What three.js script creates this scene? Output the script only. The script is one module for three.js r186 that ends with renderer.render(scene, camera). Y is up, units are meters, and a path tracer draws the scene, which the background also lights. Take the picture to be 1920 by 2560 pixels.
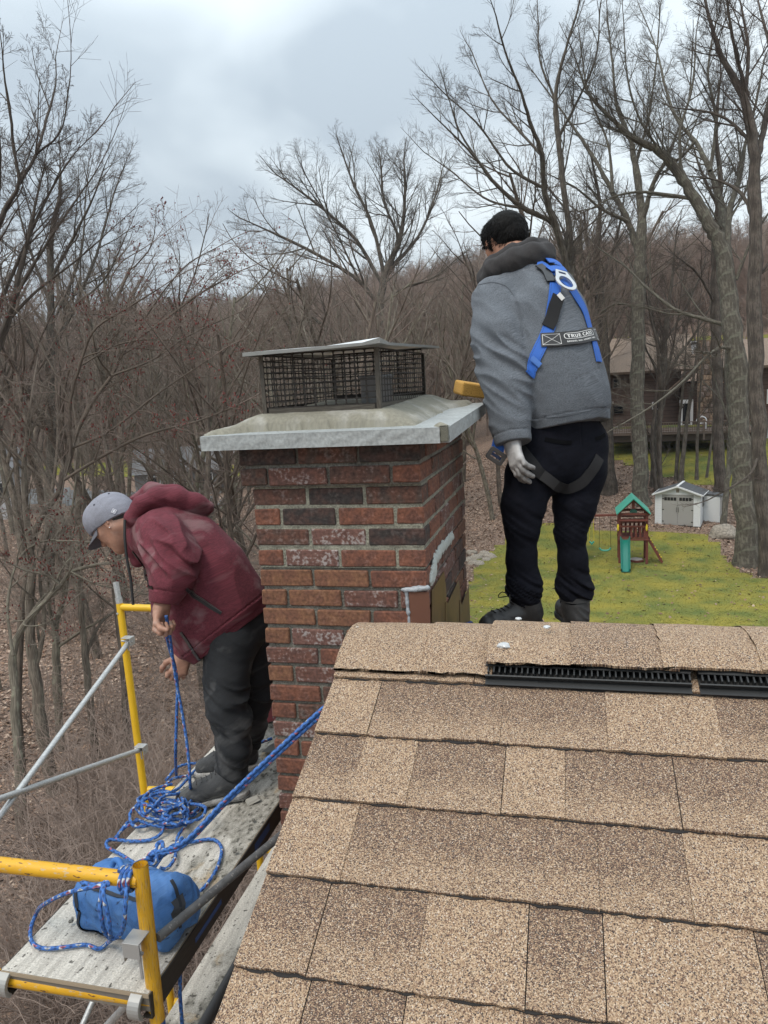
import * as THREE from 'three';
import { mergeGeometries, mergeVertices, toCreasedNormals } from 'three/addons/utils/BufferGeometryUtils.js';
import { RoundedBoxGeometry } from 'three/addons/geometries/RoundedBoxGeometry.js';
import { ImprovedNoise } from 'three/addons/math/ImprovedNoise.js';
import { FontLoader } from 'three/addons/loaders/FontLoader.js';

// ---------- scene, camera, sky, sun, exposure ----------
const scene = new THREE.Scene();
const F = 1850, CX = 960, CY = 1280;                    // focal length in pixels of the 1920 x 2560 photograph
const camera = new THREE.PerspectiveCamera(2 * Math.atan(1280 / F) * 180 / Math.PI, 0.75, 0.05, 2000);
camera.position.set(1.0056, 0.304, 2.2222);
camera.rotation.set(-0.1717, 0.2497, -0.0547, 'YXZ');
camera.updateMatrixWorld();
const renderer = new THREE.WebGLRenderer({ antialias: true });
renderer.toneMapping = THREE.LinearToneMapping;
renderer.toneMappingExposure = 2.3;
renderer.shadowMap.enabled = true;

const V = (x, y, z) => new THREE.Vector3(x, y, z);
const EYE = camera.position.clone(), RM = new THREE.Matrix3().setFromMatrix4(camera.matrixWorld);
const ray = (px, py) => V((px - CX) / F, -(py - CY) / F, -1).applyMatrix3(RM);      // unit depth
const at = (px, py, t) => ray(px, py).multiplyScalar(t).add(EYE);
const atX = (px, py, x) => { const d = ray(px, py); return d.clone().multiplyScalar((x - EYE.x) / d.x).add(EYE); };
const atY = (px, py, y) => { const d = ray(px, py); return d.clone().multiplyScalar((y - EYE.y) / d.y).add(EYE); };
const atZ = (px, py, z) => { const d = ray(px, py); return d.clone().multiplyScalar((z - EYE.z) / d.z).add(EYE); };
const RMI = RM.clone().invert();
const toPx = p => { const q = p.clone().sub(EYE).applyMatrix3(RMI); return [CX + F * q.x / -q.z, CY - F * q.y / -q.z, -q.z]; };
function rng(seed) { let a = seed >>> 0; return () => { a |= 0; a = a + 0x6D2B79F5 | 0; let t = Math.imul(a ^ a >>> 15, 1 | a); t = t + Math.imul(t ^ t >>> 7, 61 | t) ^ t; return ((t ^ t >>> 14) >>> 0) / 4294967296; }; }
const IN = new ImprovedNoise(), N3 = (x, y, z) => IN.noise(x, y, z);
const fbm = (x, y, z, o = 4) => { let s = 0, a = 0.5; for (let i = 0; i < o; i++) { s += a * N3(x, y, z); x *= 2.03; y *= 2.03; z *= 2.03; a *= 0.5; } return s; };
const clamp = (v, a = 0, b = 1) => v < a ? a : v > b ? b : v;
const sst = (a, b, v) => { const t = clamp((v - a) / (b - a)); return t * t * (3 - 2 * t); };
const lerp = (a, b, t) => a + (b - a) * t;

{ // overcast sky: one continuous deck of cloud
  const W = 1536, H = 768, d = new Float32Array(W * H * 4);
  const blobs = [[880, 215, 0.085, -0.55], [1130, 40, 0.10, -0.5], [150, 215, 0.13, -0.38], [570, 460, 0.13, -0.30], [690, 120, 0.14, 0.38], [330, 330, 0.07, 0.16], [1010, 330, 0.09, 0.15], [760, 420, 0.1, -0.12]]
    .map(([x, y, s, w]) => [ray(x, y).normalize(), s, w]);
  for (let j = 0; j < H; j++) for (let i = 0; i < W; i++) {
    const el = ((j + 0.5) / H - 0.5) * Math.PI, az = ((i + 0.5) / W - 0.5) * 2 * Math.PI;
    const y = Math.sin(el), x = Math.cos(el) * Math.cos(az), z = Math.cos(el) * Math.sin(az);
    const yy = Math.max(y, 0), k = 1 / (yy + 0.22);
    const wx = fbm(x * k * 1.3 + 5, z * k * 1.3, 2.1, 3) * 0.5;
    let c = fbm(x * k * 1.1 + wx + 11.3, yy * 2, z * k * 1.1 - wx + 4.7, 5) * 1.5;
    for (const [b, s, w] of blobs) { const q = (x - b.x) ** 2 + (y - b.y) ** 2 + (z - b.z) ** 2; if (q < 16 * s * s) c += w * Math.exp(-q / (2 * s * s)) * (1 + 0.9 * fbm(x * 9, y * 9, z * 9 + 3, 4)); }
    const t = clamp(0.62 + c * 0.95), o = (j * W + i) * 4, g = (1 + 1.5 * yy) / 1.4;   // an overcast sky is brightest overhead
    d[o] = g * lerp(0.235, 0.435, t); d[o + 1] = g * lerp(0.275, 0.482, t); d[o + 2] = g * lerp(0.313, 0.51, t); d[o + 3] = 1;
  }
  const tex = new THREE.DataTexture(d, W, H, THREE.RGBAFormat, THREE.FloatType);
  tex.mapping = THREE.EquirectangularReflectionMapping; tex.magFilter = tex.minFilter = THREE.LinearFilter; tex.needsUpdate = true;
  scene.background = tex; scene.environment = tex;
}
const sun = new THREE.DirectionalLight(0xfff4e6, 0.9);
sun.position.set(-18, 60, 30); sun.castShadow = true; sun.shadow.radius = 40; sun.shadow.mapSize.set(2048, 2048);
Object.assign(sun.shadow.camera, { left: -40, right: 40, top: 40, bottom: -40, near: 1, far: 160 });
scene.add(sun); scene.add(sun.target);
scene.fog = new THREE.FogExp2(new THREE.Color().setRGB(0.36, 0.38, 0.41), 0.0002);

// ---------- helpers ----------
const counts = {};
const numbered = n => { const k = counts[n] = (counts[n] ?? -1) + 1; return k ? n + '_' + String(k).padStart(3, '0') : n; };
const shadowed = o => { o.traverse(m => { if (m.isMesh) { m.castShadow = true; m.receiveShadow = true; } }); return o; };
function tag(o, label, category, group, kind) { if (label) o.userData.label = label; if (category) o.userData.category = category; if (group) o.userData.group = group; if (kind) o.userData.kind = kind; return o; }
function thing(name, label, category, pos, group) { const g = new THREE.Group(); g.name = numbered(name); if (pos) g.position.copy(pos); scene.add(g); return tag(g, label, category, group); }
function top(name, geo, m, label, category, group) { const o = new THREE.Mesh(geo, m); o.name = numbered(name); o.castShadow = o.receiveShadow = true; scene.add(o); return tag(o, label, category, group); }
function part(name, geo, m, parent, kind) {              // geometry in world coordinates is moved to the parent's base
  const o = new THREE.Mesh(geo, m); o.name = numbered(name); o.castShadow = o.receiveShadow = true; parent.add(o); if (kind) o.userData.kind = kind;
  const p = V(0, 0, 0); for (let q = parent; q && q !== scene; q = q.parent) p.sub(q.position); o.position.copy(p); return o;
}
function struct(name, geo, m) { const o = new THREE.Mesh(geo, m); o.name = numbered(name); o.castShadow = o.receiveShadow = true; o.userData.kind = 'structure'; scene.add(o); return o; }
const mg = gs => { const a = gs.map(g => { const q = g.index ? g.toNonIndexed() : g; for (const k of Object.keys(q.attributes)) if (!['position', 'normal', 'uv'].includes(k)) q.deleteAttribute(k); return q; }); return a.length === 1 ? a[0] : mergeGeometries(a); };
class GB {                                               // geometry buffer
  constructor() { this.p = []; this.n = []; this.u = []; this.i = []; }
  get v() { return this.p.length / 3; }
  tube(pts, sides, us = 1, closed = false, cap = false) { // pts: [x, y, z, r]
    const b = this.v, n = pts.length; let T0 = null, U = null, len = 0;
    for (let k = 0; k < n; k++) {
      const A = pts[closed ? (k - 1 + n) % n : Math.max(0, k - 1)], B = pts[closed ? (k + 1) % n : Math.min(n - 1, k + 1)];
      let tx = B[0] - A[0], ty = B[1] - A[1], tz = B[2] - A[2]; const tl = Math.hypot(tx, ty, tz) || 1; tx /= tl; ty /= tl; tz /= tl;
      if (!U) { U = Math.abs(ty) < 0.9 ? [tz, 0, -tx] : [0, tz, -ty]; }
      const dd = U[0] * tx + U[1] * ty + U[2] * tz; U = [U[0] - dd * tx, U[1] - dd * ty, U[2] - dd * tz];
      const ul = Math.hypot(...U) || 1; U = [U[0] / ul, U[1] / ul, U[2] / ul];
      const W = [ty * U[2] - tz * U[1], tz * U[0] - tx * U[2], tx * U[1] - ty * U[0]];
      const P = pts[k]; if (k) len += Math.hypot(P[0] - pts[k - 1][0], P[1] - pts[k - 1][1], P[2] - pts[k - 1][2]);
      for (let s = 0; s <= sides; s++) {
        const a = s / sides * 2 * Math.PI, c = Math.cos(a), q = Math.sin(a);
        const nx = U[0] * c + W[0] * q, ny = U[1] * c + W[1] * q, nz = U[2] * c + W[2] * q, r = P[3];
        this.p.push(P[0] + nx * r, P[1] + ny * r, P[2] + nz * r); this.n.push(nx, ny, nz); this.u.push(s / sides * us, len);
      }
    }
    const R = sides + 1;
    for (let k = 0; k < n - 1; k++) for (let s = 0; s < sides; s++) { const a = b + k * R + s; this.i.push(a, a + 1, a + R, a + 1, a + R + 1, a + R); }
    if (closed) for (let s = 0; s < sides; s++) { const a = b + (n - 1) * R + s, c = b + s; this.i.push(a, a + 1, c, a + 1, c + 1, c); }
    if (cap) for (const [k, f] of [[0, -1], [n - 1, 1]]) {
      const P = pts[k], Q = pts[k ? n - 2 : 1], o = this.v; const t = [P[0] - Q[0], P[1] - Q[1], P[2] - Q[2]], l = Math.hypot(...t) || 1;
      this.p.push(P[0], P[1], P[2]); this.n.push(t[0] / l, t[1] / l, t[2] / l); this.u.push(0, 0);
      for (let s = 0; s <= sides; s++) { const q = (b + k * R + s) * 3; this.p.push(this.p[q], this.p[q + 1], this.p[q + 2]); this.n.push(t[0] / l, t[1] / l, t[2] / l); this.u.push(0.1, 0); }
      for (let s = 0; s < sides; s++) f > 0 ? this.i.push(o, o + 1 + s, o + 2 + s) : this.i.push(o, o + 2 + s, o + 1 + s);
    }
    return this;
  }
  quad(a, b, c, d) { const o = this.v, n = b.clone().sub(a).cross(d.clone().sub(a)).normalize(); for (const [q, u] of [[a, [0, 0]], [b, [1, 0]], [c, [1, 1]], [d, [0, 1]]]) { this.p.push(q.x, q.y, q.z); this.n.push(n.x, n.y, n.z); this.u.push(...u); } this.i.push(o, o + 1, o + 2, o, o + 2, o + 3); return this; }
  geo() { const g = new THREE.BufferGeometry(); g.setAttribute('position', new THREE.Float32BufferAttribute(this.p, 3)); g.setAttribute('normal', new THREE.Float32BufferAttribute(this.n, 3)); g.setAttribute('uv', new THREE.Float32BufferAttribute(this.u, 2)); g.setIndex(this.i); return g; }
}
const spline = (pts, n) => new THREE.CatmullRomCurve3(pts, false, 'centripetal').getSpacedPoints(n);
const pipe = (pts, r, sides = 14, cap = true) => new GB().tube(pts.map(p => [p.x, p.y, p.z, r]), sides, 2 * Math.PI * r, false, cap).geo();
const rope = (pts, r, n, sides = 8) => pipe(spline(pts, n), r, sides);
// a box between two points: centre line a-b, width along "side", height h
function beam(a, b, w, h, side, bevel = 0.004) {
  const z = b.clone().sub(a), L = z.length(); z.normalize(); const x = side.clone().addScaledVector(z, -side.dot(z)).normalize(), y = z.clone().cross(x);
  const g = bevel ? new RoundedBoxGeometry(w, h, L, 1, Math.min(bevel, w / 3, h / 3)) : new THREE.BoxGeometry(w, h, L);
  return g.applyMatrix4(new THREE.Matrix4().makeBasis(x, y, z).setPosition(a.clone().add(b).multiplyScalar(0.5)));
}
const box = (x0, y0, z0, x1, y1, z1, bevel = 0) => (bevel ? new RoundedBoxGeometry(x1 - x0, y1 - y0, z1 - z0, 1, bevel) : new THREE.BoxGeometry(x1 - x0, y1 - y0, z1 - z0)).translate((x0 + x1) / 2, (y0 + y1) / 2, (z0 + z1) / 2);
// textures
function dtex(w, h, fn, srgb = true) {                   // fn(i, j) -> [r, g, b] linear 0..1 when srgb is true, else grey
  const d = new Uint8Array(w * h * 4), g = v => Math.round(255 * (srgb ? (v <= 0.0031308 ? 12.92 * v : 1.055 * Math.pow(v, 1 / 2.4) - 0.055) : v));
  for (let j = 0; j < h; j++) for (let i = 0; i < w; i++) { const c = fn(i, j), o = (j * w + i) * 4; if (Array.isArray(c)) { d[o] = g(clamp(c[0])); d[o + 1] = g(clamp(c[1])); d[o + 2] = g(clamp(c[2])); } else d[o] = d[o + 1] = d[o + 2] = g(clamp(c)); d[o + 3] = 255; }
  const t = new THREE.DataTexture(d, w, h, THREE.RGBAFormat); t.wrapS = t.wrapT = THREE.RepeatWrapping; t.magFilter = THREE.LinearFilter; t.minFilter = THREE.LinearMipmapLinearFilter; t.generateMipmaps = true; if (srgb) t.colorSpace = THREE.SRGBColorSpace; t.needsUpdate = true; return t;
}
const rep = (t, u, v) => { const q = t.clone(); q.repeat.set(u, v); q.needsUpdate = true; return q; };
// tileable gradient noise on an n-pixel square: s cells across, o octaves
const PT = (() => { const R = rng(1234), a = Array.from({ length: 256 }, (_, i) => i); for (let i = 255; i > 0; i--) { const j = (R() * (i + 1)) | 0; [a[i], a[j]] = [a[j], a[i]]; } return Uint8Array.from(a); })();
const PG = Array.from({ length: 16 }, (_, k) => [Math.cos(k * Math.PI / 8) * 1.25, Math.sin(k * Math.PI / 8) * 1.25]);
function pn(x, y, per, seed, pery = per) { const xi = Math.floor(x), yi = Math.floor(y), fx = x - xi, fy = y - yi, x0 = ((xi % per) + per) % per, y0 = ((yi % pery) + pery) % pery, x1 = (x0 + 1) % per, y1 = (y0 + 1) % pery, g = (a, b, u, v) => { const q = PG[PT[(a + PT[(b + PT[seed & 255]) & 255]) & 255] & 15]; return q[0] * u + q[1] * v; }, wx = fx * fx * fx * (fx * (fx * 6 - 15) + 10), wy = fy * fy * fy * (fy * (fy * 6 - 15) + 10); return lerp(lerp(g(x0, y0, fx, fy), g(x1, y0, fx - 1, fy), wx), lerp(g(x0, y1, fx, fy - 1), g(x1, y1, fx - 1, fy - 1), wx), wy); }
const tile = (i, j, n, s, seed, o = 4) => { let v = 0, a = 0.5, per = Math.max(2, Math.round(s)), sd = Math.round(seed * 10); const u = i / n, w = j / n; for (let k = 0; k < o; k++) { v += a * pn(u * per, w * per, per, sd + k * 17); per *= 2; a *= 0.5; } return v; };
const M = (c, rough = 0.8, o = {}) => { const m = new THREE.MeshStandardMaterial({ roughness: rough, ...o }); if (Array.isArray(c)) m.color.setRGB(...c); else if (c != null) m.color.set(c); return m; };
const mixc = (a, b, t) => [lerp(a[0], b[0], t), lerp(a[1], b[1], t), lerp(a[2], b[2], t)];
// ---------- soft bodies: smooth unions of tapered capsules, meshed as one continuous surface ----------
const smin = (a, b, k) => { const h = Math.max(k - Math.abs(a - b), 0) / k; return Math.min(a, b) - h * h * k * 0.25; };
function cap(a, b, ra, rb = ra, k = 0.03, flat) {        // flat: [axis, factor] squashes the capsule along an axis
  const ax = a.x, ay = a.y, az = a.z, bx = b.x - ax, by = b.y - ay, bz = b.z - az; let f = null, L = bx * bx + by * by + bz * bz || 1e-9, cx = bx, cy = by, cz = bz;
  if (flat) { const n = flat[0].clone().normalize(), s = 1 / flat[1] - 1; f = [n.x, n.y, n.z, s, (1 + flat[1]) / 2]; const q = bx * n.x + by * n.y + bz * n.z; cx = bx + n.x * q * s; cy = by + n.y * q * s; cz = bz + n.z * q * s; L = cx * cx + cy * cy + cz * cz || 1e-9; }
  const R = Math.max(ra, rb) + Math.sqrt(bx * bx + by * by + bz * bz);
  return { k, lo: [Math.min(ax, b.x) - Math.max(ra, rb), Math.min(ay, b.y) - Math.max(ra, rb), Math.min(az, b.z) - Math.max(ra, rb)], hi: [Math.max(ax, b.x) + Math.max(ra, rb), Math.max(ay, b.y) + Math.max(ra, rb), Math.max(az, b.z) + Math.max(ra, rb)],
    d(x, y, z) { let px = x - ax, py = y - ay, pz = z - az; if (f) { const q = (px * f[0] + py * f[1] + pz * f[2]) * f[3]; px += f[0] * q; py += f[1] * q; pz += f[2] * q; } let t = (px * cx + py * cy + pz * cz) / L; t = t < 0 ? 0 : t > 1 ? 1 : t; const qx = px - cx * t, qy = py - cy * t, qz = pz - cz * t; return (Math.sqrt(qx * qx + qy * qy + qz * qz) - (ra + (rb - ra) * t)) * (f ? f[4] : 1); } };
}
const chain = (pts, k = 0.03, flat) => pts.slice(1).map((p, i) => cap(pts[i][0], p[0], pts[i][1], p[1], k, flat));
function field(prims, cut, disp) {                       // cut(p, d) trims before displacement
  const f = (x, y, z) => { let d = 1e3; for (const p of prims) d = d > 999 ? p.d(x, y, z) : smin(d, p.d(x, y, z), p.k); if (cut) d = cut(x, y, z, d); return disp && Math.abs(d) < 0.06 ? d - disp(x, y, z) : d; };
  f.lo = [0, 1, 2].map(i => Math.min(...prims.map(p => p.lo[i]))); f.hi = [0, 1, 2].map(i => Math.max(...prims.map(p => p.hi[i]))); return f;
}
function join(fs, k = 0.02) { const f = (x, y, z) => { let d = fs[0](x, y, z); for (let i = 1; i < fs.length; i++) d = k ? smin(d, fs[i](x, y, z), k) : Math.min(d, fs[i](x, y, z)); return d; }; f.lo = [0, 1, 2].map(i => Math.min(...fs.map(p => p.lo[i]))); f.hi = [0, 1, 2].map(i => Math.max(...fs.map(p => p.hi[i]))); return f; }
function nets(f, h, us = 6, pad = 0.02, box_) {
  const lo = box_ ? box_[0] : f.lo.map(v => v - pad), hi = box_ ? box_[1] : f.hi.map(v => v + pad), n = [0, 1, 2].map(i => Math.ceil((hi[i] - lo[i]) / h) + 1), [nx, ny, nz] = n, S = new Float32Array(nx * ny * nz).fill(9), id = (i, j, k) => i + nx * (j + ny * k), B = 8;
  for (let k = 0; k < nz; k += B) for (let j = 0; j < ny; j += B) for (let i = 0; i < nx; i += B) {
    const c = f(lo[0] + (i + B / 2) * h, lo[1] + (j + B / 2) * h, lo[2] + (k + B / 2) * h); const far = Math.abs(c) > h * B * 1.25 + 0.02;
    for (let c2 = k; c2 < Math.min(nz, k + B); c2++) for (let b = j; b < Math.min(ny, j + B); b++) for (let a = i; a < Math.min(nx, i + B); a++) S[id(a, b, c2)] = far ? c : f(lo[0] + a * h, lo[1] + b * h, lo[2] + c2 * h);
  }
  const vid = new Int32Array(nx * ny * nz).fill(-1), P = [], N = [], U = [], I = [], e = h * 0.6;
  for (let k = 0; k < nz - 1; k++) for (let j = 0; j < ny - 1; j++) for (let i = 0; i < nx - 1; i++) {
    let m = 0, sx = 0, sy = 0, sz = 0, c = 0; const v = []; for (let q = 0; q < 8; q++) { const s = S[id(i + (q & 1), j + (q >> 1 & 1), k + (q >> 2))]; v.push(s); if (s < 0) m |= 1 << q; } if (!m || m === 255) continue;
    for (let a = 0; a < 8; a++) for (const bit of [1, 2, 4]) if (!(a & bit)) { const b = a | bit; if ((v[a] < 0) !== (v[b] < 0)) { const t = v[a] / (v[a] - v[b]); sx += (a & 1) + (bit === 1 ? t : 0); sy += (a >> 1 & 1) + (bit === 2 ? t : 0); sz += (a >> 2) + (bit === 4 ? t : 0); c++; } }
    const x = lo[0] + (i + sx / c) * h, y = lo[1] + (j + sy / c) * h, z = lo[2] + (k + sz / c) * h; vid[id(i, j, k)] = P.length / 3; P.push(x, y, z);
    let gx = f(x + e, y, z) - f(x - e, y, z), gy = f(x, y + e, z) - f(x, y - e, z), gz = f(x, y, z + e) - f(x, y, z - e); const l = Math.hypot(gx, gy, gz) || 1; N.push(gx / l, gy / l, gz / l); U.push((x * 0.9 + z * 0.8) * us, (y + 0.35 * z) * us);
  }
  for (let k = 1; k < nz - 1; k++) for (let j = 1; j < ny - 1; j++) for (let i = 1; i < nx - 1; i++) {
    const s = S[id(i, j, k)] < 0, q = (a, b, c, d, fl) => { if (a < 0 || b < 0 || c < 0 || d < 0) return; fl ? I.push(a, b, c, a, c, d) : I.push(a, c, b, a, d, c); };
    if (s !== S[id(i + 1, j, k)] < 0) q(vid[id(i, j - 1, k - 1)], vid[id(i, j, k - 1)], vid[id(i, j, k)], vid[id(i, j - 1, k)], s);
    if (s !== S[id(i, j + 1, k)] < 0) q(vid[id(i - 1, j, k - 1)], vid[id(i - 1, j, k)], vid[id(i, j, k)], vid[id(i, j, k - 1)], s);
    if (s !== S[id(i, j, k + 1)] < 0) q(vid[id(i - 1, j - 1, k)], vid[id(i, j - 1, k)], vid[id(i, j, k)], vid[id(i - 1, j, k)], s);
  }
  const g = new THREE.BufferGeometry(); g.setAttribute('position', new THREE.Float32BufferAttribute(P, 3)); g.setAttribute('normal', new THREE.Float32BufferAttribute(N, 3)); g.setAttribute('uv', new THREE.Float32BufferAttribute(U, 2)); g.setIndex(I); return g;
}
const grad = (f, p) => { const e = 0.003; return V(f(p.x + e, p.y, p.z) - f(p.x - e, p.y, p.z), f(p.x, p.y + e, p.z) - f(p.x, p.y - e, p.z), f(p.x, p.y, p.z + e) - f(p.x, p.y, p.z - e)).normalize(); };
const push = (f, p, off) => { for (let k = 0; k < 4; k++) { const d = f(p.x, p.y, p.z) - off; p.addScaledVector(grad(f, p), -d * 0.9); } return p; };
function hit(f, px, py, t0 = 2.2) { const d = ray(px, py), l = d.length(); let t = t0; for (let k = 0; k < 300 && t < 5; k++) { const p = d.clone().multiplyScalar(t).add(EYE), s = f(p.x, p.y, p.z); if (s < 0.0008) return p; t += Math.max(0.0006, s * 0.7) / l; } return null; }
// webbing that lies on a surface: a strip with thickness, its path given by points on the surface
function strap(f, path, w, off = 0.004, th = 0.0028, n = 40, tile_ = false) {
  const pts = path.map(q => q.isVector3 ? q.clone() : (hit(f, q[0], q[1]) || at(q[0], q[1], q[2] || 3))), cv = spline(pts, n), A = [], NN = []; cv.forEach((p, i) => { if (f) push(f, p, off); A.push(p); });
  const g = new GB(), M_ = 6, rows = []; let len = 0;
  A.forEach((p, i) => { const t = A[Math.min(n, i + 1)].clone().sub(A[Math.max(0, i - 1)]).normalize(), nr = f ? grad(f, p) : V(0, 0, 1), s = nr.clone().cross(t).normalize(); if (i) len += p.distanceTo(A[i - 1]); const r = []; for (let k = 0; k <= M_; k++) { const q = p.clone().addScaledVector(s, (k / M_ - 0.5) * w); if (f) push(f, q, off); r.push([q, nr, s, len, k / M_, i / n]); } rows.push(r); });
  for (const [lift, sg] of [[th, 1], [0, -1]]) { const o = g.v; rows.forEach(r => r.forEach(([q, nr, s, l, v, u]) => { const x = q.clone().addScaledVector(nr, lift); g.p.push(x.x, x.y, x.z); g.n.push(nr.x * sg, nr.y * sg, nr.z * sg); g.u.push(tile_ ? u : l * 20, v); })); for (let i = 0; i < n; i++) for (let k = 0; k < M_; k++) { const a = o + i * (M_ + 1) + k, b = a + 1, c = a + M_ + 1, d = c + 1; sg < 0 ? g.i.push(a, b, c, b, d, c) : g.i.push(a, c, b, b, c, d); } }
  for (const k of [0, M_]) { const o = g.v; rows.forEach(r => { const [q, nr, s, l] = r[k]; for (const h of [0, th]) { const x = q.clone().addScaledVector(nr, h); g.p.push(x.x, x.y, x.z); g.n.push(s.x * (k ? 1 : -1), s.y * (k ? 1 : -1), s.z * (k ? 1 : -1)); g.u.push(l * 20, 0); } }); for (let i = 0; i < n; i++) { const a = o + i * 2; g.i.push(a, a + 2, a + 1, a + 1, a + 2, a + 3); } }
  return g.geo();
}
// hand: wrist W, d towards the fingers, n out of the palm, s towards the thumb
function hand(W, d, n, s, curls, o = {}) {
  d = d.clone().normalize(); n = n.clone().addScaledVector(d, -n.dot(d)).normalize(); s = s.clone().addScaledVector(d, -s.dot(d)).addScaledVector(n, -s.dot(n)).normalize(); const g = o.grow ?? 0, z = o.size ?? 1, P = (a, b, c) => W.clone().addScaledVector(d, a * z).addScaledVector(s, b * z).addScaledVector(n, c * z), out = [];
  out.push(cap(P(-0.06, 0, 0), P(0.005, 0, 0), 0.027 * z + g, 0.025 * z + g, 0.02, [n, 0.78]));
  for (const [b, l] of [[0.026, 0.082], [0.009, 0.086], [-0.009, 0.083], [-0.026, 0.076]]) out.push(cap(P(0.005, b * 0.7, 0), P(l, b, 0), 0.0155 * z + g, 0.0125 * z + g, 0.016));
  out.push(cap(P(0.012, 0.02, 0.006), P(0.045, 0.032, 0.012), 0.016 * z + g, 0.013 * z + g, 0.014));
  [[0.030, 0.085, 0.074], [0.0105, 0.090, 0.083], [-0.0105, 0.087, 0.077], [-0.030, 0.079, 0.062]].forEach(([b, l, L_], i) => { let q = P(l, b, 0), a = 0; const c = curls[i]; [0.46, 0.30, 0.24].forEach((f, j) => { a += c[j] * Math.PI / 180; const sp = (o.spread ?? 0.05) * (1.5 - i), e = q.clone().addScaledVector(d, Math.cos(a) * L_ * f * z).addScaledVector(n, Math.sin(a) * L_ * f * z).addScaledVector(s, sp * L_ * f * z); const r = [0.0098, 0.009, 0.0082, 0.0072]; out.push(cap(q, e, (r[j] - (i === 3 ? 0.001 : 0)) * z + g, (r[j + 1] - (i === 3 ? 0.001 : 0)) * z + g, 0.006)); q = e; }); });
  const th = o.thumb ?? [[0.55, 0.62, 0.45], [0.7, 0.2, 0.7], [0.6, -0.1, 0.8]]; let q = P(0.028, 0.032, 0.008); [0.042, 0.032, 0.026].forEach((l, j) => { const v = V(0, 0, 0).addScaledVector(d, th[j][0]).addScaledVector(s, th[j][1]).addScaledVector(n, th[j][2]).normalize(), e = q.clone().addScaledVector(v, l * z); out.push(cap(q, e, [0.0135, 0.011, 0.0098][j] * z + g, [0.011, 0.0098, 0.0085][j] * z + g, 0.009)); q = e; });
  return out;
}
const C3 = (a, b, c) => [[a, b, c], [a, b, c], [a, b, c], [a, b, c]];
// head: centre of the skull, up and forward; returns its capsules and its own axes
function head(c, up, fw, z = 1) {
  fw = fw.clone().normalize(); up = up.clone().addScaledVector(fw, -up.dot(fw)).normalize(); const rt = fw.clone().cross(up), P = (x, y, q) => c.clone().addScaledVector(rt, x * z).addScaledVector(up, y * z).addScaledVector(fw, q * z), k = 0.02, o = [];
  o.push(cap(P(0, 0.022, -0.022), P(0, 0.028, 0.022), 0.083 * z, 0.078 * z, k), cap(P(0, -0.005, 0.032), P(0, -0.058, 0.045), 0.062 * z, 0.042 * z, k), cap(P(0, -0.04, -0.01), P(0, -0.07, 0.02), 0.058 * z, 0.045 * z, 0.03));
  for (const s of [-1, 1]) { o.push(cap(P(s * 0.052, -0.045, 0.0), P(s * 0.012, -0.098, 0.066), 0.02 * z, 0.018 * z, 0.025), cap(P(s * 0.042, -0.012, 0.062), P(s * 0.032, -0.035, 0.07), 0.022 * z, 0.018 * z, 0.02), cap(P(s * 0.04, 0.02, 0.074), P(s * 0.012, 0.016, 0.086), 0.010 * z, 0.010 * z, 0.012), cap(P(s * 0.078, 0.012, -0.014), P(s * 0.076, -0.028, -0.004), 0.020 * z, 0.013 * z, 0.008, [rt, 0.35]), cap(P(s * 0.086, 0.018, -0.026), P(s * 0.084, -0.024, -0.012), 0.005 * z, 0.004 * z, 0.005), cap(P(s * 0.009, -0.027, 0.098), P(s * 0.011, -0.029, 0.092), 0.008 * z, 0.008 * z, 0.006)); }
  o.push(cap(P(0, 0.012, 0.088), P(0, -0.024, 0.108), 0.009 * z, 0.012 * z, 0.012), cap(P(-0.02, -0.056, 0.084), P(0.02, -0.056, 0.084), 0.009 * z, 0.009 * z, 0.008), cap(P(-0.016, -0.067, 0.082), P(0.016, -0.067, 0.082), 0.009 * z, 0.009 * z, 0.008), cap(P(0, -0.096, 0.07), P(0, -0.098, 0.07), 0.02 * z, 0.02 * z, 0.02));
  return { o, P, rt, up, fw };
}
// ---------- terrain ----------
function H(x, z) {
  const dx = x - EYE.x, dz = z - EYE.z, r = Math.hypot(dx, dz), az = Math.atan2(dx, -dz) * 180 / Math.PI;
  const wR = sst(-16, -3, az) * (1 - sst(60, 110, az)), left = 1 - sst(-30, -16, az);
  const rise = wR * (sst(37, 58, r) * 3.7 + sst(60, 105, r) * 5.6) + (1 - wR) * sst(70, 130, r) * 2;
  const hill = az < -42 ? 0 : az < -26.5 ? lerp(0, 9, sst(-42, -26.5, az)) : az < -14 ? lerp(9, 17, sst(-26.5, -14, az)) : lerp(17, 20, sst(-14, 12, az));
  const b = -8.9 + left * 0.6 + rise + 0.35 * fbm(x * 0.09, 3.3, z * 0.09, 3) + 0.03 * N3(x * 0.5, 1.7, z * 0.5);
  return lerp(b, hill + 6 * fbm(x * 0.012, 8.1, z * 0.012, 3), sst(95, 260, r));
}
function ground(px, py) {                                // where the line of sight through a pixel meets the ground
  const d = ray(px, py); let t = 3; for (let k = 0; k < 4000 && t < 900; k++) { const p = d.clone().multiplyScalar(t).add(EYE); const g = p.y - H(p.x, p.z); if (g < 0.02) return V(p.x, H(p.x, p.z), p.z); t += Math.max(0.02, g * 0.5); } return null;
}
const inPoly = (x, z, P) => { let c = false; for (let i = 0, j = P.length - 1; i < P.length; j = i++) if ((P[i].z > z) !== (P[j].z > z) && x < (P[j].x - P[i].x) * (z - P[i].z) / (P[j].z - P[i].z) + P[i].x) c = !c; return c; };
const poly = a => a.map(([x, y]) => ground(x, y) || at(x, y, 80));
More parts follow.
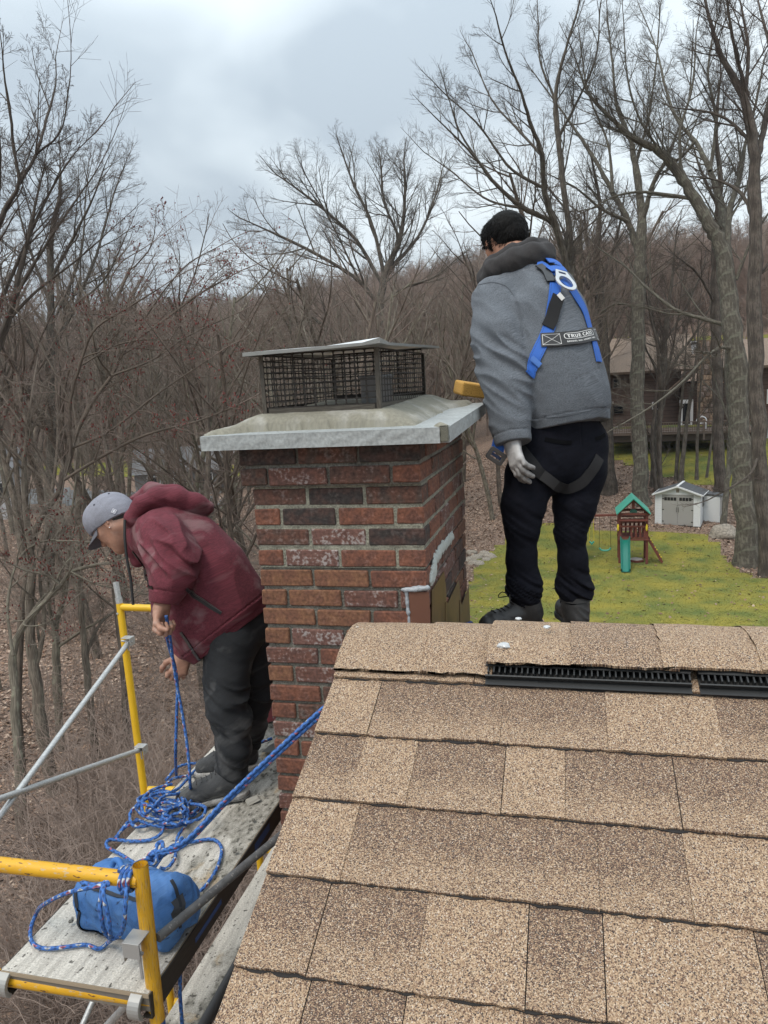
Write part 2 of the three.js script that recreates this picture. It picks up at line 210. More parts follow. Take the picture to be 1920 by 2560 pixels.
const lawnA = poly([[1130, 1580], [1150, 1475], [1200, 1405], [1262, 1350], [1330, 1318], [1420, 1306], [1500, 1320], [1570, 1330], [1640, 1322], [1740, 1330], [1790, 1352], [1800, 1392], [1850, 1430], [1935, 1452], [2060, 1500], [2300, 1600], [2100, 1800], [1700, 1900], [1250, 1800]]);
const lawnB = poly([[1470, 1085], [1560, 1066], [1700, 1058], [1830, 1052], [1960, 1012], [2100, 1000], [2100, 1215], [1800, 1222], [1740, 1212], [1700, 1196], [1640, 1186], [1600, 1160], [1520, 1150]]);
const lawnC = poly([[1500, 845], [1900, 838], [2000, 838], [2000, 872], [1880, 868], [1740, 872], [1640, 866], [1500, 862]]);
const lawnD = poly([[60, 1165], [470, 1150], [620, 1165], [600, 1195], [330, 1192], [60, 1185]]);
const roadA = poly([[-100, 1215], [250, 1225], [480, 1238], [600, 1250], [600, 1275], [430, 1285], [200, 1262], [-100, 1255]]);
const isLawn = (x, z) => { const j = 0.6 * N3(x * 0.7, 0, z * 0.7); return inPoly(x + j, z + j, lawnA) || inPoly(x + j, z - j, lawnB) || inPoly(x, z, lawnC) || inPoly(x, z, lawnD); };
const isRoad = (x, z) => inPoly(x, z, roadA);

const litterTex = (() => {                                // fallen leaves: overlapping oval flakes in browns, tans and greys
  const n = 1024, R = rng(5), buf = new Float32Array(n * n * 3); for (let i = 0; i < n * n; i++) { buf[i * 3] = 0.075; buf[i * 3 + 1] = 0.055; buf[i * 3 + 2] = 0.042; }
  const cols = [[0.23, 0.15, 0.11], [0.30, 0.21, 0.155], [0.17, 0.108, 0.078], [0.36, 0.28, 0.22], [0.13, 0.09, 0.068], [0.26, 0.19, 0.15], [0.20, 0.148, 0.12], [0.45, 0.37, 0.31]];
  for (let k = 0; k < 9000; k++) {
    const cx = R() * n, cy = R() * n, a = R() * 6.28, l = 7 + R() * 9, w = l * (0.35 + R() * 0.3), c = cols[(R() * R() * cols.length) | 0], s = 0.75 + R() * 0.5, ca = Math.cos(a), sa = Math.sin(a);
    for (let y = -l | 0; y <= l; y++) for (let x = -l | 0; x <= l; x++) { const u = (x * ca + y * sa) / l, v = (-x * sa + y * ca) / w; if (u * u + v * v > 1 - 0.3 * Math.abs(Math.sin(u * 9 + k))) continue; const o = (((cy + y + n) & (n - 1)) * n + ((cx + x + n) & (n - 1))) * 3; const q = s * (Math.abs(v) < 0.12 ? 0.8 : 1); buf[o] = c[0] * q; buf[o + 1] = c[1] * q; buf[o + 2] = c[2] * q; }
  }
  return dtex(n, n, (i, j) => { const o = (j * n + i) * 3; return [buf[o], buf[o + 1], buf[o + 2]]; });
})();
const grassTex = (() => {
  const n = 1024, R = rng(8), a = new Float32Array(n * n); for (let k = 0; k < 60000; k++) { const x = R() * n | 0, y = R() * n | 0, l = 4 + R() * 9, dx = R() - 0.5, s = R(); for (let q = 0; q < l; q++) a[((y + q | 0) & (n - 1)) * n + ((x + dx * q | 0) & (n - 1))] = s; }
  return dtex(n, n, (i, j) => { const m = clamp(0.5 + 1.5 * tile(i, j, n, 7, 3.1, 5)), y = clamp(0.5 + 2.2 * tile(i, j, n, 3.0, 9.4, 4)), g = a[j * n + i]; const c = mixc(mixc([0.085, 0.125, 0.024], [0.18, 0.19, 0.036], m), [0.285, 0.24, 0.032], y * 0.85); const s = 0.75 + 0.5 * g; return [c[0] * s, c[1] * s, c[2] * s]; });
})();
const litterM = M(null, 0.95, { map: litterTex, bumpMap: litterTex, bumpScale: 0.02 }), grassM = M(null, 0.97, { map: grassTex, bumpMap: grassTex, bumpScale: 0.004 }), roadM = M([0.13, 0.135, 0.14], 0.9);
{
  const rs = []; for (let r = 2.5; r < 900; r *= 1.025) rs.push(r); const azs = [];
  for (let a = -180; a < 180;) { azs.push(a); a += a > -48 && a < 24 ? 0.42 : 4; } azs.push(180);
  const P = [], U = [], I = [], L = [], Rd = [], nA = azs.length;
  for (const r of rs) for (const a of azs) { const q = a * Math.PI / 180, x = EYE.x + Math.sin(q) * r, z = EYE.z - Math.cos(q) * r; P.push(x, H(x, z), z); U.push(x / 2.6, z / 2.6); }
  for (let i = 0; i < rs.length - 1; i++) for (let j = 0; j < nA - 1; j++) {
    const a = i * nA + j, b = a + 1, c = a + nA, d = c + 1, x = (P[a * 3] + P[d * 3]) / 2, z = (P[a * 3 + 2] + P[d * 3 + 2]) / 2;
    I.push(a, c, b, b, c, d); if (isLawn(x, z)) L.push(a, c, b, b, c, d); else if (isRoad(x, z)) Rd.push(a, c, b, b, c, d);
  }
  const o = P.length / 3; P.push(EYE.x, -9, EYE.z); U.push(0, 0); for (let j = 0; j < nA - 1; j++) I.push(o, j, j + 1);
  const mk = (idx, lift, us) => { const map = new Map(), p = [], u = [], ii = []; for (const k of idx) { let m = map.get(k); if (m === undefined) { m = p.length / 3; map.set(k, m); p.push(P[k * 3], P[k * 3 + 1] + lift, P[k * 3 + 2]); u.push(U[k * 2] * us, U[k * 2 + 1] * us); } ii.push(m); } const g = new THREE.BufferGeometry(); g.setAttribute('position', new THREE.Float32BufferAttribute(p, 3)); g.setAttribute('uv', new THREE.Float32BufferAttribute(u, 2)); g.setIndex(ii); g.computeVertexNormals(); return g; };
  tag(struct('ground', mk(I, 0, 1), litterM), 'brown leaf-covered woodland ground sloping away below the scaffold', 'ground');
  tag(struct('lawn', mk(L, 0.03, 0.5), grassM), 'mossy yellow-green lawn in the clearing around the playset', 'lawn');
  tag(struct('road', mk(Rd, 0.03, 1), roadM), 'grey road seen through the trees at the left', 'road');
}
const R0 = rng(77);
{ // fallen leaves lying loose, and tufts of grass: nobody could count them
  const g = new GB(); const lf = (w, l, b) => { const o = g.v; g.p.push(-l, 0, 0, 0, b, -w, l, b * 0.4, 0, 0, b, w); for (let k = 0; k < 4; k++) g.n.push(0, 1, 0); g.u.push(0, 0.5, 0.5, 0, 1, 0.5, 0.5, 1); g.i.push(o, o + 2, o + 1, o, o + 3, o + 2); }; lf(0.035, 0.06, 0.02);
  const spots = []; for (let k = 0; k < 400000 && spots.length < 90000; k++) { const a = (-47 + R0() * 66) * Math.PI / 180, r = 7 + 55 * Math.pow(R0(), 0.6), x = EYE.x + Math.sin(a) * r, z = EYE.z - Math.cos(a) * r; if (isLawn(x, z) && R0() > 0.04) continue; spots.push([x, z]); }
  const im = new THREE.InstancedMesh(g.geo(), M([1, 1, 1], 0.9, { side: THREE.DoubleSide }), spots.length), m = new THREE.Matrix4(), q = new THREE.Quaternion(), e = new THREE.Euler(), c = new THREE.Color();
  const cols = [[0.24, 0.15, 0.10], [0.32, 0.21, 0.145], [0.17, 0.10, 0.07], [0.42, 0.32, 0.25], [0.13, 0.085, 0.06], [0.27, 0.19, 0.15]];
  spots.forEach(([x, z], i) => { const s = 0.7 + R0() * 0.9; e.set((R0() - 0.5) * 0.9, R0() * 6.28, (R0() - 0.5) * 0.9); m.compose(V(x, H(x, z) + 0.02 + R0() * 0.03, z), q.setFromEuler(e), V(s, s, s)); im.setMatrixAt(i, m); const k = cols[(R0() * 6) | 0]; im.setColorAt(i, c.setRGB(k[0], k[1], k[2])); });
  im.name = 'fallen_leaves'; scene.add(im); tag(im, 'dry brown leaves scattered over the woodland floor', 'leaves', null, 'stuff');
  const t = new GB(); for (let k = 0; k < 7; k++) { const a = R0() * 6.28, h = 0.015 + R0() * 0.02, w = 0.004, x = (R0() - 0.5) * 0.16, z = (R0() - 0.5) * 0.16, lx = (R0() - 0.5) * 0.07, lz = (R0() - 0.5) * 0.07, o = t.v; t.p.push(x - w * Math.cos(a), 0, z - w * Math.sin(a), x + w * Math.cos(a), 0, z + w * Math.sin(a), x + lx, h, z + lz); for (let q2 = 0; q2 < 3; q2++) { t.n.push(0, 1, 0); t.u.push(0, 0); } t.i.push(o, o + 1, o + 2); }
  const gs = []; for (let k = 0; k < 500000 && gs.length < 50000; k++) { const a = (-16 + R0() * 34) * Math.PI / 180, r = 16 + 44 * R0(), x = EYE.x + Math.sin(a) * r, z = EYE.z - Math.cos(a) * r; if (isLawn(x, z)) gs.push([x, z]); }
  const ig = new THREE.InstancedMesh(t.geo(), M([1, 1, 1], 0.9, { side: THREE.DoubleSide }), gs.length);
  gs.forEach(([x, z], i) => { const s = 0.6 + R0() * 0.8; e.set(0, R0() * 6.28, 0); m.compose(V(x, H(x, z) + 0.025, z), q.setFromEuler(e), V(s, s, s)); ig.setMatrixAt(i, m); const y = clamp(0.5 + 2.4 * fbm(x * 0.22, 5, z * 0.22, 4)), k = mixc(mixc([0.09, 0.135, 0.026], [0.195, 0.205, 0.04], R0()), [0.30, 0.25, 0.034], y * 0.85); ig.setColorAt(i, c.setRGB(k[0], k[1], k[2])); });
  ig.name = 'grass'; scene.add(ig); tag(ig, 'short mossy grass of the lawns', 'grass', null, 'stuff');
}

// ---------- trees ----------
const barkTex = (seed, a, b, lich) => dtex(256, 512, (i, j) => { const u = i / 256, w = j / 512, sd = Math.round(seed * 10), st = (cu, cv, o, s0) => { let v = 0, q = 0.5; for (let k = 0; k < o; k++) { v += q * pn(u * cu, w * cv, cu, s0 + k * 13, cv); cu *= 2; cv *= 2; q *= 0.5; } return v; }, f = st(12, 2, 4, sd), g = st(3, 2, 3, sd + 5), fi = Math.pow(1 - Math.abs(st(9, 2, 3, sd + 31)) * 1.6, 6); const c0 = mixc(a, b, clamp(0.55 + 1.3 * f + 0.9 * g)), c = mixc(c0, a, clamp(fi) * 0.8); const l = clamp((st(3, 4, 5, sd + 9) - 0.08) * 4) * lich * 0.75; return mixc(c, [0.19, 0.195, 0.15], l); });
const bt1 = barkTex(2.2, [0.045, 0.037, 0.03], [0.165, 0.145, 0.12], 0.4), bt2 = barkTex(5.7, [0.055, 0.048, 0.038], [0.175, 0.16, 0.13], 0.8), bt3 = barkTex(8.8, [0.038, 0.03, 0.025], [0.13, 0.107, 0.088], 0.2);
const barkM = [bt1, bt2, bt3].map(t => M(null, 0.95, { map: t, bumpMap: t, bumpScale: 0.06 }));
const twigM = [M([0.075, 0.061, 0.05], 0.9), M([0.088, 0.074, 0.06], 0.9), M([0.075, 0.056, 0.047], 0.9)];  // twig colour darkened to paint crowns as silhouettes against the sky
const barkLit = [bt1, bt2, bt3].map(t => M([1.45, 1.4, 1.35], 0.95, { map: t, bumpMap: t, bumpScale: 0.05 }));  // same bark with its colour raised, painted as lit woodland
const twigLit = [M([0.165, 0.137, 0.112], 0.9), M([0.18, 0.153, 0.125], 0.9), M([0.16, 0.122, 0.102], 0.9)];  // twigs painted lighter, as if lit in front of the hillside
const budM = M([0.42, 0.09, 0.085], 0.8);
// one limb and everything that grows from it
function grow(T, C, B, p, d, len, r, lvl, o, R) {
  const n = [9, 7, 4, 3, 1][lvl] ?? 1, pts = [], dirs = []; let q = p.clone(), v = d.clone();
  const rEnd = lvl >= o.max ? o.tip : r * 0.35;
  for (let k = 0; k <= n; k++) { pts.push([q.x, q.y, q.z, lerp(r, rEnd, k / n)]); dirs.push(v.clone()); const ww = o.wander * (lvl > 2 ? 0.7 : 1); v.x += (R() - 0.5) * ww; v.y += (R() - 0.5) * ww + o.trop * (lvl ? 1 : 0.3); v.z += (R() - 0.5) * ww; v.normalize(); q = q.clone().addScaledVector(v, len / n); }
  (lvl <= o.trunkLvl ? T : C).tube(pts, [9, 6, 4, 3, 3][lvl] ?? 3, 1);
  sprout(T, C, B, pts, dirs, len, lvl, o, R);
  if (B && lvl >= o.max && o.buds && R() < o.buds) bud(B, pts[n], R);
}
function bud(B, P, R) { for (let k = 0; k < 2; k++) { const s = 0.008 + R() * 0.013, x = P[0] + (R() - 0.5) * 0.05, y = P[1] + (R() - 0.5) * 0.05, z = P[2] + (R() - 0.5) * 0.05, b = B.v; B.p.push(x - s, y, z, x + s, y, z, x, y + s * 1.5, z, x, y, z + s, x, y - s, z); for (let k2 = 0; k2 < 5; k2++) { B.n.push(0, 1, 0); B.u.push(0, 0); } B.i.push(b, b + 1, b + 2, b, b + 3, b + 2, b + 1, b + 3, b + 2, b, b + 1, b + 4, b + 3, b + 4, b); } }
function sprout(T, C, B, pts, dirs, len, lvl, o, R, t0) {
  if (lvl >= o.max) return; const n = pts.length - 1, m = Math.round(o.kids[lvl] * (0.8 + R() * 0.4));
  for (let k = 0; k < m; k++) {
    const t = lerp(t0 ?? o.start[lvl], 1, (k + R() * 0.9) / m), f = t * n, i = Math.min(n - 1, f | 0), w = f - i, A = pts[i], Z = pts[i + 1], q = V(lerp(A[0], Z[0], w), lerp(A[1], Z[1], w), lerp(A[2], Z[2], w));
    const dv = dirs[i], s = V(R() - 0.5, R() - 0.5, R() - 0.5).cross(dv).normalize(), ang = (o.ang[0] + R() * (o.ang[1] - o.ang[0])) * Math.PI / 180, nd = dv.clone().multiplyScalar(Math.cos(ang)).addScaledVector(s, Math.sin(ang)); if (nd.y < o.droop) nd.y = o.droop + R() * 0.3; nd.normalize();
    const l2 = len * (o.ratio[lvl] ?? 0.5) * (1.05 - 0.55 * t) * (0.7 + R() * 0.6), r2 = Math.max(o.tip * 1.25, Math.min(lerp(A[3], Z[3], w) * 0.58, l2 * (lvl ? 0.0125 : 0.017)));
    grow(T, C, B, q, nd, l2, r2, lvl + 1, o, R);
  }
}
const OAK = { max: 4, kids: [12, 7, 5, 4], start: [0.35, 0.14, 0.1, 0.1], ratio: [0.5, 0.55, 0.6, 0.72], ang: [22, 55], wander: 0.24, trop: 0.05, droop: -0.25, tip: 0.0028, trunkLvl: 1 };
function treeThing(name, label, cat, base, T, C, B, bm, group, pale) {  // pale: take the bark and twig copies with light painted in
  const g = thing(name, label, cat, base, group); part('trunk', T.geo(), pale ? barkLit[bm] : barkM[bm], g); part('crown', C.geo(), pale ? twigLit[bm] : twigM[bm], g); if (B && B.v) part('bud_cluster', B.geo(), budM, g, 'stuff'); return g;
}
// a tree in view, drawn from its limbs: each limb is a list of [px, py, radius in px], at depth dep with a drift away from it
function hero(label, dep, limbs, o, seed, bm, cat = 'tree', name = 'bare_tree', buds) {
  const fy = o.foot ?? limbs[0].pts[0][1], gp = ground(limbs[0].pts[0][0], fy), d0 = dep; if (o.foot !== 0 && gp) { dep = clamp(toPx(gp)[2], dep * 0.7, dep * 1.6); o = { ...o, side: (o.side ?? 3.2) * dep / d0 }; }
  const R = rng(seed), T = new GB(), C = new GB(), B = buds ? new GB() : null, s = dep / F; let base = null; o = { ...OAK, ...o, buds };
  limbs.forEach((L, li) => {
    const drift = L.drift ?? (li ? (R() - 0.5) * 1.1 : 0), P = L.pts, start = P[0], acc = []; let run = 0;
    P.forEach((q, k) => { if (k) run += Math.hypot(q[0] - P[k - 1][0], q[1] - P[k - 1][1]) * s; acc.push(at(q[0], q[1], dep + (L.off ?? 0) + drift * run)); });
    if (!li) { const g = acc[0]; base = V(g.x, H(g.x, g.z), g.z); if (g.y > base.y - 0.2) acc[0].y = base.y - 0.3; }
    const n = Math.max(8, P.length * 4), c = new THREE.CatmullRomCurve3(acc, false, 'centripetal'), pts = [], dirs = [];
    for (let k = 0; k <= n; k++) { const t = k / n, q = c.getPoint(t), f = t * (P.length - 1), i = Math.min(P.length - 2, f | 0), j = 0.35 * lerp(P[i][2], P[i + 1][2], f - i) * s; pts.push([q.x + (R() - 0.5) * j, q.y, q.z + (R() - 0.5) * j, Math.max(o.tip * 1.5, lerp(P[i][2], P[i + 1][2], f - i) * s * (li ? 0.72 : 0.86) * (1 + (k ? 0.22 * (R() - 0.5) : 0)))]); dirs.push(c.getTangent(t)); }
    if (!li) { const r = pts[0][3]; pts[0][3] = r * 1.45; pts[1][3] *= 1.12; }
    T.tube(pts, li ? 7 : 10, 2); const zz = pts[n]; grow(T, C, B, V(zz[0], zz[1], zz[2]), dirs[n], 1.1 + R() * 0.9, zz[3], 2, o, R);
    const len = c.getLength(); const oo = { ...o, kids: [Math.max(3, Math.round((L.kids ?? 1.15) * len)), ...o.kids.slice(1)], ratio: [Math.min(0.5, (o.side ?? 3.2) / len), ...o.ratio.slice(1)] };
    sprout(T, C, B, pts, dirs, len, 0, oo, R, L.t0 ?? (li ? 0.12 : 0.5));
  });
  return treeThing(name, label, cat, base, T, C, B, bm, null, o.pale);
}
const L = (pts, x = {}) => ({ pts, ...x });
hero('broad bare oak in the middle distance behind the chimney cap', 42, [
  L([[935, 1240, 17], [942, 980, 14], [948, 850, 13], [950, 760, 12], [965, 680, 10], [1000, 600, 7], [1012, 500, 4], [1010, 400, 2]]),
  L([[950, 770, 8], [900, 705, 7], [800, 640, 6], [700, 590, 4], [600, 545, 2]]), L([[955, 710, 7], [890, 600, 6], [780, 500, 4], [690, 435, 2]]), L([[960, 690, 7], [930, 560, 6], [880, 450, 4], [850, 365, 2]]),
  L([[965, 680, 7], [1040, 600, 5], [1085, 500, 4], [1110, 410, 2]]), L([[948, 850, 6], [860, 840, 6], [790, 800, 5], [725, 745, 4], [660, 715, 2]]), L([[1000, 600, 5], [960, 500, 4], [950, 390, 2]]), L([[950, 760, 6], [1010, 720, 5], [1090, 690, 3], [1150, 640, 2]]), L([[900, 705, 4], [830, 560, 3], [760, 430, 2]]),
], { side: 3.2, kids: [10, 6, 5, 4], tip: 0.004 }, 11, 0);
hero('tall twin-stemmed bare tree rising behind the head of the man in grey', 32, [
  L([[1442, 1405, 26], [1432, 1000, 22], [1424, 780, 21], [1420, 656, 20]], { t0: 0.85, kids: 0.4 }),
  L([[1420, 700, 15], [1413, 654, 13], [1388, 566, 11], [1360, 471, 9], [1355, 388, 8], [1327, 310, 6], [1300, 222, 4], [1266, 139, 3], [1240, 40, 2]]), L([[1422, 690, 14], [1427, 643, 12], [1410, 471, 10], [1396, 344, 9], [1388, 250, 7], [1410, 139, 5], [1444, 28, 3]]),
  L([[1415, 640, 9], [1383, 560, 9], [1310, 521, 8], [1238, 460, 6], [1183, 388, 4], [1083, 288, 2]]), L([[1360, 471, 6], [1277, 421, 5], [1194, 310, 3], [1110, 233, 2]]), L([[1355, 388, 6], [1300, 330, 4], [1230, 250, 3], [1180, 130, 2]]),
  L([[1396, 344, 6], [1440, 260, 4], [1490, 140, 3], [1500, 20, 2]]), L([[1388, 250, 5], [1350, 150, 3], [1345, 40, 2]]), L([[1310, 521, 5], [1220, 500, 4], [1130, 430, 2], [1060, 380, 1.5]]), L([[1238, 460, 4], [1150, 330, 3], [1120, 240, 2]]),
], { side: 2.6, kids: [11, 6, 5, 4] }, 12, 0);
hero('pale lichen-spotted tree trunk forking high between playset and shed', 35, [
  L([[1606, 1258, 24], [1600, 1150, 22], [1596, 1000, 20], [1598, 800, 20], [1599, 690, 19], [1601, 610, 15], [1604, 527, 12], [1588, 416, 9], [1577, 355, 7], [1543, 266, 5], [1532, 166, 3], [1520, 60, 2]], { t0: 0.62 }),
  L([[1598, 690, 14], [1596, 638, 12], [1571, 555, 11], [1532, 482, 9], [1499, 421, 7], [1444, 333, 5], [1388, 255, 3], [1340, 190, 2]]), L([[1604, 560, 9], [1632, 460, 8], [1665, 399, 6], [1693, 333, 4], [1721, 250, 3], [1730, 150, 2]]),
  L([[1596, 770, 5], [1540, 760, 4], [1470, 800, 3], [1440, 790, 2]], { kids: 0.7 }), L([[1571, 555, 7], [1500, 520, 5], [1440, 470, 3], [1380, 440, 2]]), L([[1588, 416, 6], [1620, 300, 4], [1640, 160, 3], [1650, 30, 2]]), L([[1532, 482, 6], [1520, 360, 4], [1470, 230, 3], [1450, 100, 2]]),
], { side: 2.4 }, 13, 1);
hero('big leaning bare tree at the right whose main limb curves up to the left', 27, [
  L([[1872, 1412, 36], [1862, 1250, 32], [1850, 1100, 31], [1838, 900, 29], [1822, 740, 26], [1799, 610, 20], [1776, 566, 18], [1738, 499, 16], [1704, 444, 14], [1654, 383, 11], [1582, 344, 8], [1532, 300, 6], [1471, 233, 4], [1440, 150, 2]], { t0: 0.6 }),
  L([[1830, 800, 19], [1815, 599, 15], [1799, 499, 13], [1776, 427, 11], [1738, 355, 9], [1693, 300, 7], [1665, 222, 5], [1640, 120, 3], [1600, 20, 2]]), L([[1822, 650, 11], [1821, 543, 11], [1848, 444, 9], [1860, 377, 7], [1885, 280, 5], [1910, 150, 3]]),
  L([[1845, 820, 8], [1750, 795, 7], [1690, 775, 6], [1620, 722, 5], [1565, 668, 4], [1495, 620, 2]], { kids: 0.8 }), L([[1857, 885, 6], [1810, 868, 6], [1780, 880, 5], [1700, 960, 4], [1620, 1022, 3], [1520, 1080, 2]], { kids: 0.8 }),
  L([[1738, 499, 7], [1690, 490, 6], [1600, 480, 5], [1540, 490, 3], [1480, 520, 2]], { kids: 0.7 }), L([[1654, 383, 5], [1600, 300, 4], [1570, 200, 3], [1560, 90, 2]]), L([[1704, 444, 7], [1700, 330, 5], [1730, 220, 4], [1740, 90, 2]]), L([[1776, 427, 7], [1790, 300, 5], [1770, 180, 4], [1790, 50, 2]]), L([[1738, 355, 5], [1690, 400, 4], [1640, 330, 3], [1600, 240, 2]]), L([[1840, 700, 6], [1880, 600, 5], [1930, 520, 3]]),
], { side: 2.3 }, 14, 1);
hero('straight dark trunk at the right edge of the frame beside the leaning tree', 25, [
  L([[1925, 1440, 22], [1900, 1150, 21], [1890, 900, 21], [1887, 638, 19], [1887, 499, 17], [1882, 360, 15], [1860, 250, 11], [1804, 139, 8], [1776, 55, 5], [1750, -60, 3]], { t0: 0.55 }),
  L([[1885, 420, 12], [1915, 300, 10], [1930, 150, 7], [1900, 20, 4]]), L([[1860, 250, 8], [1870, 120, 6], [1850, 0, 3]]), L([[1887, 560, 7], [1850, 480, 6], [1790, 450, 4], [1720, 440, 2]]), L([[1882, 360, 7], [1820, 300, 5], [1770, 280, 4], [1690, 270, 2]]), L([[1870, 240, 7], [1830, 90, 5], [1815, -30, 3]]), L([[1900, 1130, 5], [1875, 1185, 4], [1820, 1222, 3], [1770, 1250, 2]], { kids: 0.5 }), L([[1890, 700, 6], [1920, 660, 5], [1960, 600, 3]]),
], { side: 2.0 }, 15, 2);
hero('straight dark-barked trunk standing behind the white shed', 43, [
  L([[1803, 1235, 17], [1796, 1050, 15], [1790, 900, 14], [1788, 750, 13], [1790, 600, 11], [1800, 450, 8], [1790, 330, 5], [1800, 200, 3]], { t0: 0.5 }), L([[1790, 640, 6], [1830, 520, 5], [1850, 400, 3]]), L([[1795, 520, 6], [1750, 420, 4], [1720, 320, 2]]), L([[1788, 760, 5], [1740, 680, 4], [1690, 640, 2]]),
], { side: 2.8 }, 16, 2);
hero('slender fan-branched tree in front of the brown house', 39, [
  L([[1632, 1215, 10], [1640, 1100, 9], [1655, 1000, 9], [1660, 880, 8], [1668, 800, 6], [1680, 700, 4], [1690, 590, 2]], { t0: 0.45 }), L([[1656, 980, 6], [1690, 900, 5], [1740, 830, 4], [1790, 740, 2]]), L([[1660, 900, 5], [1630, 800, 4], [1620, 700, 2]]), L([[1655, 1020, 5], [1640, 930, 4], [1610, 860, 3], [1590, 800, 2]]), L([[1665, 850, 4], [1720, 760, 3], [1760, 660, 2]]),
], { side: 2.4 }, 17, 0);
hero('dark twin trunk standing left of the white shed', 40, [
  L([[1652, 1235, 8], [1648, 1100, 7], [1652, 1000, 7], [1645, 880, 5], [1620, 760, 3]], { t0: 0.5 }), L([[1640, 1230, 8], [1630, 1100, 7], [1640, 1000, 6]], { drift: 0 }), L([[1650, 1010, 5], [1680, 880, 4], [1700, 760, 2]]),
], { side: 2 }, 18, 2);
hero('greyish trunk just right of the jacket of the man in grey', 38, [
  L([[1522, 1230, 22], [1518, 1080, 18], [1512, 900, 16], [1500, 760, 14], [1490, 640, 10], [1500, 520, 6], [1480, 400, 3]], { t0: 0.5 }), L([[1500, 760, 7], [1450, 690, 5], [1400, 650, 3]]), L([[1498, 720, 7], [1540, 600, 5], [1560, 500, 3]]),
], { side: 2.6 }, 19, 2);
hero('young bent sapling leaning beside the shed and boulder', 36, [
  L([[1806, 1322, 9], [1815, 1250, 8], [1822, 1150, 7], [1826, 1050, 6], [1815, 930, 5], [1820, 800, 3]], { t0: 0.4 }), L([[1824, 1060, 4], [1790, 960, 3], [1770, 880, 2]])], { side: 1.8 }, 20, 1);
[[1690, 1200, 1710, 940, 6], [1700, 1205, 1740, 900, 7], [1742, 1200, 1752, 960, 5], [1765, 1195, 1800, 1000, 4]].forEach(([x, y, X, Y, r], k) => hero(['thin leaning sapling above the left end of the shed roof', 'pair-mate sapling crossing the white house door', 'thin upright sapling above the shed ridge', 'thin sapling above the right end of the shed roof'][k], 42, [L([[x, y, r], [lerp(x, X, 0.5) - 3, lerp(y, Y, 0.5), r * 0.8], [X, Y, r * 0.5], [X + 8, Y - 120, 1.5]], { t0: 0.4 })], { side: 1.6 }, 30 + k, 0, 'sapling', 'bare_sapling'));
// left
hero('tall bare tree at the left edge reaching highest into the sky', 17, [
  L([[-60, 1950, 24], [-70, 1400, 20], [-60, 1000, 17], [-20, 900, 13], [20, 800, 10], [40, 720, 8], [70, 600, 6], [95, 480, 3], [110, 420, 2]], { t0: 0.6 }),
  L([[-20, 620, 9], [10, 530, 8], [48, 458, 6], [36, 386, 5], [24, 271, 5], [12, 199, 3], [5, 120, 2]]), L([[48, 458, 7], [90, 386, 6], [115, 301, 5], [139, 211, 3], [139, 145, 2]]), L([[-60, 760, 8], [-20, 600, 7], [0, 400, 5], [-20, 250, 4]]), L([[-10, 780, 7], [60, 620, 6], [130, 470, 4], [190, 380, 2], [240, 330, 2]]), L([[-20, 900, 7], [40, 740, 6], [110, 620, 4], [190, 500, 3], [240, 430, 2]]), L([[20, 800, 6], [100, 720, 5], [180, 660, 3], [250, 600, 2]]), L([[90, 386, 4], [150, 330, 3], [175, 200, 2]]),
], { side: 1.6, kids: [8, 6, 5, 4] }, 41, 2);
hero('upright bare tree left of the chimney with twigs against the sky', 27, [
  L([[118, 1560, 16], [124, 1250, 14], [128, 900, 12], [126, 700, 11], [130, 580, 8], [150, 480, 5], [150, 400, 2]], { t0: 0.5 }), L([[128, 880, 8], [190, 760, 6], [240, 640, 5], [280, 500, 3], [300, 440, 2]]), L([[126, 760, 7], [80, 640, 5], [50, 540, 3], [40, 470, 2]]), L([[126, 700, 6], [180, 600, 5], [230, 500, 3], [260, 420, 2]]), L([[126, 940, 7], [60, 840, 5], [-20, 760, 3]]), L([[190, 760, 4], [260, 700, 3], [310, 600, 2]]), L([[128, 820, 5], [200, 640, 4], [215, 480, 2]]),
], { side: 2.2, kids: [9, 6, 5, 4] }, 42, 0);
hero('red-budding maple spreading across the left behind the man in maroon', 15, [
  L([[55, 1990, 13], [45, 1760, 11], [58, 1500, 10], [90, 1323, 9], [149, 1224, 8], [181, 1120, 8], [194, 1075, 7], [235, 1000, 6], [280, 939, 5.5], [316, 871, 5], [407, 803, 4], [497, 736, 3], [560, 700, 2]], { t0: 0.5, drift: 0.1 }),
  L([[176, 1140, 6], [176, 1007, 6], [199, 916, 5], [235, 826, 4], [316, 772, 3], [400, 720, 2]]), L([[160, 1200, 5], [253, 1143, 5], [362, 1088, 4], [497, 1052, 3], [600, 1010, 2]]), L([[181, 1120, 5], [270, 1080, 4], [400, 980, 3], [520, 900, 2]]), L([[176, 1007, 4], [120, 900, 4], [60, 800, 3], [0, 740, 2]]), L([[235, 826, 3], [260, 740, 3], [300, 660, 2], [360, 620, 1.5]]), L([[280, 939, 4], [380, 900, 3], [470, 840, 2.5], [600, 780, 2]]), L([[149, 1224, 5], [80, 1100, 4], [20, 1010, 3]]), L([[316, 871, 3], [400, 740, 2.5], [470, 660, 2], [540, 620, 1.5]]), L([[199, 916, 3], [300, 860, 3], [420, 850, 2], [560, 880, 1.5]]),
], { pale: 1, side: 1.7, tip: 0.0028, kids: [11, 6, 5, 4], trop: 0.0, ang: [30, 70], wander: 0.4 }, 43, 2, 'tree', 'maple_tree', 0.2);
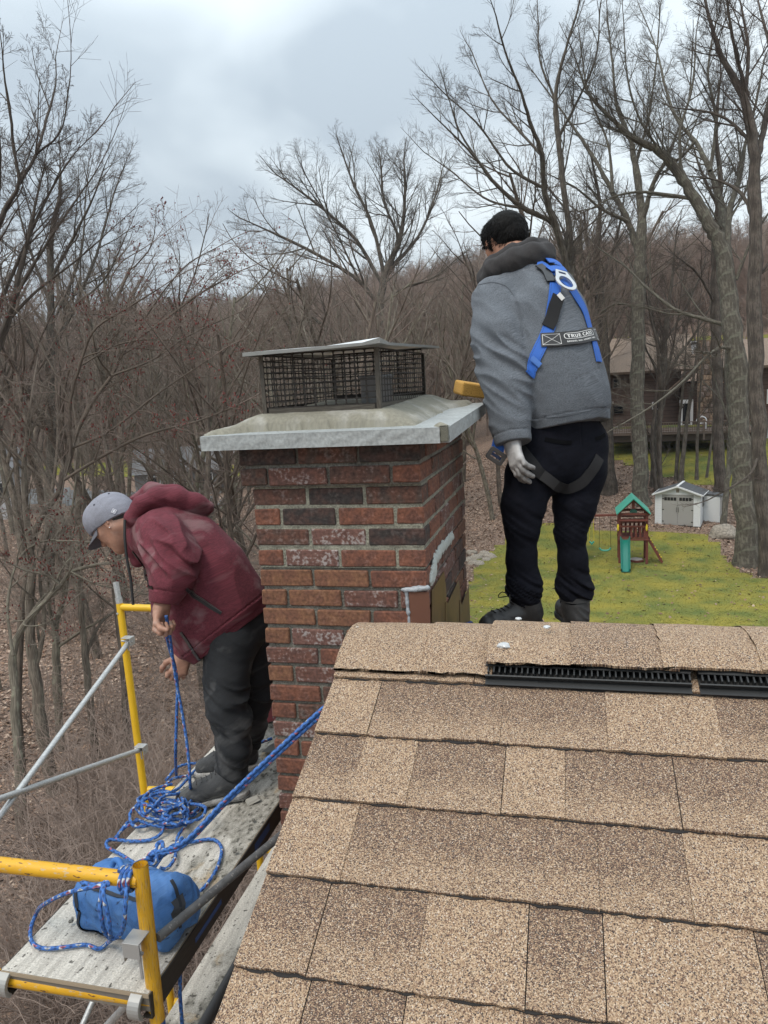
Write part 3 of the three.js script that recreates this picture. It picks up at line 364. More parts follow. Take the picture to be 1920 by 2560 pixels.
hero('low red-budding tree with a leaning limb left of the scaffold', 12.5, [
  L([[55, 2080, 16], [38, 1750, 12], [33, 1640, 11], [51, 1578, 10], [101, 1515, 8], [152, 1462, 7], [178, 1430, 6], [230, 1415, 5], [300, 1400, 3], [340, 1380, 2]], { t0: 0.35, drift: 0.1 }), L([[152, 1462, 4], [120, 1440, 4], [60, 1425, 3], [10, 1400, 2]]), L([[178, 1430, 4], [240, 1460, 3], [320, 1475, 2], [380, 1490, 1.5]]), L([[33, 1640, 6], [20, 1500, 5], [60, 1380, 4], [140, 1350, 3], [235, 1405, 3]]), L([[140, 1352, 3], [220, 1355, 2.5], [300, 1370, 2], [420, 1420, 1.5]]), L([[101, 1515, 4], [60, 1560, 3], [110, 1560, 2], [180, 1500, 1.5]]),
], { pale: 1, side: 1.2, tip: 0.0028, trop: 0.0, ang: [30, 75], wander: 0.45 }, 44, 1, 'tree', 'maple_tree', 0.2);
hero('thick ridged trunk low at the left below the crossed braces', 13.5, [L([[135, 1985, 20], [110, 1850, 18], [88, 1700, 16], [75, 1580, 14], [78, 1400, 11], [60, 1200, 8], [70, 1050, 5]], { t0: 0.6 }), L([[85, 1690, 9], [110, 1560, 7], [100, 1420, 5], [150, 1250, 3]])], { pale: 1, side: 1.8 }, 45, 0);
hero('forked trunk with a broken orange snag at the left', 15, [L([[150, 1880, 13], [143, 1700, 12], [140, 1600, 11], [140, 1560, 9], [165, 1470, 7], [175, 1330, 5], [190, 1200, 3]], { t0: 0.6 }), L([[140, 1590, 7], [125, 1530, 6], [120, 1450, 4]], { kids: 0.4 }), L([[142, 1620, 6], [200, 1580, 5], [270, 1540, 3], [330, 1500, 2]])], { pale: 1, side: 1.6 }, 46, 1);
hero('dark slim trunk standing just left of the yellow scaffold post', 16, [L([[240, 1900, 12], [225, 1750, 11], [210, 1620, 10], [202, 1500, 9], [198, 1380, 7], [210, 1250, 5], [200, 1120, 3]], { t0: 0.5 }), L([[212, 1650, 6], [250, 1560, 5], [300, 1520, 3]])], { pale: 1, side: 1.8 }, 47, 0);
hero('leaning dark trunk crossing behind the top of the scaffold post', 18, [L([[322, 1930, 9], [312, 1760, 9], [300, 1600, 8], [285, 1450, 7], [290, 1300, 5], [270, 1180, 3]], { t0: 0.5 })], { pale: 1, side: 1.8 }, 48, 2);
// woodland trees that stand between: a few kinds, each copy a tree of its own
const kinds = [];
function kind(seed, h, r, o, bm) { const R = rng(seed), T = new GB(), C = new GB(); const oo = { ...OAK, ...o }; grow(T, C, null, V(0, -0.2, 0), V((R() - 0.5) * 0.08, 1, (R() - 0.5) * 0.08).normalize(), h, r, 0, oo, R); return { T: T.geo(), C: C.geo(), bm, h }; }
kinds.push(kind(101, 15, 0.17, { kids: [17, 7, 5, 4], start: [0.42, 0.2, 0.2, 0.2], ratio: [0.34, 0.45, 0.5, 0.5], wander: 0.2 }, 0), kind(102, 13, 0.14, { kids: [15, 7, 5, 4], start: [0.3, 0.2, 0.2, 0.2], ratio: [0.36, 0.45, 0.5, 0.5], wander: 0.25 }, 1), kind(103, 16, 0.2, { kids: [15, 8, 5, 4], start: [0.45, 0.15, 0.2, 0.2], ratio: [0.42, 0.45, 0.5, 0.5], wander: 0.28 }, 2), kind(104, 10, 0.09, { kids: [15, 6, 5, 3], start: [0.25, 0.2, 0.2, 0.2], ratio: [0.36, 0.45, 0.5, 0.5], wander: 0.3 }, 0), kind(105, 14, 0.16, { kids: [14, 7, 6, 4], start: [0.35, 0.2, 0.2, 0.2], ratio: [0.42, 0.48, 0.45, 0.5], wander: 0.24 }, 2));
const crownLine = px => px < 130 ? 480 : px < 330 ? lerp(520, 600, (px - 130) / 200) : px < 560 ? lerp(600, 640, (px - 330) / 230) : px < 1000 ? 620 : px < 1250 ? lerp(640, 560, (px - 1000) / 250) : 380;
{
  const R = rng(909), put = []; let n = 0;
  for (let k = 0; k < 6000 && n < 100; k++) {
    const px = -120 + R() * 2160, r = 15 + 55 * Math.pow(R(), 0.8), d = ray(px, 1100); d.y = 0; d.normalize(); const x = EYE.x + d.x * r, z = EYE.z + d.z * r;
    if (isLawn(x, z) || isRoad(x, z) || put.some(q => Math.hypot(q[0] - x, q[1] - z) < 1.5)) continue;
    if (px > 950 && px < 1280 && r < 30) continue; if (px > 1220 && (r < 44 || R() < 0.55) && !(px > 1220 && px < 1480 && r > 38)) continue; if (px > 1480 && r > 40 && r < 62) continue; if (px < 420 && r < 15) continue;
    const K = kinds[(R() * kinds.length) | 0], y = H(x, z), yTop = at(px, crownLine(px) + R() * 160 - (R() < 0.12 ? 30 : 0), 1).sub(EYE).multiplyScalar(r / Math.hypot(at(px, 900, 1).x - EYE.x, at(px, 900, 1).z - EYE.z)).y + EYE.y, hMax = yTop - y; if (hMax < 5) continue;
    const s = Math.min(1.25, hMax / K.h) * (0.85 + R() * 0.15); if (s < 0.4) continue; put.push([x, z]); n++;
    const where = px < 560 ? 'in the woods left of the chimney' : px < 1250 ? 'in the woods behind the chimney' : 'in the woods behind the man in grey';
    const zone = px < 130 ? 'at the left edge of the view' : px < 320 ? 'behind the far yellow scaffold post' : px < 480 ? 'behind the man in maroon' : px < 640 ? 'just left of the chimney' : px < 800 ? 'behind the left half of the chimney' : px < 1010 ? 'behind the right half of the chimney' : px < 1210 ? 'between the chimney and the man in grey' : px < 1500 ? 'behind the man in grey' : 'behind the brown house', kd = ['tall slim bare tree', 'slim many-branched bare tree', 'stout dark bare tree', 'small thin bare tree', 'broad-crowned bare tree'][kinds.indexOf(K)];
    const g = thing('forest_tree', kd + ' in the ' + (r < 26 ? 'nearer' : r < 45 ? 'middle' : 'farther') + ' wood ' + zone, 'tree', V(x, y, z), 'bare woodland trees ' + zone); g.rotation.y = R() * 6.28; g.scale.set(s * (0.85 + R() * 0.3), s, s * (0.85 + R() * 0.3));
    const t = new THREE.Mesh(K.T, barkLit[K.bm]); t.name = numbered('trunk'); g.add(t); const c = new THREE.Mesh(K.C, twigLit[K.bm]); c.name = numbered('crown'); g.add(c); shadowed(g);
  }
  console.log('forest trees', n);
}
{ // the far wood on the hill, one mass
  const far = [kind(201, 15, 0.16, { max: 3, kids: [16, 9, 7], start: [0.2, 0.15, 0.2], ratio: [0.42, 0.45, 0.5], tip: 0.010, wander: 0.25 }, 0), kind(202, 16, 0.18, { max: 3, kids: [18, 9, 7], start: [0.25, 0.15, 0.2], ratio: [0.36, 0.45, 0.5], tip: 0.012, wander: 0.25 }, 2)];
  const R = rng(313), m = new THREE.Matrix4(), q = new THREE.Quaternion(), e = new THREE.Euler(), c = new THREE.Color();
  far.forEach((K, fi) => {
    const S = []; for (let k = 0; k < 20000 && S.length < 1900; k++) { const az = (-50 + R() * 75) * Math.PI / 180, r = 62 + 260 * Math.pow(R(), 0.8), x = EYE.x + Math.sin(az) * r, z = EYE.z - Math.cos(az) * r; if (isLawn(x, z) || isRoad(x, z)) continue; const p = toPx(V(x, H(x, z), z)); if (p[0] > 1480 && r < 125) continue; if (p[0] < 600 && r < 75) continue; S.push([x, z, r]); }
    const mesh = mg([K.T, K.C]), im = new THREE.InstancedMesh(mesh, M([1, 1, 1], 0.95), S.length);
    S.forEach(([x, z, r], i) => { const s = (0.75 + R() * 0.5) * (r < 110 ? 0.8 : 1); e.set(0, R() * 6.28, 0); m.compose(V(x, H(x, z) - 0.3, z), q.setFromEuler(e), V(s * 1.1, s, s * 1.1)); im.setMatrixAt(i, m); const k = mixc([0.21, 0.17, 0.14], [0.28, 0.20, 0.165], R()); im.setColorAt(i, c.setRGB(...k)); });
    im.name = numbered('distant_wood'); scene.add(im); tag(im, fi ? 'bare wooded hillside along the horizon, the browner trees' : 'bare wooded hillside along the horizon, the greyer trees', 'woods', null, 'stuff');
  });
}
{ // brush: thin arching stems
  const B = []; for (const s of [501, 502, 503]) { const R = rng(s), C = new GB(), S = new GB(); for (let k = 0; k < 14; k++) { const a = R() * 6.28, o = { ...OAK, max: 2, kids: [7, 4], start: [0.25, 0.2], ratio: [0.5, 0.5], trop: -0.04, droop: -0.5, tip: 0.003, wander: 0.5, trunkLvl: 0 }; grow(S, C, null, V((R() - 0.5) * 0.5, -0.1, (R() - 0.5) * 0.5), V(Math.cos(a) * 0.6, 1, Math.sin(a) * 0.6).normalize(), 1.6 + R() * 1.4, 0.012, 0, o, R); } B.push([S.geo(), C.geo()]); }
  const R = rng(414); let n = 0; const brushM = M([0.23, 0.175, 0.145], 0.9);
  for (let k = 0; k < 3000 && n < 88; k++) {
    const px = n % 4 ? -60 + R() * 1400 : -60 + R() * 480, r = n % 4 ? 9 + 32 * R() : 7.5 + 7 * R(), d = ray(px, 1100); d.y = 0; d.normalize(); const x = EYE.x + d.x * r, z = EYE.z + d.z * r; if (isLawn(x, z) || isRoad(x, z)) continue; if (px > 700 && r < 20) continue; n++;
    const g = thing('bare_shrub', 'tangled leafless shrub on the leafy slope, ' + (r < 17 ? 'near' : r < 28 ? 'midway' : 'far') + ', ' + (px < 200 ? 'at the left edge' : px < 420 ? 'behind the scaffold' : px < 700 ? 'left of the chimney' : px < 1000 ? 'behind the chimney' : 'right of the chimney'), 'shrub', V(x, H(x, z), z), 'leafless shrubs ' + (px < 200 ? 'at the left edge' : px < 420 ? 'behind the scaffold' : px < 700 ? 'left of the chimney' : px < 1000 ? 'behind the chimney' : 'right of the chimney')), s = 0.7 + R() * 0.6, K = B[(R() * 3) | 0]; g.rotation.y = R() * 6.28; g.scale.set(s, s, s);
    const t = new THREE.Mesh(K[0], brushM); t.name = numbered('stem'); g.add(t); const c = new THREE.Mesh(K[1], brushM); c.name = numbered('twigs'); g.add(c); shadowed(g);
  }
}
// ---------- chimney ----------
// a block with chamfered, slightly uneven edges; uv in metres from a random corner of the texture
function block(w, h, d, ch, jit, R, us = 1) {
  const g = new GB(), ox = R() * 7, oy = R() * 7, J = () => (R() - 0.5) * jit; const c = {};
  for (const x of [-1, 1]) for (const y of [-1, 1]) for (const z of [-1, 1]) c[[x, y, z]] = V(x * w / 2 + J(), y * h / 2 + J(), z * d / 2 + J());
  const in_ = (x, y, z, ax) => { const p = c[[x, y, z]].clone(); if (ax !== 0) p.x -= x * ch; if (ax !== 1) p.y -= y * ch; if (ax !== 2) p.z -= z * ch; return p; };
  const face = (ps, uvax) => { const o = g.v, n = ps[1].clone().sub(ps[0]).cross(ps[2].clone().sub(ps[0])).normalize(); const mid = ps.reduce((a, b) => a.clone().add(b)).multiplyScalar(1 / ps.length); const flip = n.dot(mid) < 0; if (flip) n.negate();
    for (const p of ps) { g.p.push(p.x, p.y, p.z); g.n.push(n.x, n.y, n.z); const u = uvax === 0 ? [p.z, p.y] : uvax === 1 ? [p.x, p.z] : [p.x, p.y]; g.u.push((u[0] + ox) * us, (u[1] + oy) * us); }
    for (let k = 1; k < ps.length - 1; k++) flip ? g.i.push(o, o + k + 1, o + k) : g.i.push(o, o + k, o + k + 1); };
  for (const s of [-1, 1]) { face([in_(s, -1, -1, 0), in_(s, 1, -1, 0), in_(s, 1, 1, 0), in_(s, -1, 1, 0)], 0); face([in_(-1, s, -1, 1), in_(1, s, -1, 1), in_(1, s, 1, 1), in_(-1, s, 1, 1)], 1); face([in_(-1, -1, s, 2), in_(1, -1, s, 2), in_(1, 1, s, 2), in_(-1, 1, s, 2)], 2); }
  for (const a of [-1, 1]) for (const b of [-1, 1]) {
    face([in_(a, b, -1, 0), in_(a, b, 1, 0), in_(a, b, 1, 1), in_(a, b, -1, 1)], 1); face([in_(a, -1, b, 0), in_(a, 1, b, 0), in_(a, 1, b, 2), in_(a, -1, b, 2)], 0); face([in_(-1, a, b, 1), in_(1, a, b, 1), in_(1, a, b, 2), in_(-1, a, b, 2)], 2);
    for (const e of [-1, 1]) face([in_(a, b, e, 0), in_(a, b, e, 1), in_(a, b, e, 2)], 2);
  }
  return g.geo();
}
const brickTex = (base, alt, white, grime, seed) => { const n = 512, R = rng(seed * 100 | 0); const sp = new Float32Array(n * n); for (let k = 0; k < 16000; k++) sp[(R() * n * n) | 0] = R(); return dtex(n, n, (i, j) => {
  const a = tile(i, j, n, 12, seed, 5), b = tile(i, j, n, 40, seed + 3, 3), w = tile(i, j, n, 9, seed + 6, 5), e = tile(i, (j * 2) % n, n, 16, seed + 8, 4);
  let c = mixc(base, alt, clamp(0.5 + 2.4 * a)); c = mixc(c, [c[0] * 0.55, c[1] * 0.55, c[2] * 0.58], clamp(2.2 * e) * grime);
  const s = 0.85 + 0.8 * b + (sp[j * n + i] ? (sp[j * n + i] - 0.5) * 0.7 : 0); c = [c[0] * s, c[1] * s, c[2] * s];
  return mixc(c, [0.36, 0.34, 0.33], clamp((w + 0.9 * b - 0.22 + white * 0.42) * 3.2) * Math.min(1, white * 1.6)); }); };
const BM = {}; for (const [k, base, alt, w, g, s] of [['r', [0.215, 0.088, 0.055], [0.15, 0.066, 0.047], 0.06, 0.5, 1.1], ['o', [0.22, 0.106, 0.058], [0.175, 0.08, 0.05], 0.03, 0.4, 2.3], ['d', [0.085, 0.058, 0.048], [0.13, 0.062, 0.044], 0.10, 0.8, 3.7], ['k', [0.045, 0.038, 0.036], [0.085, 0.05, 0.042], 0.04, 0.7, 4.9], ['b', [0.14, 0.066, 0.048], [0.10, 0.058, 0.046], 0.14, 0.6, 5.5], ['p', [0.165, 0.075, 0.055], [0.135, 0.07, 0.058], 0.30, 0.4, 6.1], ['w', [0.19, 0.10, 0.08], [0.16, 0.08, 0.066], 0.46, 0.3, 7.9]]) { const t = brickTex(base, alt, w, g, s); BM[k] = M(null, 0.93, { map: t, bumpMap: t, bumpScale: 0.003 }); }
const mortTex = dtex(512, 512, (i, j) => { const a = tile(i, j, 512, 10, 3.3, 5), b = tile(i, j, 512, 60, 7.7, 3); const s = 1 + 0.7 * a + 0.9 * b; return [0.62 * s, 0.62 * s, 0.62 * s]; });
const mortNew = M([0.36, 0.355, 0.285], 0.95, { map: mortTex, bumpMap: mortTex, bumpScale: 0.004 }), mortOld = M([0.25, 0.24, 0.205], 0.97, { map: mortTex, bumpMap: mortTex, bumpScale: 0.006 }), mortPale = M([0.62, 0.61, 0.55], 0.95, { map: mortTex, bumpMap: mortTex, bumpScale: 0.004 });
const CW = 0.566, CD = 0.90, CO = 0.0677, BH = 0.0545, ROWS = 44;
const rowY = k => CO * (1 - k) + 0.0;                   // underside of the bricks of row k
const chim = thing('chimney', 'red brick chimney under a grey stone crown, at the left end of the roof ridge', 'chimney', V(CW / 2, rowY(ROWS), -CD / 2));
{
  const R = rng(21), front = ['k d k', 'hd p b hr', 'b k d', 'hr k r hr', 'b w k', 'hr w r hr', 'o o r', 'ho o p hp', 'o o r', 'ho w o hr', 'p r o', 'ho p o hr', 'r b r', 'hr d o hr', 'w r r', 'hr r r ho', 'r r r', 'r r r', 'p r r', 'r o r'];
  const G = (w, d, n = 4) => Array.from({ length: n }, () => block(w, BH, d, 0.0035, 0.003, R, 2.2));
  const SW = (CW - 0.02) / 3, HW = 0.0875, SW2 = (CW - 2 * HW - 0.03) / 2; const gS = G(SW, 0.092, 6), gS2 = G(SW2, 0.092, 6), gH = G(HW, 0.194, 4), gSide = G(0.092, 0.194, 6), gSideH = G(0.092, 0.092, 4), cl = 'rrobdprbrk', low = [], put = (geo, m, x, y, z) => { if (y < rowY(23) - 0.005) { const o = new THREE.Object3D(); o.position.set(x, y, z); low.push([o, geo, m]); return o; } const b = part('brick', geo, m, chim); b.position.set(x, y, z).sub(chim.position); b.rotation.z = (R() - 0.5) * 0.008; return b; };
  for (let k = 0; k < ROWS; k++) {
    const y = rowY(k) + BH / 2 + (R() - 0.5) * 0.003, corb = k < 2 ? 0.024 : 0, row = (front[k] || (k % 2 ? 'hr r o hr' : 'r o r')).split(' '), hd = row[0][0] === 'h' || row.length === 4; let x = -corb * 1.15;
    if (row.length === 4 || hd) {
      const W2 = SW2 + corb * 0.55; row.forEach((c, i) => { const m = BM[c.replace('h', '')]; if (i === 0 || i === 3) { put(gH[(R() * 4) | 0], m, x + HW / 2, y, -0.097 + corb + (R() - 0.5) * 0.003); x += HW + 0.01; } else { const b = put(gS2[(R() * 6) | 0], m, x + W2 / 2, y, -0.046 + corb + (R() - 0.5) * 0.004); b.scale.x = W2 / SW2; x += W2 + 0.01; } });
    } else { const W3 = SW + corb * 0.38; row.forEach(c => { const b = put(gS[(R() * 6) | 0], BM[c] || BM.r, x + W3 / 2, y, -0.046 + corb + (R() - 0.5) * 0.004); b.scale.x = W3 / SW; x += W3 + 0.01; }); }
    // the two long sides
    for (const s of [0, 1]) { let z = -(hd ? 0.204 : 0.102) + corb; while (z > -CD + 0.02) { const rest = z + CD, half = rest < 0.17; const L = half ? rest : 0.194; const c = k < 2 ? 'dbkr'[(R() * 4) | 0] : (s && k > 2 && k < 6 && z < -0.3 ? 'dbrp' : cl)[(R() * (s && k > 2 && k < 6 && z < -0.3 ? 4 : 10)) | 0]; const b = put(half ? gSideH[(R() * 4) | 0] : gSide[(R() * 6) | 0], BM[c], s ? CW - 0.046 + (R() - 0.5) * 0.004 + (k < 2 ? 0.004 : 0) : 0.046 - corb * 1.15, y, z - L / 2); if (half) b.scale.z = L / 0.092; z -= L + 0.01; } }
  }
  for (const c of Object.keys(BM)) { const gs = low.filter(q => q[2] === BM[c]).map(([o, g]) => { o.updateMatrix(); return g.clone().applyMatrix4(o.matrix); }); if (gs.length) part('brickwork', mg(gs), BM[c], chim, 'stuff'); }
  part('chimney_base', box(0.004, H(0.3, -0.4) - 0.3, -CD + 0.004, CW - 0.004, rowY(ROWS) + 0.07, -0.004), BM.r, chim);
  const noisy = (x0, y0, z0, x1, y1, z1, amp, seed) => { const g = new THREE.BoxGeometry(x1 - x0, y1 - y0, z1 - z0, 30, Math.max(4, Math.round(Math.min(1.6, y1 - y0) / 0.014)), 30).translate((x0 + x1) / 2, (y0 + y1) / 2, (z0 + z1) / 2), p = g.attributes.position, n = g.attributes.normal, u = g.attributes.uv; for (let i = 0; i < p.count; i++) { const q = V().fromBufferAttribute(p, i), d = amp * 2.2 * fbm(q.x * 34 + seed, q.y * 60, q.z * 34, 3); u.setXY(i, (q.x + q.z) * 2.5, q.y * 2.5); p.setXYZ(i, q.x + n.getX(i) * d, q.y, q.z + n.getZ(i) * d); } g.computeVertexNormals(); return g; };
  part('mortar', noisy(-0.012, rowY(1) - 0.005, -CD + 0.006, CW - 0.004, rowY(0) + BH + 0.012, 0.012, 0.003, 1), mortOld, chim);
  part('mortar', noisy(0.0045, rowY(5) - 0.006, -CD + 0.006, CW - 0.0045, rowY(1) - 0.006, -0.0035, 0.0018, 2), mortNew, chim);
  part('mortar', noisy(0.010, rowY(ROWS), -CD + 0.01, CW - 0.009, rowY(5) - 0.008, -0.009, 0.004, 3), mortOld, chim);
  // fresh mortar smeared thinly over the side face
  // copper-coloured step flashing on the side that meets the roof, its upturned piece at the front, and sealant
  const fl = dtex(256, 256, (i, j) => { const a = tile(i, j, 256, 4, 1.2, 4), b = tile(i, (j >> 3) << 3, 256, 20, 5.2, 2); return mixc([0.155, 0.105, 0.05], [0.24, 0.15, 0.06], clamp(0.5 + 1.6 * a + b)); });
  const flM = M([0.72, 0.74, 0.8], 0.5, { map: fl, metalness: 0.3 }), flR = M([0.13, 0.055, 0.034], 0.7);
  const plate = (pts, x) => { const P = pts.map(([a, b]) => atX(a, b, x)); const sh = new THREE.Shape(P.map(q => new THREE.Vector2(-q.z, q.y))); const g = new THREE.ExtrudeGeometry(sh, { depth: 0.002, bevelEnabled: false }); return g.applyMatrix4(new THREE.Matrix4().makeBasis(V(0, 0, -1), V(0, 1, 0), V(1, 0, 0)).setPosition(x, 0, 0)); };
  part('step_flashing', plate([[1079, 1476], [1109, 1428], [1114, 1470], [1119, 1640], [1079, 1640]], CW + 0.004), flM, chim); part('step_flashing', plate([[1113, 1505], [1119, 1508], [1146, 1450], [1150, 1480], [1153, 1640], [1113, 1640]], CW + 0.007), flM, chim); part('step_flashing', plate([[1149, 1500], [1154, 1512], [1171, 1466], [1178, 1640], [1149, 1640]], CW + 0.010), flM, chim);
  part('corner_flashing', box(0.507, -0.62, 0.0025, CW + 0.006, -0.352, 0.0045), flR, chim);
  const blob = (pts, r, seed) => { const RR = rng(seed), g = []; for (const [p, k] of pts) { const s = new THREE.IcosahedronGeometry(r * k, 3), q = s.attributes.position; for (let i = 0; i < q.count; i++) { const v = V().fromBufferAttribute(q, i), d = 1 + 0.5 * fbm(v.x * 70 + seed, v.y * 70, v.z * 70 + RR() * 0.02, 3); q.setXYZ(i, v.x * d * 0.45, v.y * d, v.z * d); } s.computeVertexNormals(); s.translate(p.x, p.y, p.z); g.push(s); } return mg(g); };
  const smear = [[1078, 1446, 1.1], [1082, 1432, 1.2], [1084, 1418, 1.15], [1087, 1404, 1], [1091, 1394, 0.9], [1096, 1384, 0.8], [1101, 1376, 0.8], [1107, 1366, 0.8], [1114, 1358, 0.75], [1120, 1352, 0.8], [1127, 1345, 0.8], [1132, 1338, 0.7]].map(([x, y, k]) => [atX(x, y, CW + 0.002), k]);
  const strip = (pts, sc, sd) => nets(field(chain(pts.map(([p, k]) => [p, k * sc]), 0.012, [V(1, 0, 0), 0.3]), null, (x, y, z) => 0.016 * fbm(x * 30 + sd, y * 34, z * 34, 5)), 0.0035);
  part('sealant', strip(smear, 0.022, 5), M([0.40, 0.43, 0.41], 0.85), chim);
  part('sealant', nets(field([...chain([[V(0.488, -0.345, 0.003), 0.006], [V(0.53, -0.342, 0.003), 0.008], [V(0.566, -0.339, 0.001), 0.010]], 0.01), ...chain([[V(0.497, -0.35, 0.0), 0.006], [V(0.503, -0.42, 0.0), 0.006], [V(0.501, -0.55, 0.0), 0.006]], 0.01)], null, (x, y, z) => 0.006 * fbm(x * 60, y * 45, z * 60, 4)), 0.0035), M([0.30, 0.33, 0.36], 0.4), chim);
  // crown: four slabs of split grey stone and the mortar wash that rises to the cap
  const washT = dtex(512, 512, (i, j) => { const a = tile(i, j, 512, 5, 3.9, 5), b = tile(i, j, 512, 44, 6.2, 3), w = clamp((tile(i, j, 512, 4, 9.1, 4) - 0.02) * 4); const s = 1 + 0.3 * a + 0.35 * b; return mixc([0.215 * s, 0.205 * s, 0.165 * s], [0.33 * s, 0.325 * s, 0.30 * s], w * 0.6); });
  const stT = dtex(512, 512, (i, j) => { const a = tile(i, j, 512, 6, 4.1, 5), b = tile(i, j, 512, 50, 6.6, 3); const s = 1 + 0.35 * a + 0.5 * b; return [0.30 * s, 0.32 * s, 0.322 * s]; }), stM = M(null, 0.75, { map: stT, bumpMap: stT, bumpScale: 0.003 });
  const slab = (x0, z0, x1, z1, seed) => { const h = 0.046, y0 = 0.127, nx = Math.max(6, Math.round((x1 - x0) / 0.012)), nz = Math.max(6, Math.round((z1 - z0) / 0.012)); const g = new THREE.BoxGeometry(x1 - x0, h, z1 - z0, nx, 5, nz).translate((x0 + x1) / 2, y0 + h / 2, (z0 + z1) / 2), p = g.attributes.position, n = g.attributes.normal, u = g.attributes.uv; for (let i = 0; i < p.count; i++) { const q = V().fromBufferAttribute(p, i), vert = Math.abs(n.getY(i)) < 0.5, d = vert ? 0.010 * fbm(q.x * 40 + seed, q.y * 60, q.z * 40, 3) * Math.sin(clamp((q.y - y0) / h) * Math.PI) : 0.0015 * fbm(q.x * 14, seed, q.z * 14, 3); u.setXY(i, vert ? (q.x + q.z) * 2 : q.x * 2, vert ? q.y * 2 : q.z * 2); p.setXYZ(i, q.x + (vert ? n.getX(i) * d : 0), q.y + (vert ? 0 : d) + 0.03 * -q.z, q.z + (vert ? n.getZ(i) * d : 0)); } g.computeVertexNormals(); return g; };
  const X0 = -0.122, X1 = 0.668, Z0 = -0.955, Z1 = 0.092;
  part('crown_slab', slab(X0, Z1 - 0.2, X1 - 0.026, Z1, 1), stM, chim); part('crown_slab', slab(X1 - 0.21, Z0 + 0.1, X1, Z1 - 0.012, 2), stM, chim); part('crown_slab', slab(X0 + 0.003, Z0 + 0.1, X0 + 0.2, Z1 - 0.205, 3), stM, chim); part('crown_slab', slab(X0, Z0, X1 - 0.003, Z0 + 0.095, 4), stM, chim);
  part('mortar_joint', box(X1 - 0.0255, 0.129, Z1 - 0.05, X1 - 0.002, 0.172, Z1 - 0.001, 0.002), mortNew, chim);
  const g = new THREE.PlaneGeometry(1, 1, 110, 130), p = g.attributes.position, u = g.attributes.uv; const cx0 = 0.028, cx1 = 0.432, cz0 = -0.85, cz1 = -0.07;
  for (let i = 0; i < p.count; i++) {
    const x = lerp(X0 + 0.006, X1 - 0.004, p.getX(i) + 0.5), z = lerp(Z1 - 0.002, Z0 + 0.006, 0.5 - p.getY(i)), dx = Math.max(cx0 - x, x - cx1, 0), dz = Math.max(cz0 - z, z - cz1, 0);
    const mF = lerp(0.006, 0.088, clamp((x - X0) / 0.14)) * (1 - sst(0.575, 0.655, x)) + 0.02 * fbm(x * 18, 2, z * 18, 3), mR = lerp(0.003, 0.115, sst(0.02, 0.075, Z1 - z)) * (1 - sst(0.72, 0.9, Z1 - z) * 0.5) + 0.02 * fbm(x * 18, 7, z * 18, 3);
    const e = Math.min(Z1 - z - mF, X1 - x - mR, (x - X0) * 1 + 0.002), c = Math.hypot(dx, dz), h = e < 0 ? -0.008 : 0.003 + 0.012 * sst(0, 0.03, e) + 0.036 * (1 - sst(0, 0.13, c)) + 0.003 * fbm(x * 22 + 3, 1, z * 22, 4) * sst(0, 0.02, e);
    p.setXYZ(i, x, 0.1735 + 0.03 * -z + h, z); u.setXY(i, x * 2.5, z * 2.5);
  }
  g.computeVertexNormals(); part('mortar_wash', g, M(null, 0.95, { map: washT, bumpMap: washT, bumpScale: 0.003, side: THREE.DoubleSide }), chim);
}
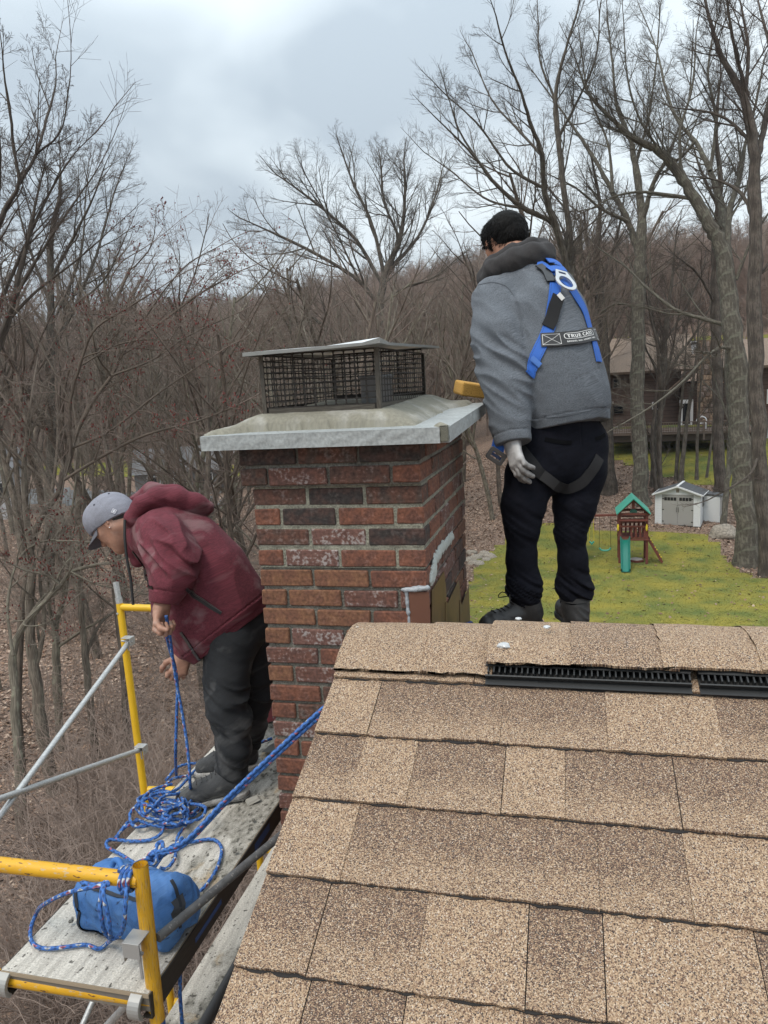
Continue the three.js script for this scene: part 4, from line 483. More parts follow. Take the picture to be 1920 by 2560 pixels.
{ // spark-guard cap
  const cap = thing('spark_guard', 'rusty mesh chimney cap with a bright sheet-metal lid on the stone crown', 'chimney cap', V(0.23, 0.215, -0.46));
  const rt = dtex(256, 256, (i, j) => mixc([0.16, 0.14, 0.12], [0.30, 0.275, 0.24], clamp(0.5 + 1.8 * tile(i, j, 256, 8, 2.9, 4)))), steel = M([0.38, 0.375, 0.36], 0.7, { map: rt, metalness: 0.3 }), dark = M([0.028, 0.024, 0.021], 0.7, { metalness: 0.3 });
  const x0 = 0.03, x1 = 0.43, z0 = -0.85, z1 = -0.07, yb = 0.218, yt = 0.418;
  const panel = (w, h, nx, ny) => { const s = new THREE.Shape([[0, 0], [w, 0], [w, h], [0, h]].map(a => new THREE.Vector2(...a))); const cw = w / nx, chh = (h - 0.03) / ny; for (let i = 0; i < nx; i++) for (let j = 0; j < ny; j++) { const a = i * cw + 0.0022, b = 0.026 + j * chh + 0.0018, c = a + cw - 0.0044, d = b + chh - 0.0036, r = 0.0048, q = new THREE.Path(); q.moveTo(a + r, b); q.lineTo(c - r, b); q.quadraticCurveTo(c, b, c, b + r); q.lineTo(c, d - r); q.quadraticCurveTo(c, d, c - r, d); q.lineTo(a + r, d); q.quadraticCurveTo(a, d, a, d - r); q.lineTo(a, b + r); q.quadraticCurveTo(a, b, a + r, b); s.holes.push(q); } return new THREE.ExtrudeGeometry(s, { depth: 0.0012, bevelEnabled: false, curveSegments: 2 }); };
  const H0 = yt - yb, fr = panel(x1 - x0 - 0.02, H0, 11, 9), sd = panel(z1 - z0 - 0.02, H0, 20, 9);
  part('mesh_panel', fr.clone().translate(x0 + 0.01, yb, z1 - 0.004), dark, cap); part('mesh_panel', fr.clone().translate(x0 + 0.01, yb + 0.02, z0 + 0.004), dark, cap);
  part('mesh_panel', sd.clone().rotateY(Math.PI / 2).translate(x1 - 0.005, yb, z1 - 0.01), dark, cap); part('mesh_panel', sd.clone().rotateY(Math.PI / 2).translate(x0 + 0.003, yb, z1 - 0.01), dark, cap);
  for (const [x, z, sx, sz] of [[x0, z1, 1, -1], [x1, z1, -1, -1], [x0, z0, 1, 1], [x1, z0, -1, 1]]) part('corner_post', mg([box(Math.min(x, x + sx * 0.013), yb - 0.012, z - 0.001 + (sz > 0 ? -0.001 : 0.001), Math.max(x, x + sx * 0.013), yt, z + 0.001 + (sz > 0 ? -0.001 : 0.001)), box(x - 0.0013, yb - 0.012, Math.min(z, z + sz * 0.013), x + 0.0013, yt, Math.max(z, z + sz * 0.013))]), steel, cap);
  part('base_flange', mg([box(x0 + 0.02, yb - 0.008, z1 - 0.003, x1 - 0.02, yb + 0.024, z1 - 0.001), box(x1 - 0.0025, yb - 0.008, z0 + 0.02, x1 - 0.0005, yb + 0.026, z1 - 0.02)]), steel, cap);
  // lid: a shallow hipped sheet with a turned-down edge, bent up a little at the near corner
  const a = [0.004, 0.424, 0.0], b = [0.468, 0.431, 0.0], c = [0.472, 0.449, -0.98], d = [-0.02, 0.44, -0.97], t1 = [0.2, 0.442, -0.26], t2 = [0.2, 0.452, -0.7], lid = new GB(), P = q => V(...q), dn = (q, k) => V(q[0], q[1] - k, q[2]);
  const tri = (A, B, C) => { const o = lid.v, n = B.clone().sub(A).cross(C.clone().sub(A)).normalize(); for (const q of [A, B, C]) { lid.p.push(q.x, q.y, q.z); lid.n.push(n.x, n.y, n.z); lid.u.push(q.x, q.z); } lid.i.push(o, o + 1, o + 2); };
  const bend = P([0.448, 0.4345, -0.012]), bup = P([0.452, 0.4425, -0.014]);
  const rim = [P(a), P([0.2, 0.4255, 0.003]), P([0.40, 0.430, 0.001]), bup, P([0.470, 0.4285, -0.06]), P([0.472, 0.436, -0.4]), P(c), P(d), P([-0.016, 0.432, -0.5])], dd = [0.012, 0.010, 0.009, 0.016, 0.009, 0.009, 0.009, 0.012, 0.012], skirt = new GB();
  const tops = [t1, t1, t1, t1, t1, t2, t2, t2, t1].map(P);
  for (let k = 0; k < rim.length; k++) { const m = (k + 1) % rim.length; tri(rim[k], rim[m], tops[k]); if (!tops[m].equals(tops[k])) tri(rim[m], tops[m], tops[k]); skirt.quad(rim[k].clone().setY(rim[k].y - dd[k]), rim[m].clone().setY(rim[m].y - dd[m]), rim[m], rim[k]); }
  const lt = dtex(256, 256, (i, j) => { const v = 0.66 + 0.2 * tile(i, j, 256, 6, 8.4, 4); return [v * 0.98, v, v * 1.01]; });
  part('lid', lid.geo(), M(null, 0.55, { map: lt, metalness: 0.6, side: THREE.DoubleSide }), cap);
  part('lid_edge', skirt.geo(), M([0.42, 0.42, 0.40], 0.5, { map: lt, metalness: 0.5, side: THREE.DoubleSide }), cap);
  for (const [x, z, r] of [[0.36, -0.30, 0.055]]) { const fl = part('flue', new THREE.LatheGeometry([[r, -0.09], [r, 0.045], [r + 0.006, 0.05], [r + 0.006, 0.06], [r - 0.008, 0.06], [r - 0.01, -0.09]].map(q => new THREE.Vector2(...q)), 28).translate(x, 0.275, z), x > 0.3 ? M([0.16, 0.16, 0.16], 0.4, { metalness: 0.6 }) : M([0.35, 0.18, 0.12], 0.9), cap); }
}
// ---------- the house: shingled roof, ridge vent, gable wall ----------
const RY = -0.255, RZ = 0.6, RA = Math.atan(0.425), RX = 0.503, RS = Math.sin(RA), RC = Math.cos(RA);
const onRoof = (x, s, h = 0) => V(x, RY - Math.abs(s) * RS + h * RC, RZ + (s >= 0 ? 1 : -1) * (Math.abs(s) * RC + h * RS));   // s: metres down from the ridge, negative on the far slope
const house = thing('house', 'house under a tan shingle roof with a black ridge vent, filling the lower right', 'house', V(3, H(3, 0), 0));
{
  const n = 1024, hh = 410;
  const granules = (w, h, dark, seed) => { // crushed stone granules about 1.7 mm across, two mixes of colour
    const R = rng(seed), cs = 3.1, gw = Math.ceil(w / cs), gh = Math.ceil(h / cs), pts = [], pal = [[0.68, 0.51, 0.335], [0.56, 0.40, 0.25], [0.76, 0.62, 0.45], [0.37, 0.245, 0.155], [0.24, 0.145, 0.10], [0.085, 0.058, 0.05], [0.055, 0.043, 0.042], [0.86, 0.78, 0.66]], lw = [0.24, 0.24, 0.11, 0.17, 0.09, 0.07, 0.04, 0.04], dw = [0.10, 0.12, 0.05, 0.16, 0.22, 0.20, 0.12, 0.03];
    for (let j = 0; j < gh; j++) for (let i = 0; i < gw; i++) { const d = dark(j / gh, i / gw), ws = lw.map((v, k) => lerp(v, dw[k], d)); let q = R() * ws.reduce((a, b) => a + b), k = 0; while (k < 7 && (q -= ws[k]) > 0) k++; const s = 0.8 + R() * 0.4; pts.push([(i + 0.1 + R() * 0.8) * cs, (j + 0.1 + R() * 0.8) * cs, pal[k].map(v => v * s).map((v, q) => lerp(v, [0.43, 0.31, 0.205][q], 0.06) * [0.64, 0.61, 0.605][q]), 0.3 + R() * 0.7, 0.7 + R() * 0.7]); }
    const col = new Float32Array(w * h * 3), ht = new Float32Array(w * h);
    for (let y = 0; y < h; y++) for (let x = 0; x < w; x++) { const gi = (x / cs) | 0, gj = (y / cs) | 0; let best = 1e9, b2 = 1e9, bp = null; for (let a = -1; a <= 1; a++) for (let b = -1; b <= 1; b++) { const ii = (gi + a + gw) % gw, jj = (gj + b + gh) % gh, p = pts[jj * gw + ii]; let dx = Math.abs(p[0] - x), dy = Math.abs(p[1] - y); dx = Math.min(dx, w - dx); dy = Math.min(dy, h - dy); const q = (dx * dx + dy * dy) / p[4]; if (q < best) { b2 = best; best = q; bp = p; } else if (q < b2) b2 = q; } const o = y * w + x; col[o * 3] = bp[2][0]; col[o * 3 + 1] = bp[2][1]; col[o * 3 + 2] = bp[2][2]; ht[o] = bp[3] * clamp((Math.sqrt(b2) - Math.sqrt(best)) * 0.9, 0, 1); }
    return [dtex(w, h, (x, y) => { const o = (y * w + x) * 3; return [col[o], col[o + 1], col[o + 2]]; }), dtex(w, h, (x, y) => ht[y * w + x], false)];
  };
  const mk = (t, o = {}) => M(null, 0.88, { map: t[0], bumpMap: t[1], bumpScale: 0.0016, ...o });
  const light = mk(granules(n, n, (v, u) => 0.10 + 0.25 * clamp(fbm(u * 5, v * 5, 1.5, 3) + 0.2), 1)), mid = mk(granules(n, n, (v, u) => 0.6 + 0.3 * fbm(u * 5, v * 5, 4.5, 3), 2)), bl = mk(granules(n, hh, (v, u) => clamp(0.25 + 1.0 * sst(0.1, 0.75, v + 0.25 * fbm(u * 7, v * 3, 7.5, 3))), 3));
  const under = M([0.022, 0.02, 0.02], 0.95), R = rng(66);
  part('roof_deck', mg([[1], [-1]].map(([k]) => { const A = onRoof(RX + 0.01, 0, -0.012), B = onRoof(RX + 0.01, 3.6 * k, -0.012); return beam(V(3.2, (A.y + B.y) / 2, (A.z + B.z) / 2).add(V(0, 0, 0)).setY(A.y - 0.012).setZ(A.z), V(3.2, B.y - 0.012, B.z), 5.38, 0.02, V(1, 0, 0), 0); })), under, house);
  // one shingle tab lying on the slope: butt end thick, upper end tucked under the next course
  const tab = (x0, x1, s0, s1, h0, h1, th, jag, uo, vmap) => {
    const g = new GB(), N = Math.max(3, Math.round((x1 - x0) / 0.014)), row = (s, h, jit) => { const a = []; for (let i = 0; i <= N; i++) a.push([lerp(x0, x1, i / N), s + (jit ? (R() - 0.5) * jag : 0), h]); return a; };
    const A = row(s0, h0), B = row(s1, h1, 1); const nrm = V(0, RC, RS), P = (q, dh = 0) => onRoof(q[0], q[1], q[2] + dh);
    const put = (a, b, na, nb, ua, ub) => { const o = g.v; for (let i = 0; i <= N; i++) { for (const [r, nn, uu] of [[a, na, ua], [b, nb, ub]]) { const p = r[i]; g.p.push(p.x, p.y, p.z); g.n.push(nn.x, nn.y, nn.z); g.u.push(((x0 + (x1 - x0) * i / N) + uo) * 2.04, uu(i)); } } for (let i = 0; i < N; i++) { const q = o + i * 2; g.i.push(q, q + 1, q + 2, q + 1, q + 3, q + 2); } };
    const top0 = A.map(q => P(q)), top1 = B.map(q => P(q)), bot1 = B.map(q => P(q, -th)); const v = s => vmap ? (1 - (s - s0 - vmap) / (s1 - s0 - vmap)) : s * 2.04 + uo;
    put(top0, top1, nrm, nrm, () => v(s0), i => v(B[i][1])); put(top1, bot1, V(0, -RS, RC), V(0, -RS, RC), i => v(B[i][1]), i => v(B[i][1]) + 0.01);
    for (const [q, w] of [[0, -1], [N, 1]]) { const o = g.v; for (const p of [top0[q], top1[q], bot1[q]]) { g.p.push(p.x, p.y, p.z); g.n.push(w, 0, 0); g.u.push(0, 0); } w < 0 ? g.i.push(o, o + 2, o + 1) : g.i.push(o, o + 1, o + 2); }
    return g.geo();
  };
  const bounds = [0.185, 0.335, 0.485, 0.635, 0.785, 0.935, 1.085, 1.235, 1.385, 1.535, 1.685, 1.835, 1.985, 2.135]; let xMax = 2.35;
  for (let c = 0; c < bounds.length; c++) {
    const s1 = bounds[c], s0 = s1 - (c ? 0.15 : 0.06) - 0.03; if (s1 > 1.4) xMax = 2.0;
    part('shingle_backing', tab(RX + 0.002, xMax, s0, s1 + 0.002, 0.0015, 0.0065, 0.006, 0.006, 0, 0), under, house);
    let x = RX, dk = R() < 0.5; while (x < xMax) {
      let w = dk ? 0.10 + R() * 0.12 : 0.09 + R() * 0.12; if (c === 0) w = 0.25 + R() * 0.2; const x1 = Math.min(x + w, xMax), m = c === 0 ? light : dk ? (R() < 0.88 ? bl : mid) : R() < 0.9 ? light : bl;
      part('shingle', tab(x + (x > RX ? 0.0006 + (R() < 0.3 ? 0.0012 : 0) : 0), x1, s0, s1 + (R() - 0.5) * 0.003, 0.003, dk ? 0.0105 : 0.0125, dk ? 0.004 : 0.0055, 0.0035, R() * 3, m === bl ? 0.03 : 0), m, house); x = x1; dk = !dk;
    }
  }
  // far slope, plain courses of whole tabs
  const mirror = new THREE.Matrix4().makeScale(1, 1, -1).setPosition(0, 0, 2 * RZ);
  for (let c = 1; c < 9; c++) { let x = RX, k = 0; while (x < 2.4) { const x1 = x + 0.25 + R() * 0.15, g = tab(x + 0.001, x1, bounds[c] - 0.18, bounds[c], 0.003, 0.012, 0.005, 0.003, R() * 3, 0); g.applyMatrix4(mirror); const id = g.index.array; for (let q = 0; q < id.length; q += 3) { const t = id[q + 1]; id[q + 1] = id[q + 2]; id[q + 2] = t; } part('shingle', g, k++ % 2 ? mid : light, house); x = x1; } }
  // ridge cap shingles: bent over the ridge, each lapping the next; the right-hand ones ride over the vent
  const capGeo = (x0, x1, h0, h1, half, halfR, uo) => { const g = new GB(), NX = 10, NS = 14; const prof = (t, x, i) => { const rnd = 0.05, lift = lerp(h0, h1, i / NX) - 0.016 * (t < 0 ? 1 : 1 - sst(0, 0.10, t * half)) * (h0 > 0.03 ? 1.25 : 0.5), hf = t >= 0 ? half : halfR, s = Math.abs(t) * hf + (Math.abs(t) > 0.98 ? (N3(x * 60, 3, uo) * 0.006) : 0), sg = t < 0 ? -1 : 1; const sm = Math.sqrt(s * s + rnd * rnd) - rnd * 0.55; const p = V(x, RY - sm * RS, RZ + sg * s * RC); p.y += lift * RC; p.z += sg * lift * RS * sst(0, 0.03, s) + 0; return p; };
    const ring = (dn) => { const o = g.v; for (let i = 0; i <= NX; i++) for (let k = 0; k <= NS; k++) { const x = lerp(x0, x1, i / NX) + (i === 0 ? N3(k * 0.9, uo, 1) * 0.004 : 0), t = lerp(-1, 1, k / NS), p = prof(t, x, i); p.y -= dn + 0.004 * fbm(x * 8, t * 2, uo, 2); g.p.push(p.x, p.y, p.z); g.n.push(0, 1, 0); g.u.push((x + uo) * 2.04, (t * half + uo) * 2.04); } for (let i = 0; i < NX; i++) for (let k = 0; k < NS; k++) { const a = o + i * (NS + 1) + k, b = a + 1, c = a + NS + 1, d = c + 1; dn ? g.i.push(a, c, b, b, c, d) : g.i.push(a, b, c, b, d, c); } return o; };
    const a = ring(0), b = ring(0.005), W = NS + 1; const side = (f) => { for (let k = 0; k < f.length - 1; k++) { const [p, q] = [f[k], f[k + 1]], o = g.v; for (const w of [a + p, a + q, b + p, b + q]) { g.p.push(g.p[w * 3], g.p[w * 3 + 1], g.p[w * 3 + 2]); g.n.push(0, 0, 1); g.u.push(g.u[w * 2], g.u[w * 2 + 1]); } g.i.push(o, o + 2, o + 1, o + 1, o + 2, o + 3, o, o + 1, o + 2, o + 1, o + 3, o + 2); } };
    const edge = new GB(); side(Array.from({ length: NX + 1 }, (_, i) => i * W + NS)); side(Array.from({ length: NX + 1 }, (_, i) => i * W)); side(Array.from({ length: W }, (_, k) => k)); side(Array.from({ length: W }, (_, k) => NX * W + k)); const q = g.geo(); q.computeVertexNormals(); return q; };
  let x = RX - 0.004; part('ridge_cap_shingle', capGeo(x, 0.70, 0.012, 0.013, 0.172, 0.172, 1.1), light, house); part('ridge_cap_shingle', capGeo(0.695, 0.845, 0.017, 0.014, 0.174, 0.172, 2.7), light, house);
  x = 0.833; for (let k = 0; x < 2.3; k++) { const w = 0.172 + (k % 3) * 0.004, u = k * 1.7 + 3; part('ridge_cap_shingle', capGeo(x, x + w + 0.03, 0.038 - (k ? 0 : 0.002), 0.034, k < 3 ? 0.157 - k * 0.002 : 0.153, 0.17, u), k === 1 ? mid : light, house); x += w; }
  // ridge vent: black plastic strips with fins, in lengths
  const finG = new THREE.BoxGeometry(0.003, 0.018, 0.022).rotateX(RA), vent = M([0.018, 0.019, 0.02], 0.55);
  [[0.832, 1.232], [1.246, 1.66], [1.672, 2.1]].forEach(([a, b]) => {
    const fs = (s, h) => onRoof(0, s, h), bar = (s0, h0, s1, h1, th) => { const A = fs((s0 + s1) / 2, (h0 + h1) / 2), d = fs(s1, h1).sub(fs(s0, h0)), l = d.length(); return new THREE.BoxGeometry(b - a, l, th).applyMatrix4(new THREE.Matrix4().makeBasis(V(1, 0, 0), d.normalize(), V(1, 0, 0).cross(d).normalize()).setPosition((a + b) / 2, A.y, A.z)); };
    const v = part('ridge_vent', mg([bar(0.128, 0.033, 0.155, 0.031, 0.002), bar(0.146, 0.012, 0.152, 0.031, 0.0015).translate(0, 0, -0.012), bar(0.172, 0.011, 0.176, 0.026, 0.003), bar(0.135, 0.013, 0.19, 0.0125, 0.002)]), vent, house);
    for (let q = a + 0.006; q < b; q += 0.0115) { const A = onRoof(q, 0.160, 0.0215); const f = part('vent_fin', finG, vent, v); f.position.add(A); }
    for (let q = a + 0.12; q < b - 0.05; q += 0.27) part('vent_clip', mg([new THREE.BoxGeometry(0.028, 0.004, 0.004).translate(q, onRoof(q, 0.1785, 0.012).y, onRoof(q, 0.1785, 0.012).z)]), vent, v);
  });
  // dabs of clear sealant over nail heads
  const dab = (x, s, h, r, sd) => { const g = new THREE.IcosahedronGeometry(r, 3), p = g.attributes.position; for (let i = 0; i < p.count; i++) { const v = V().fromBufferAttribute(p, i), k = 1 + 0.7 * fbm(v.x * 90 + sd, v.y * 90, v.z * 90, 3); p.setXYZ(i, v.x * k * 1.2, v.y * k * 0.55, v.z * k); } g.computeVertexNormals(); const q = onRoof(x, s, h); return g.translate(q.x, q.y, q.z); };
  const seal = new THREE.MeshPhysicalMaterial({ color: 0xd9dde0, roughness: 0.25, transmission: 0.4, thickness: 0.01 }); part('sealant_dab', dab(0.866, 0.103, 0.041, 0.011, 1), seal, house); part('sealant_dab', dab(0.955, 0.035, 0.036, 0.006, 2), seal, house); part('sealant_dab', dab(0.892, 0.004, 0.030, 0.006, 3), seal, house);
  // rake board, gable wall with lap siding, and the eaves wall
  const rk = (s0, s1, w, h, x, dh) => beam(onRoof(x, s0, dh), onRoof(x, s1, dh), w, h, V(1, 0, 0), 0.003); const white = M([0.62, 0.63, 0.62], 0.6);
  part('rake_board', rk(0.02, 3.5, 0.02, 0.13, RX + 0.02, -0.095), white, house); part('rake_board', rk(-0.02, -3.5, 0.02, 0.13, RX + 0.02, -0.095), white, house); part('drip_edge', rk(0.01, 3.5, 0.014, 0.012, RX + 0.012, -0.006), white, house);
  const wy = H(3, 0) - 0.2, sid = M([0.50, 0.48, 0.43], 0.75), WX = RX + 0.16; const gb = []; for (let y = wy; y < -0.5; y += 0.11) { const half = Math.min(2.9, (-0.4 - y) / 0.425); if (half < 0.1) continue; const zF = RZ - half, zN = RZ + half; for (const [z0, z1] of zF < -CD && half > 0.1 ? [[zF, Math.min(-CD - 0.01, zN)], [0.02, zN]] : [[Math.max(zF, 0.02), zN]]) if (z1 > z0) gb.push(beam(V(WX, y, z0), V(WX, y, z1), 0.012, 0.112, V(1, 0.12, 0).normalize(), 0)); }
  part('gable_siding', mg(gb), sid, house, 'stuff'); part('wall', box(WX + 0.01, wy, RZ - 2.85, 5.6, -1.75, RZ + 2.85), sid, house);
}
// ---------- scaffold ----------
const yelTex = (wear, seed) => dtex(512, 512, (i, j) => { const a = tile(i, j, 512, 8, seed, 5), b = tile(i, j, 512, 22, seed + 4, 4), g = tile(i, j, 512, 30, seed + 7, 3); let c = mixc([0.66, 0.36, 0.012], [0.56, 0.29, 0.012], clamp(0.5 + a)); c = mixc(c, [0.12, 0.055, 0.03], clamp((b - 0.46 + wear * 0.30) * 14) * Math.min(1, wear * 3)); return mixc(c, [0.42, 0.37, 0.27], clamp((g + a * 0.6 - 0.30 + wear * 0.12) * 8) * 0.85 * wear); });
const yt1 = yelTex(0.75, 2.7), yt0 = yelTex(0, 6.3), yelW = M(null, 0.5, { map: rep(yt1, 4, 1.4), bumpMap: rep(yt1, 4, 1.4), bumpScale: 0.0006 }), yelN = M([1.05, 1.18, 1], 0.4, { map: yt0 });
const galvT = dtex(256, 256, (i, j) => { const v = 0.44 + 0.22 * tile(i, j, 256, 10, 5.1, 4); return [v * 0.98, v, v * 1.0]; }), galv = M(null, 0.5, { map: rep(galvT, 8, 8), metalness: 0.55 }), blueP = M([0.02, 0.10, 0.32], 0.5);
const TR = 0.0212, tube = (a, b, r = TR, s = 20) => pipe([a, a.clone().lerp(b, 0.33), a.clone().lerp(b, 0.67), b], r, s);
const hollow = (a, b, r = TR) => { const L = a.distanceTo(b), g = new THREE.LatheGeometry([[r - 0.003, L - 0.12], [r - 0.003, L], [r, L], [r, 0]].map(q => new THREE.Vector2(...q)), 28); const d = b.clone().sub(a).normalize(); return g.applyQuaternion(new THREE.Quaternion().setFromUnitVectors(V(0, 1, 0), d)).translate(a.x, a.y, a.z); };
const PY = -1.33;                                        // top of the working plank
const nearTop = V(-0.157, -0.968, 0.603), nearFoot = V(-0.135, -4.6, 0.64);
const fl = { top: at(300, 1516, 4.4), low: at(361, 1985, 4.4) };
{
  const fr = thing('scaffolding', 'near scaffold frame of worn yellow tube with an open-topped post', 'scaffold frame', V(-0.135, H(-0.1, 0.6), 0.64));
  part('post', hollow(V(-0.147, -1.44, 0.625), nearTop), yelW, fr); part('post', hollow(V(-0.145, H(-0.1, 0.6), 0.63), V(-0.147, -1.4405, 0.625), TR), blueP, fr);
  part('top_rail', tube(V(-0.16, -1.012, 0.61), V(-1.6, -1.012, 0.63)), yelW, fr); part('bearer_rail', tube(V(-0.148, -1.372, 0.63), V(-1.6, -1.378, 0.65)), yelW, fr); part('post', hollow(V(-1.6, H(-1.6, 0.6), 0.65), V(-1.6, -0.9, 0.63)), yelW, fr);
  const c = at(362, 2345, 2.04); // brace lock: a bent galvanised bracket
  const lk = part('brace_bracket', mg([box(c.x - 0.04, c.y + 0.012, c.z - 0.01, c.x + 0.01, c.y + 0.016, c.z + 0.045, 0.001), box(c.x - 0.041, c.y - 0.03, c.z + 0.041, c.x + 0.01, c.y + 0.014, c.z + 0.045, 0.001), box(c.x - 0.042, c.y - 0.045, c.z - 0.01, c.x - 0.039, c.y + 0.015, c.z + 0.044, 0.001)]), galv, fr);
  part('latch', mg([box(c.x - 0.004, c.y - 0.10, c.z + 0.030, c.x + 0.004, c.y - 0.005, c.z + 0.034, 0.001), pipe([V(c.x - 0.03, c.y - 0.02, c.z + 0.03), V(c.x - 0.01, c.y - 0.022, c.z + 0.03), V(c.x + 0.01, c.y - 0.022, c.z + 0.03)], 0.005, 8)]), galv, lk);
}
{
  const fr = thing('scaffolding', 'far scaffold frame of clean bright yellow tube left of the man in maroon', 'scaffold frame', V(fl.top.x, H(fl.top.x, fl.top.z), fl.top.z)), x1 = -0.08, z = fl.top.z;
  const dn = fl.low.clone().sub(fl.top).normalize(), foot = fl.top.clone().addScaledVector(dn, 2.4), tp = fl.top.clone().addScaledVector(dn, -0.018);
  part('post', tube(foot, tp, TR), yelN, fr); const tip = at(289, 1455, 4.4); part('coupling_pin', mg([pipe([tp, tp.clone().lerp(tip, 0.28)], 0.0205, 18), pipe([tp.clone().lerp(tip, 0.2), tip], 0.0172, 18)]), galv, fr);
  part('top_rail', tube(at(304, 1518, 4.4), V(x1, fl.top.y - 0.02, z)), yelN, fr); part('lower_rail', tube(fl.low.clone().add(V(0.03, 0.03, 0)), V(x1, fl.low.y + 0.03, z)), yelN, fr); part('inner_post', tube(V(-1.0, fl.top.y - 0.02, z), V(-1.0, fl.low.y + 0.03, z), 0.017), yelN, fr); const br = at(655, 1684, 4.42); part('bearer_rail', tube(V(-1.0, br.y, br.z), V(x1, br.y, br.z), 0.019), yelN, fr); part('post', tube(V(x1, H(x1, z), z), V(x1, fl.top.y + 0.05, z)), yelN, fr);
  for (const [px, py] of [[325, 1598], [358, 1868]]) { const c = at(px, py, 4.36); const b = part('brace_bracket', mg([box(c.x - 0.035, c.y + 0.015, c.z - 0.01, c.x + 0.025, c.y + 0.019, c.z + 0.04, 0.001), box(c.x + 0.021, c.y - 0.03, c.z - 0.01, c.x + 0.025, c.y + 0.017, c.z + 0.04, 0.001), box(c.x - 0.035, c.y - 0.012, c.z - 0.012, c.x + 0.025, c.y + 0.017, c.z - 0.008, 0.001), box(c.x + 0.003, c.y - 0.055, c.z + 0.035, c.x + 0.012, c.y - 0.005, c.z + 0.04, 0.001)]), galv, fr); part('lock_pin', pipe([V(c.x - 0.05, c.y - 0.008, c.z + 0.01), V(c.x + 0.03, c.y - 0.008, c.z + 0.02)], 0.006, 10), galv, b); }
  part('rivet', pipe([at(293, 1534, 4.375), at(293.5, 1534, 4.39)], 0.006, 8), galv, fr);
}
{ // braces: galvanised tubes crossing between the left legs, and a lower pair
  const a = at(322, 1605, 4.36), b = at(354, 1873, 4.36), a2 = at(0, 2040, 3.25), b2 = at(0, 1997, 3.25); const ext = (p, q, k) => q.clone().add(q.clone().sub(p).multiplyScalar(k));
  top('scaffold_brace', tube(a, ext(a, a2, 0.75), 0.0145, 16), galv, 'galvanised scaffold brace rising steeply to the upper bracket of the far yellow post', 'brace', 'galvanised scaffold braces'); top('scaffold_brace', tube(b, ext(b, b2, 0.75), 0.0145, 16), galv, 'galvanised scaffold brace running flatter to the lower bracket of the far yellow post', 'brace', 'galvanised scaffold braces');
  const g1 = at(245, 2475, 3.0), g2 = at(190, 2600, 2.9), h1 = at(322, 2505, 2.5), h2 = at(235, 2600, 2.6); top('scaffold_brace', tube(ext(g2, g1, 0.3), ext(g1, g2, 2), 0.012, 14), galv, 'galvanised brace under the plank at the bottom edge, the steeper of two', 'brace', 'galvanised scaffold braces'); top('scaffold_brace', tube(ext(h2, h1, 0.2), ext(h1, h2, 2), 0.013, 14), galv, 'galvanised brace under the plank at the bottom edge, the flatter of two', 'brace', 'galvanised scaffold braces');
  const pT = dtex(256, 256, (i, j) => { const v = 0.085 + 0.05 * tile(i, j, 256, 9, 1.9, 4); return mixc([v, v, v * 1.03], [0.22, 0.21, 0.20], clamp((tile(i, j, 256, 18, 4.4, 3) - 0.2) * 6)); });
  top('tie_tube', tube(at(395, 2345, 2.08), at(760, 2040, 2.62), 0.0135, 16), M(null, 0.6, { map: rep(pT, 3, 4) }), 'dark grey splattered tube running from the near yellow post towards the roof', 'pipe');
}
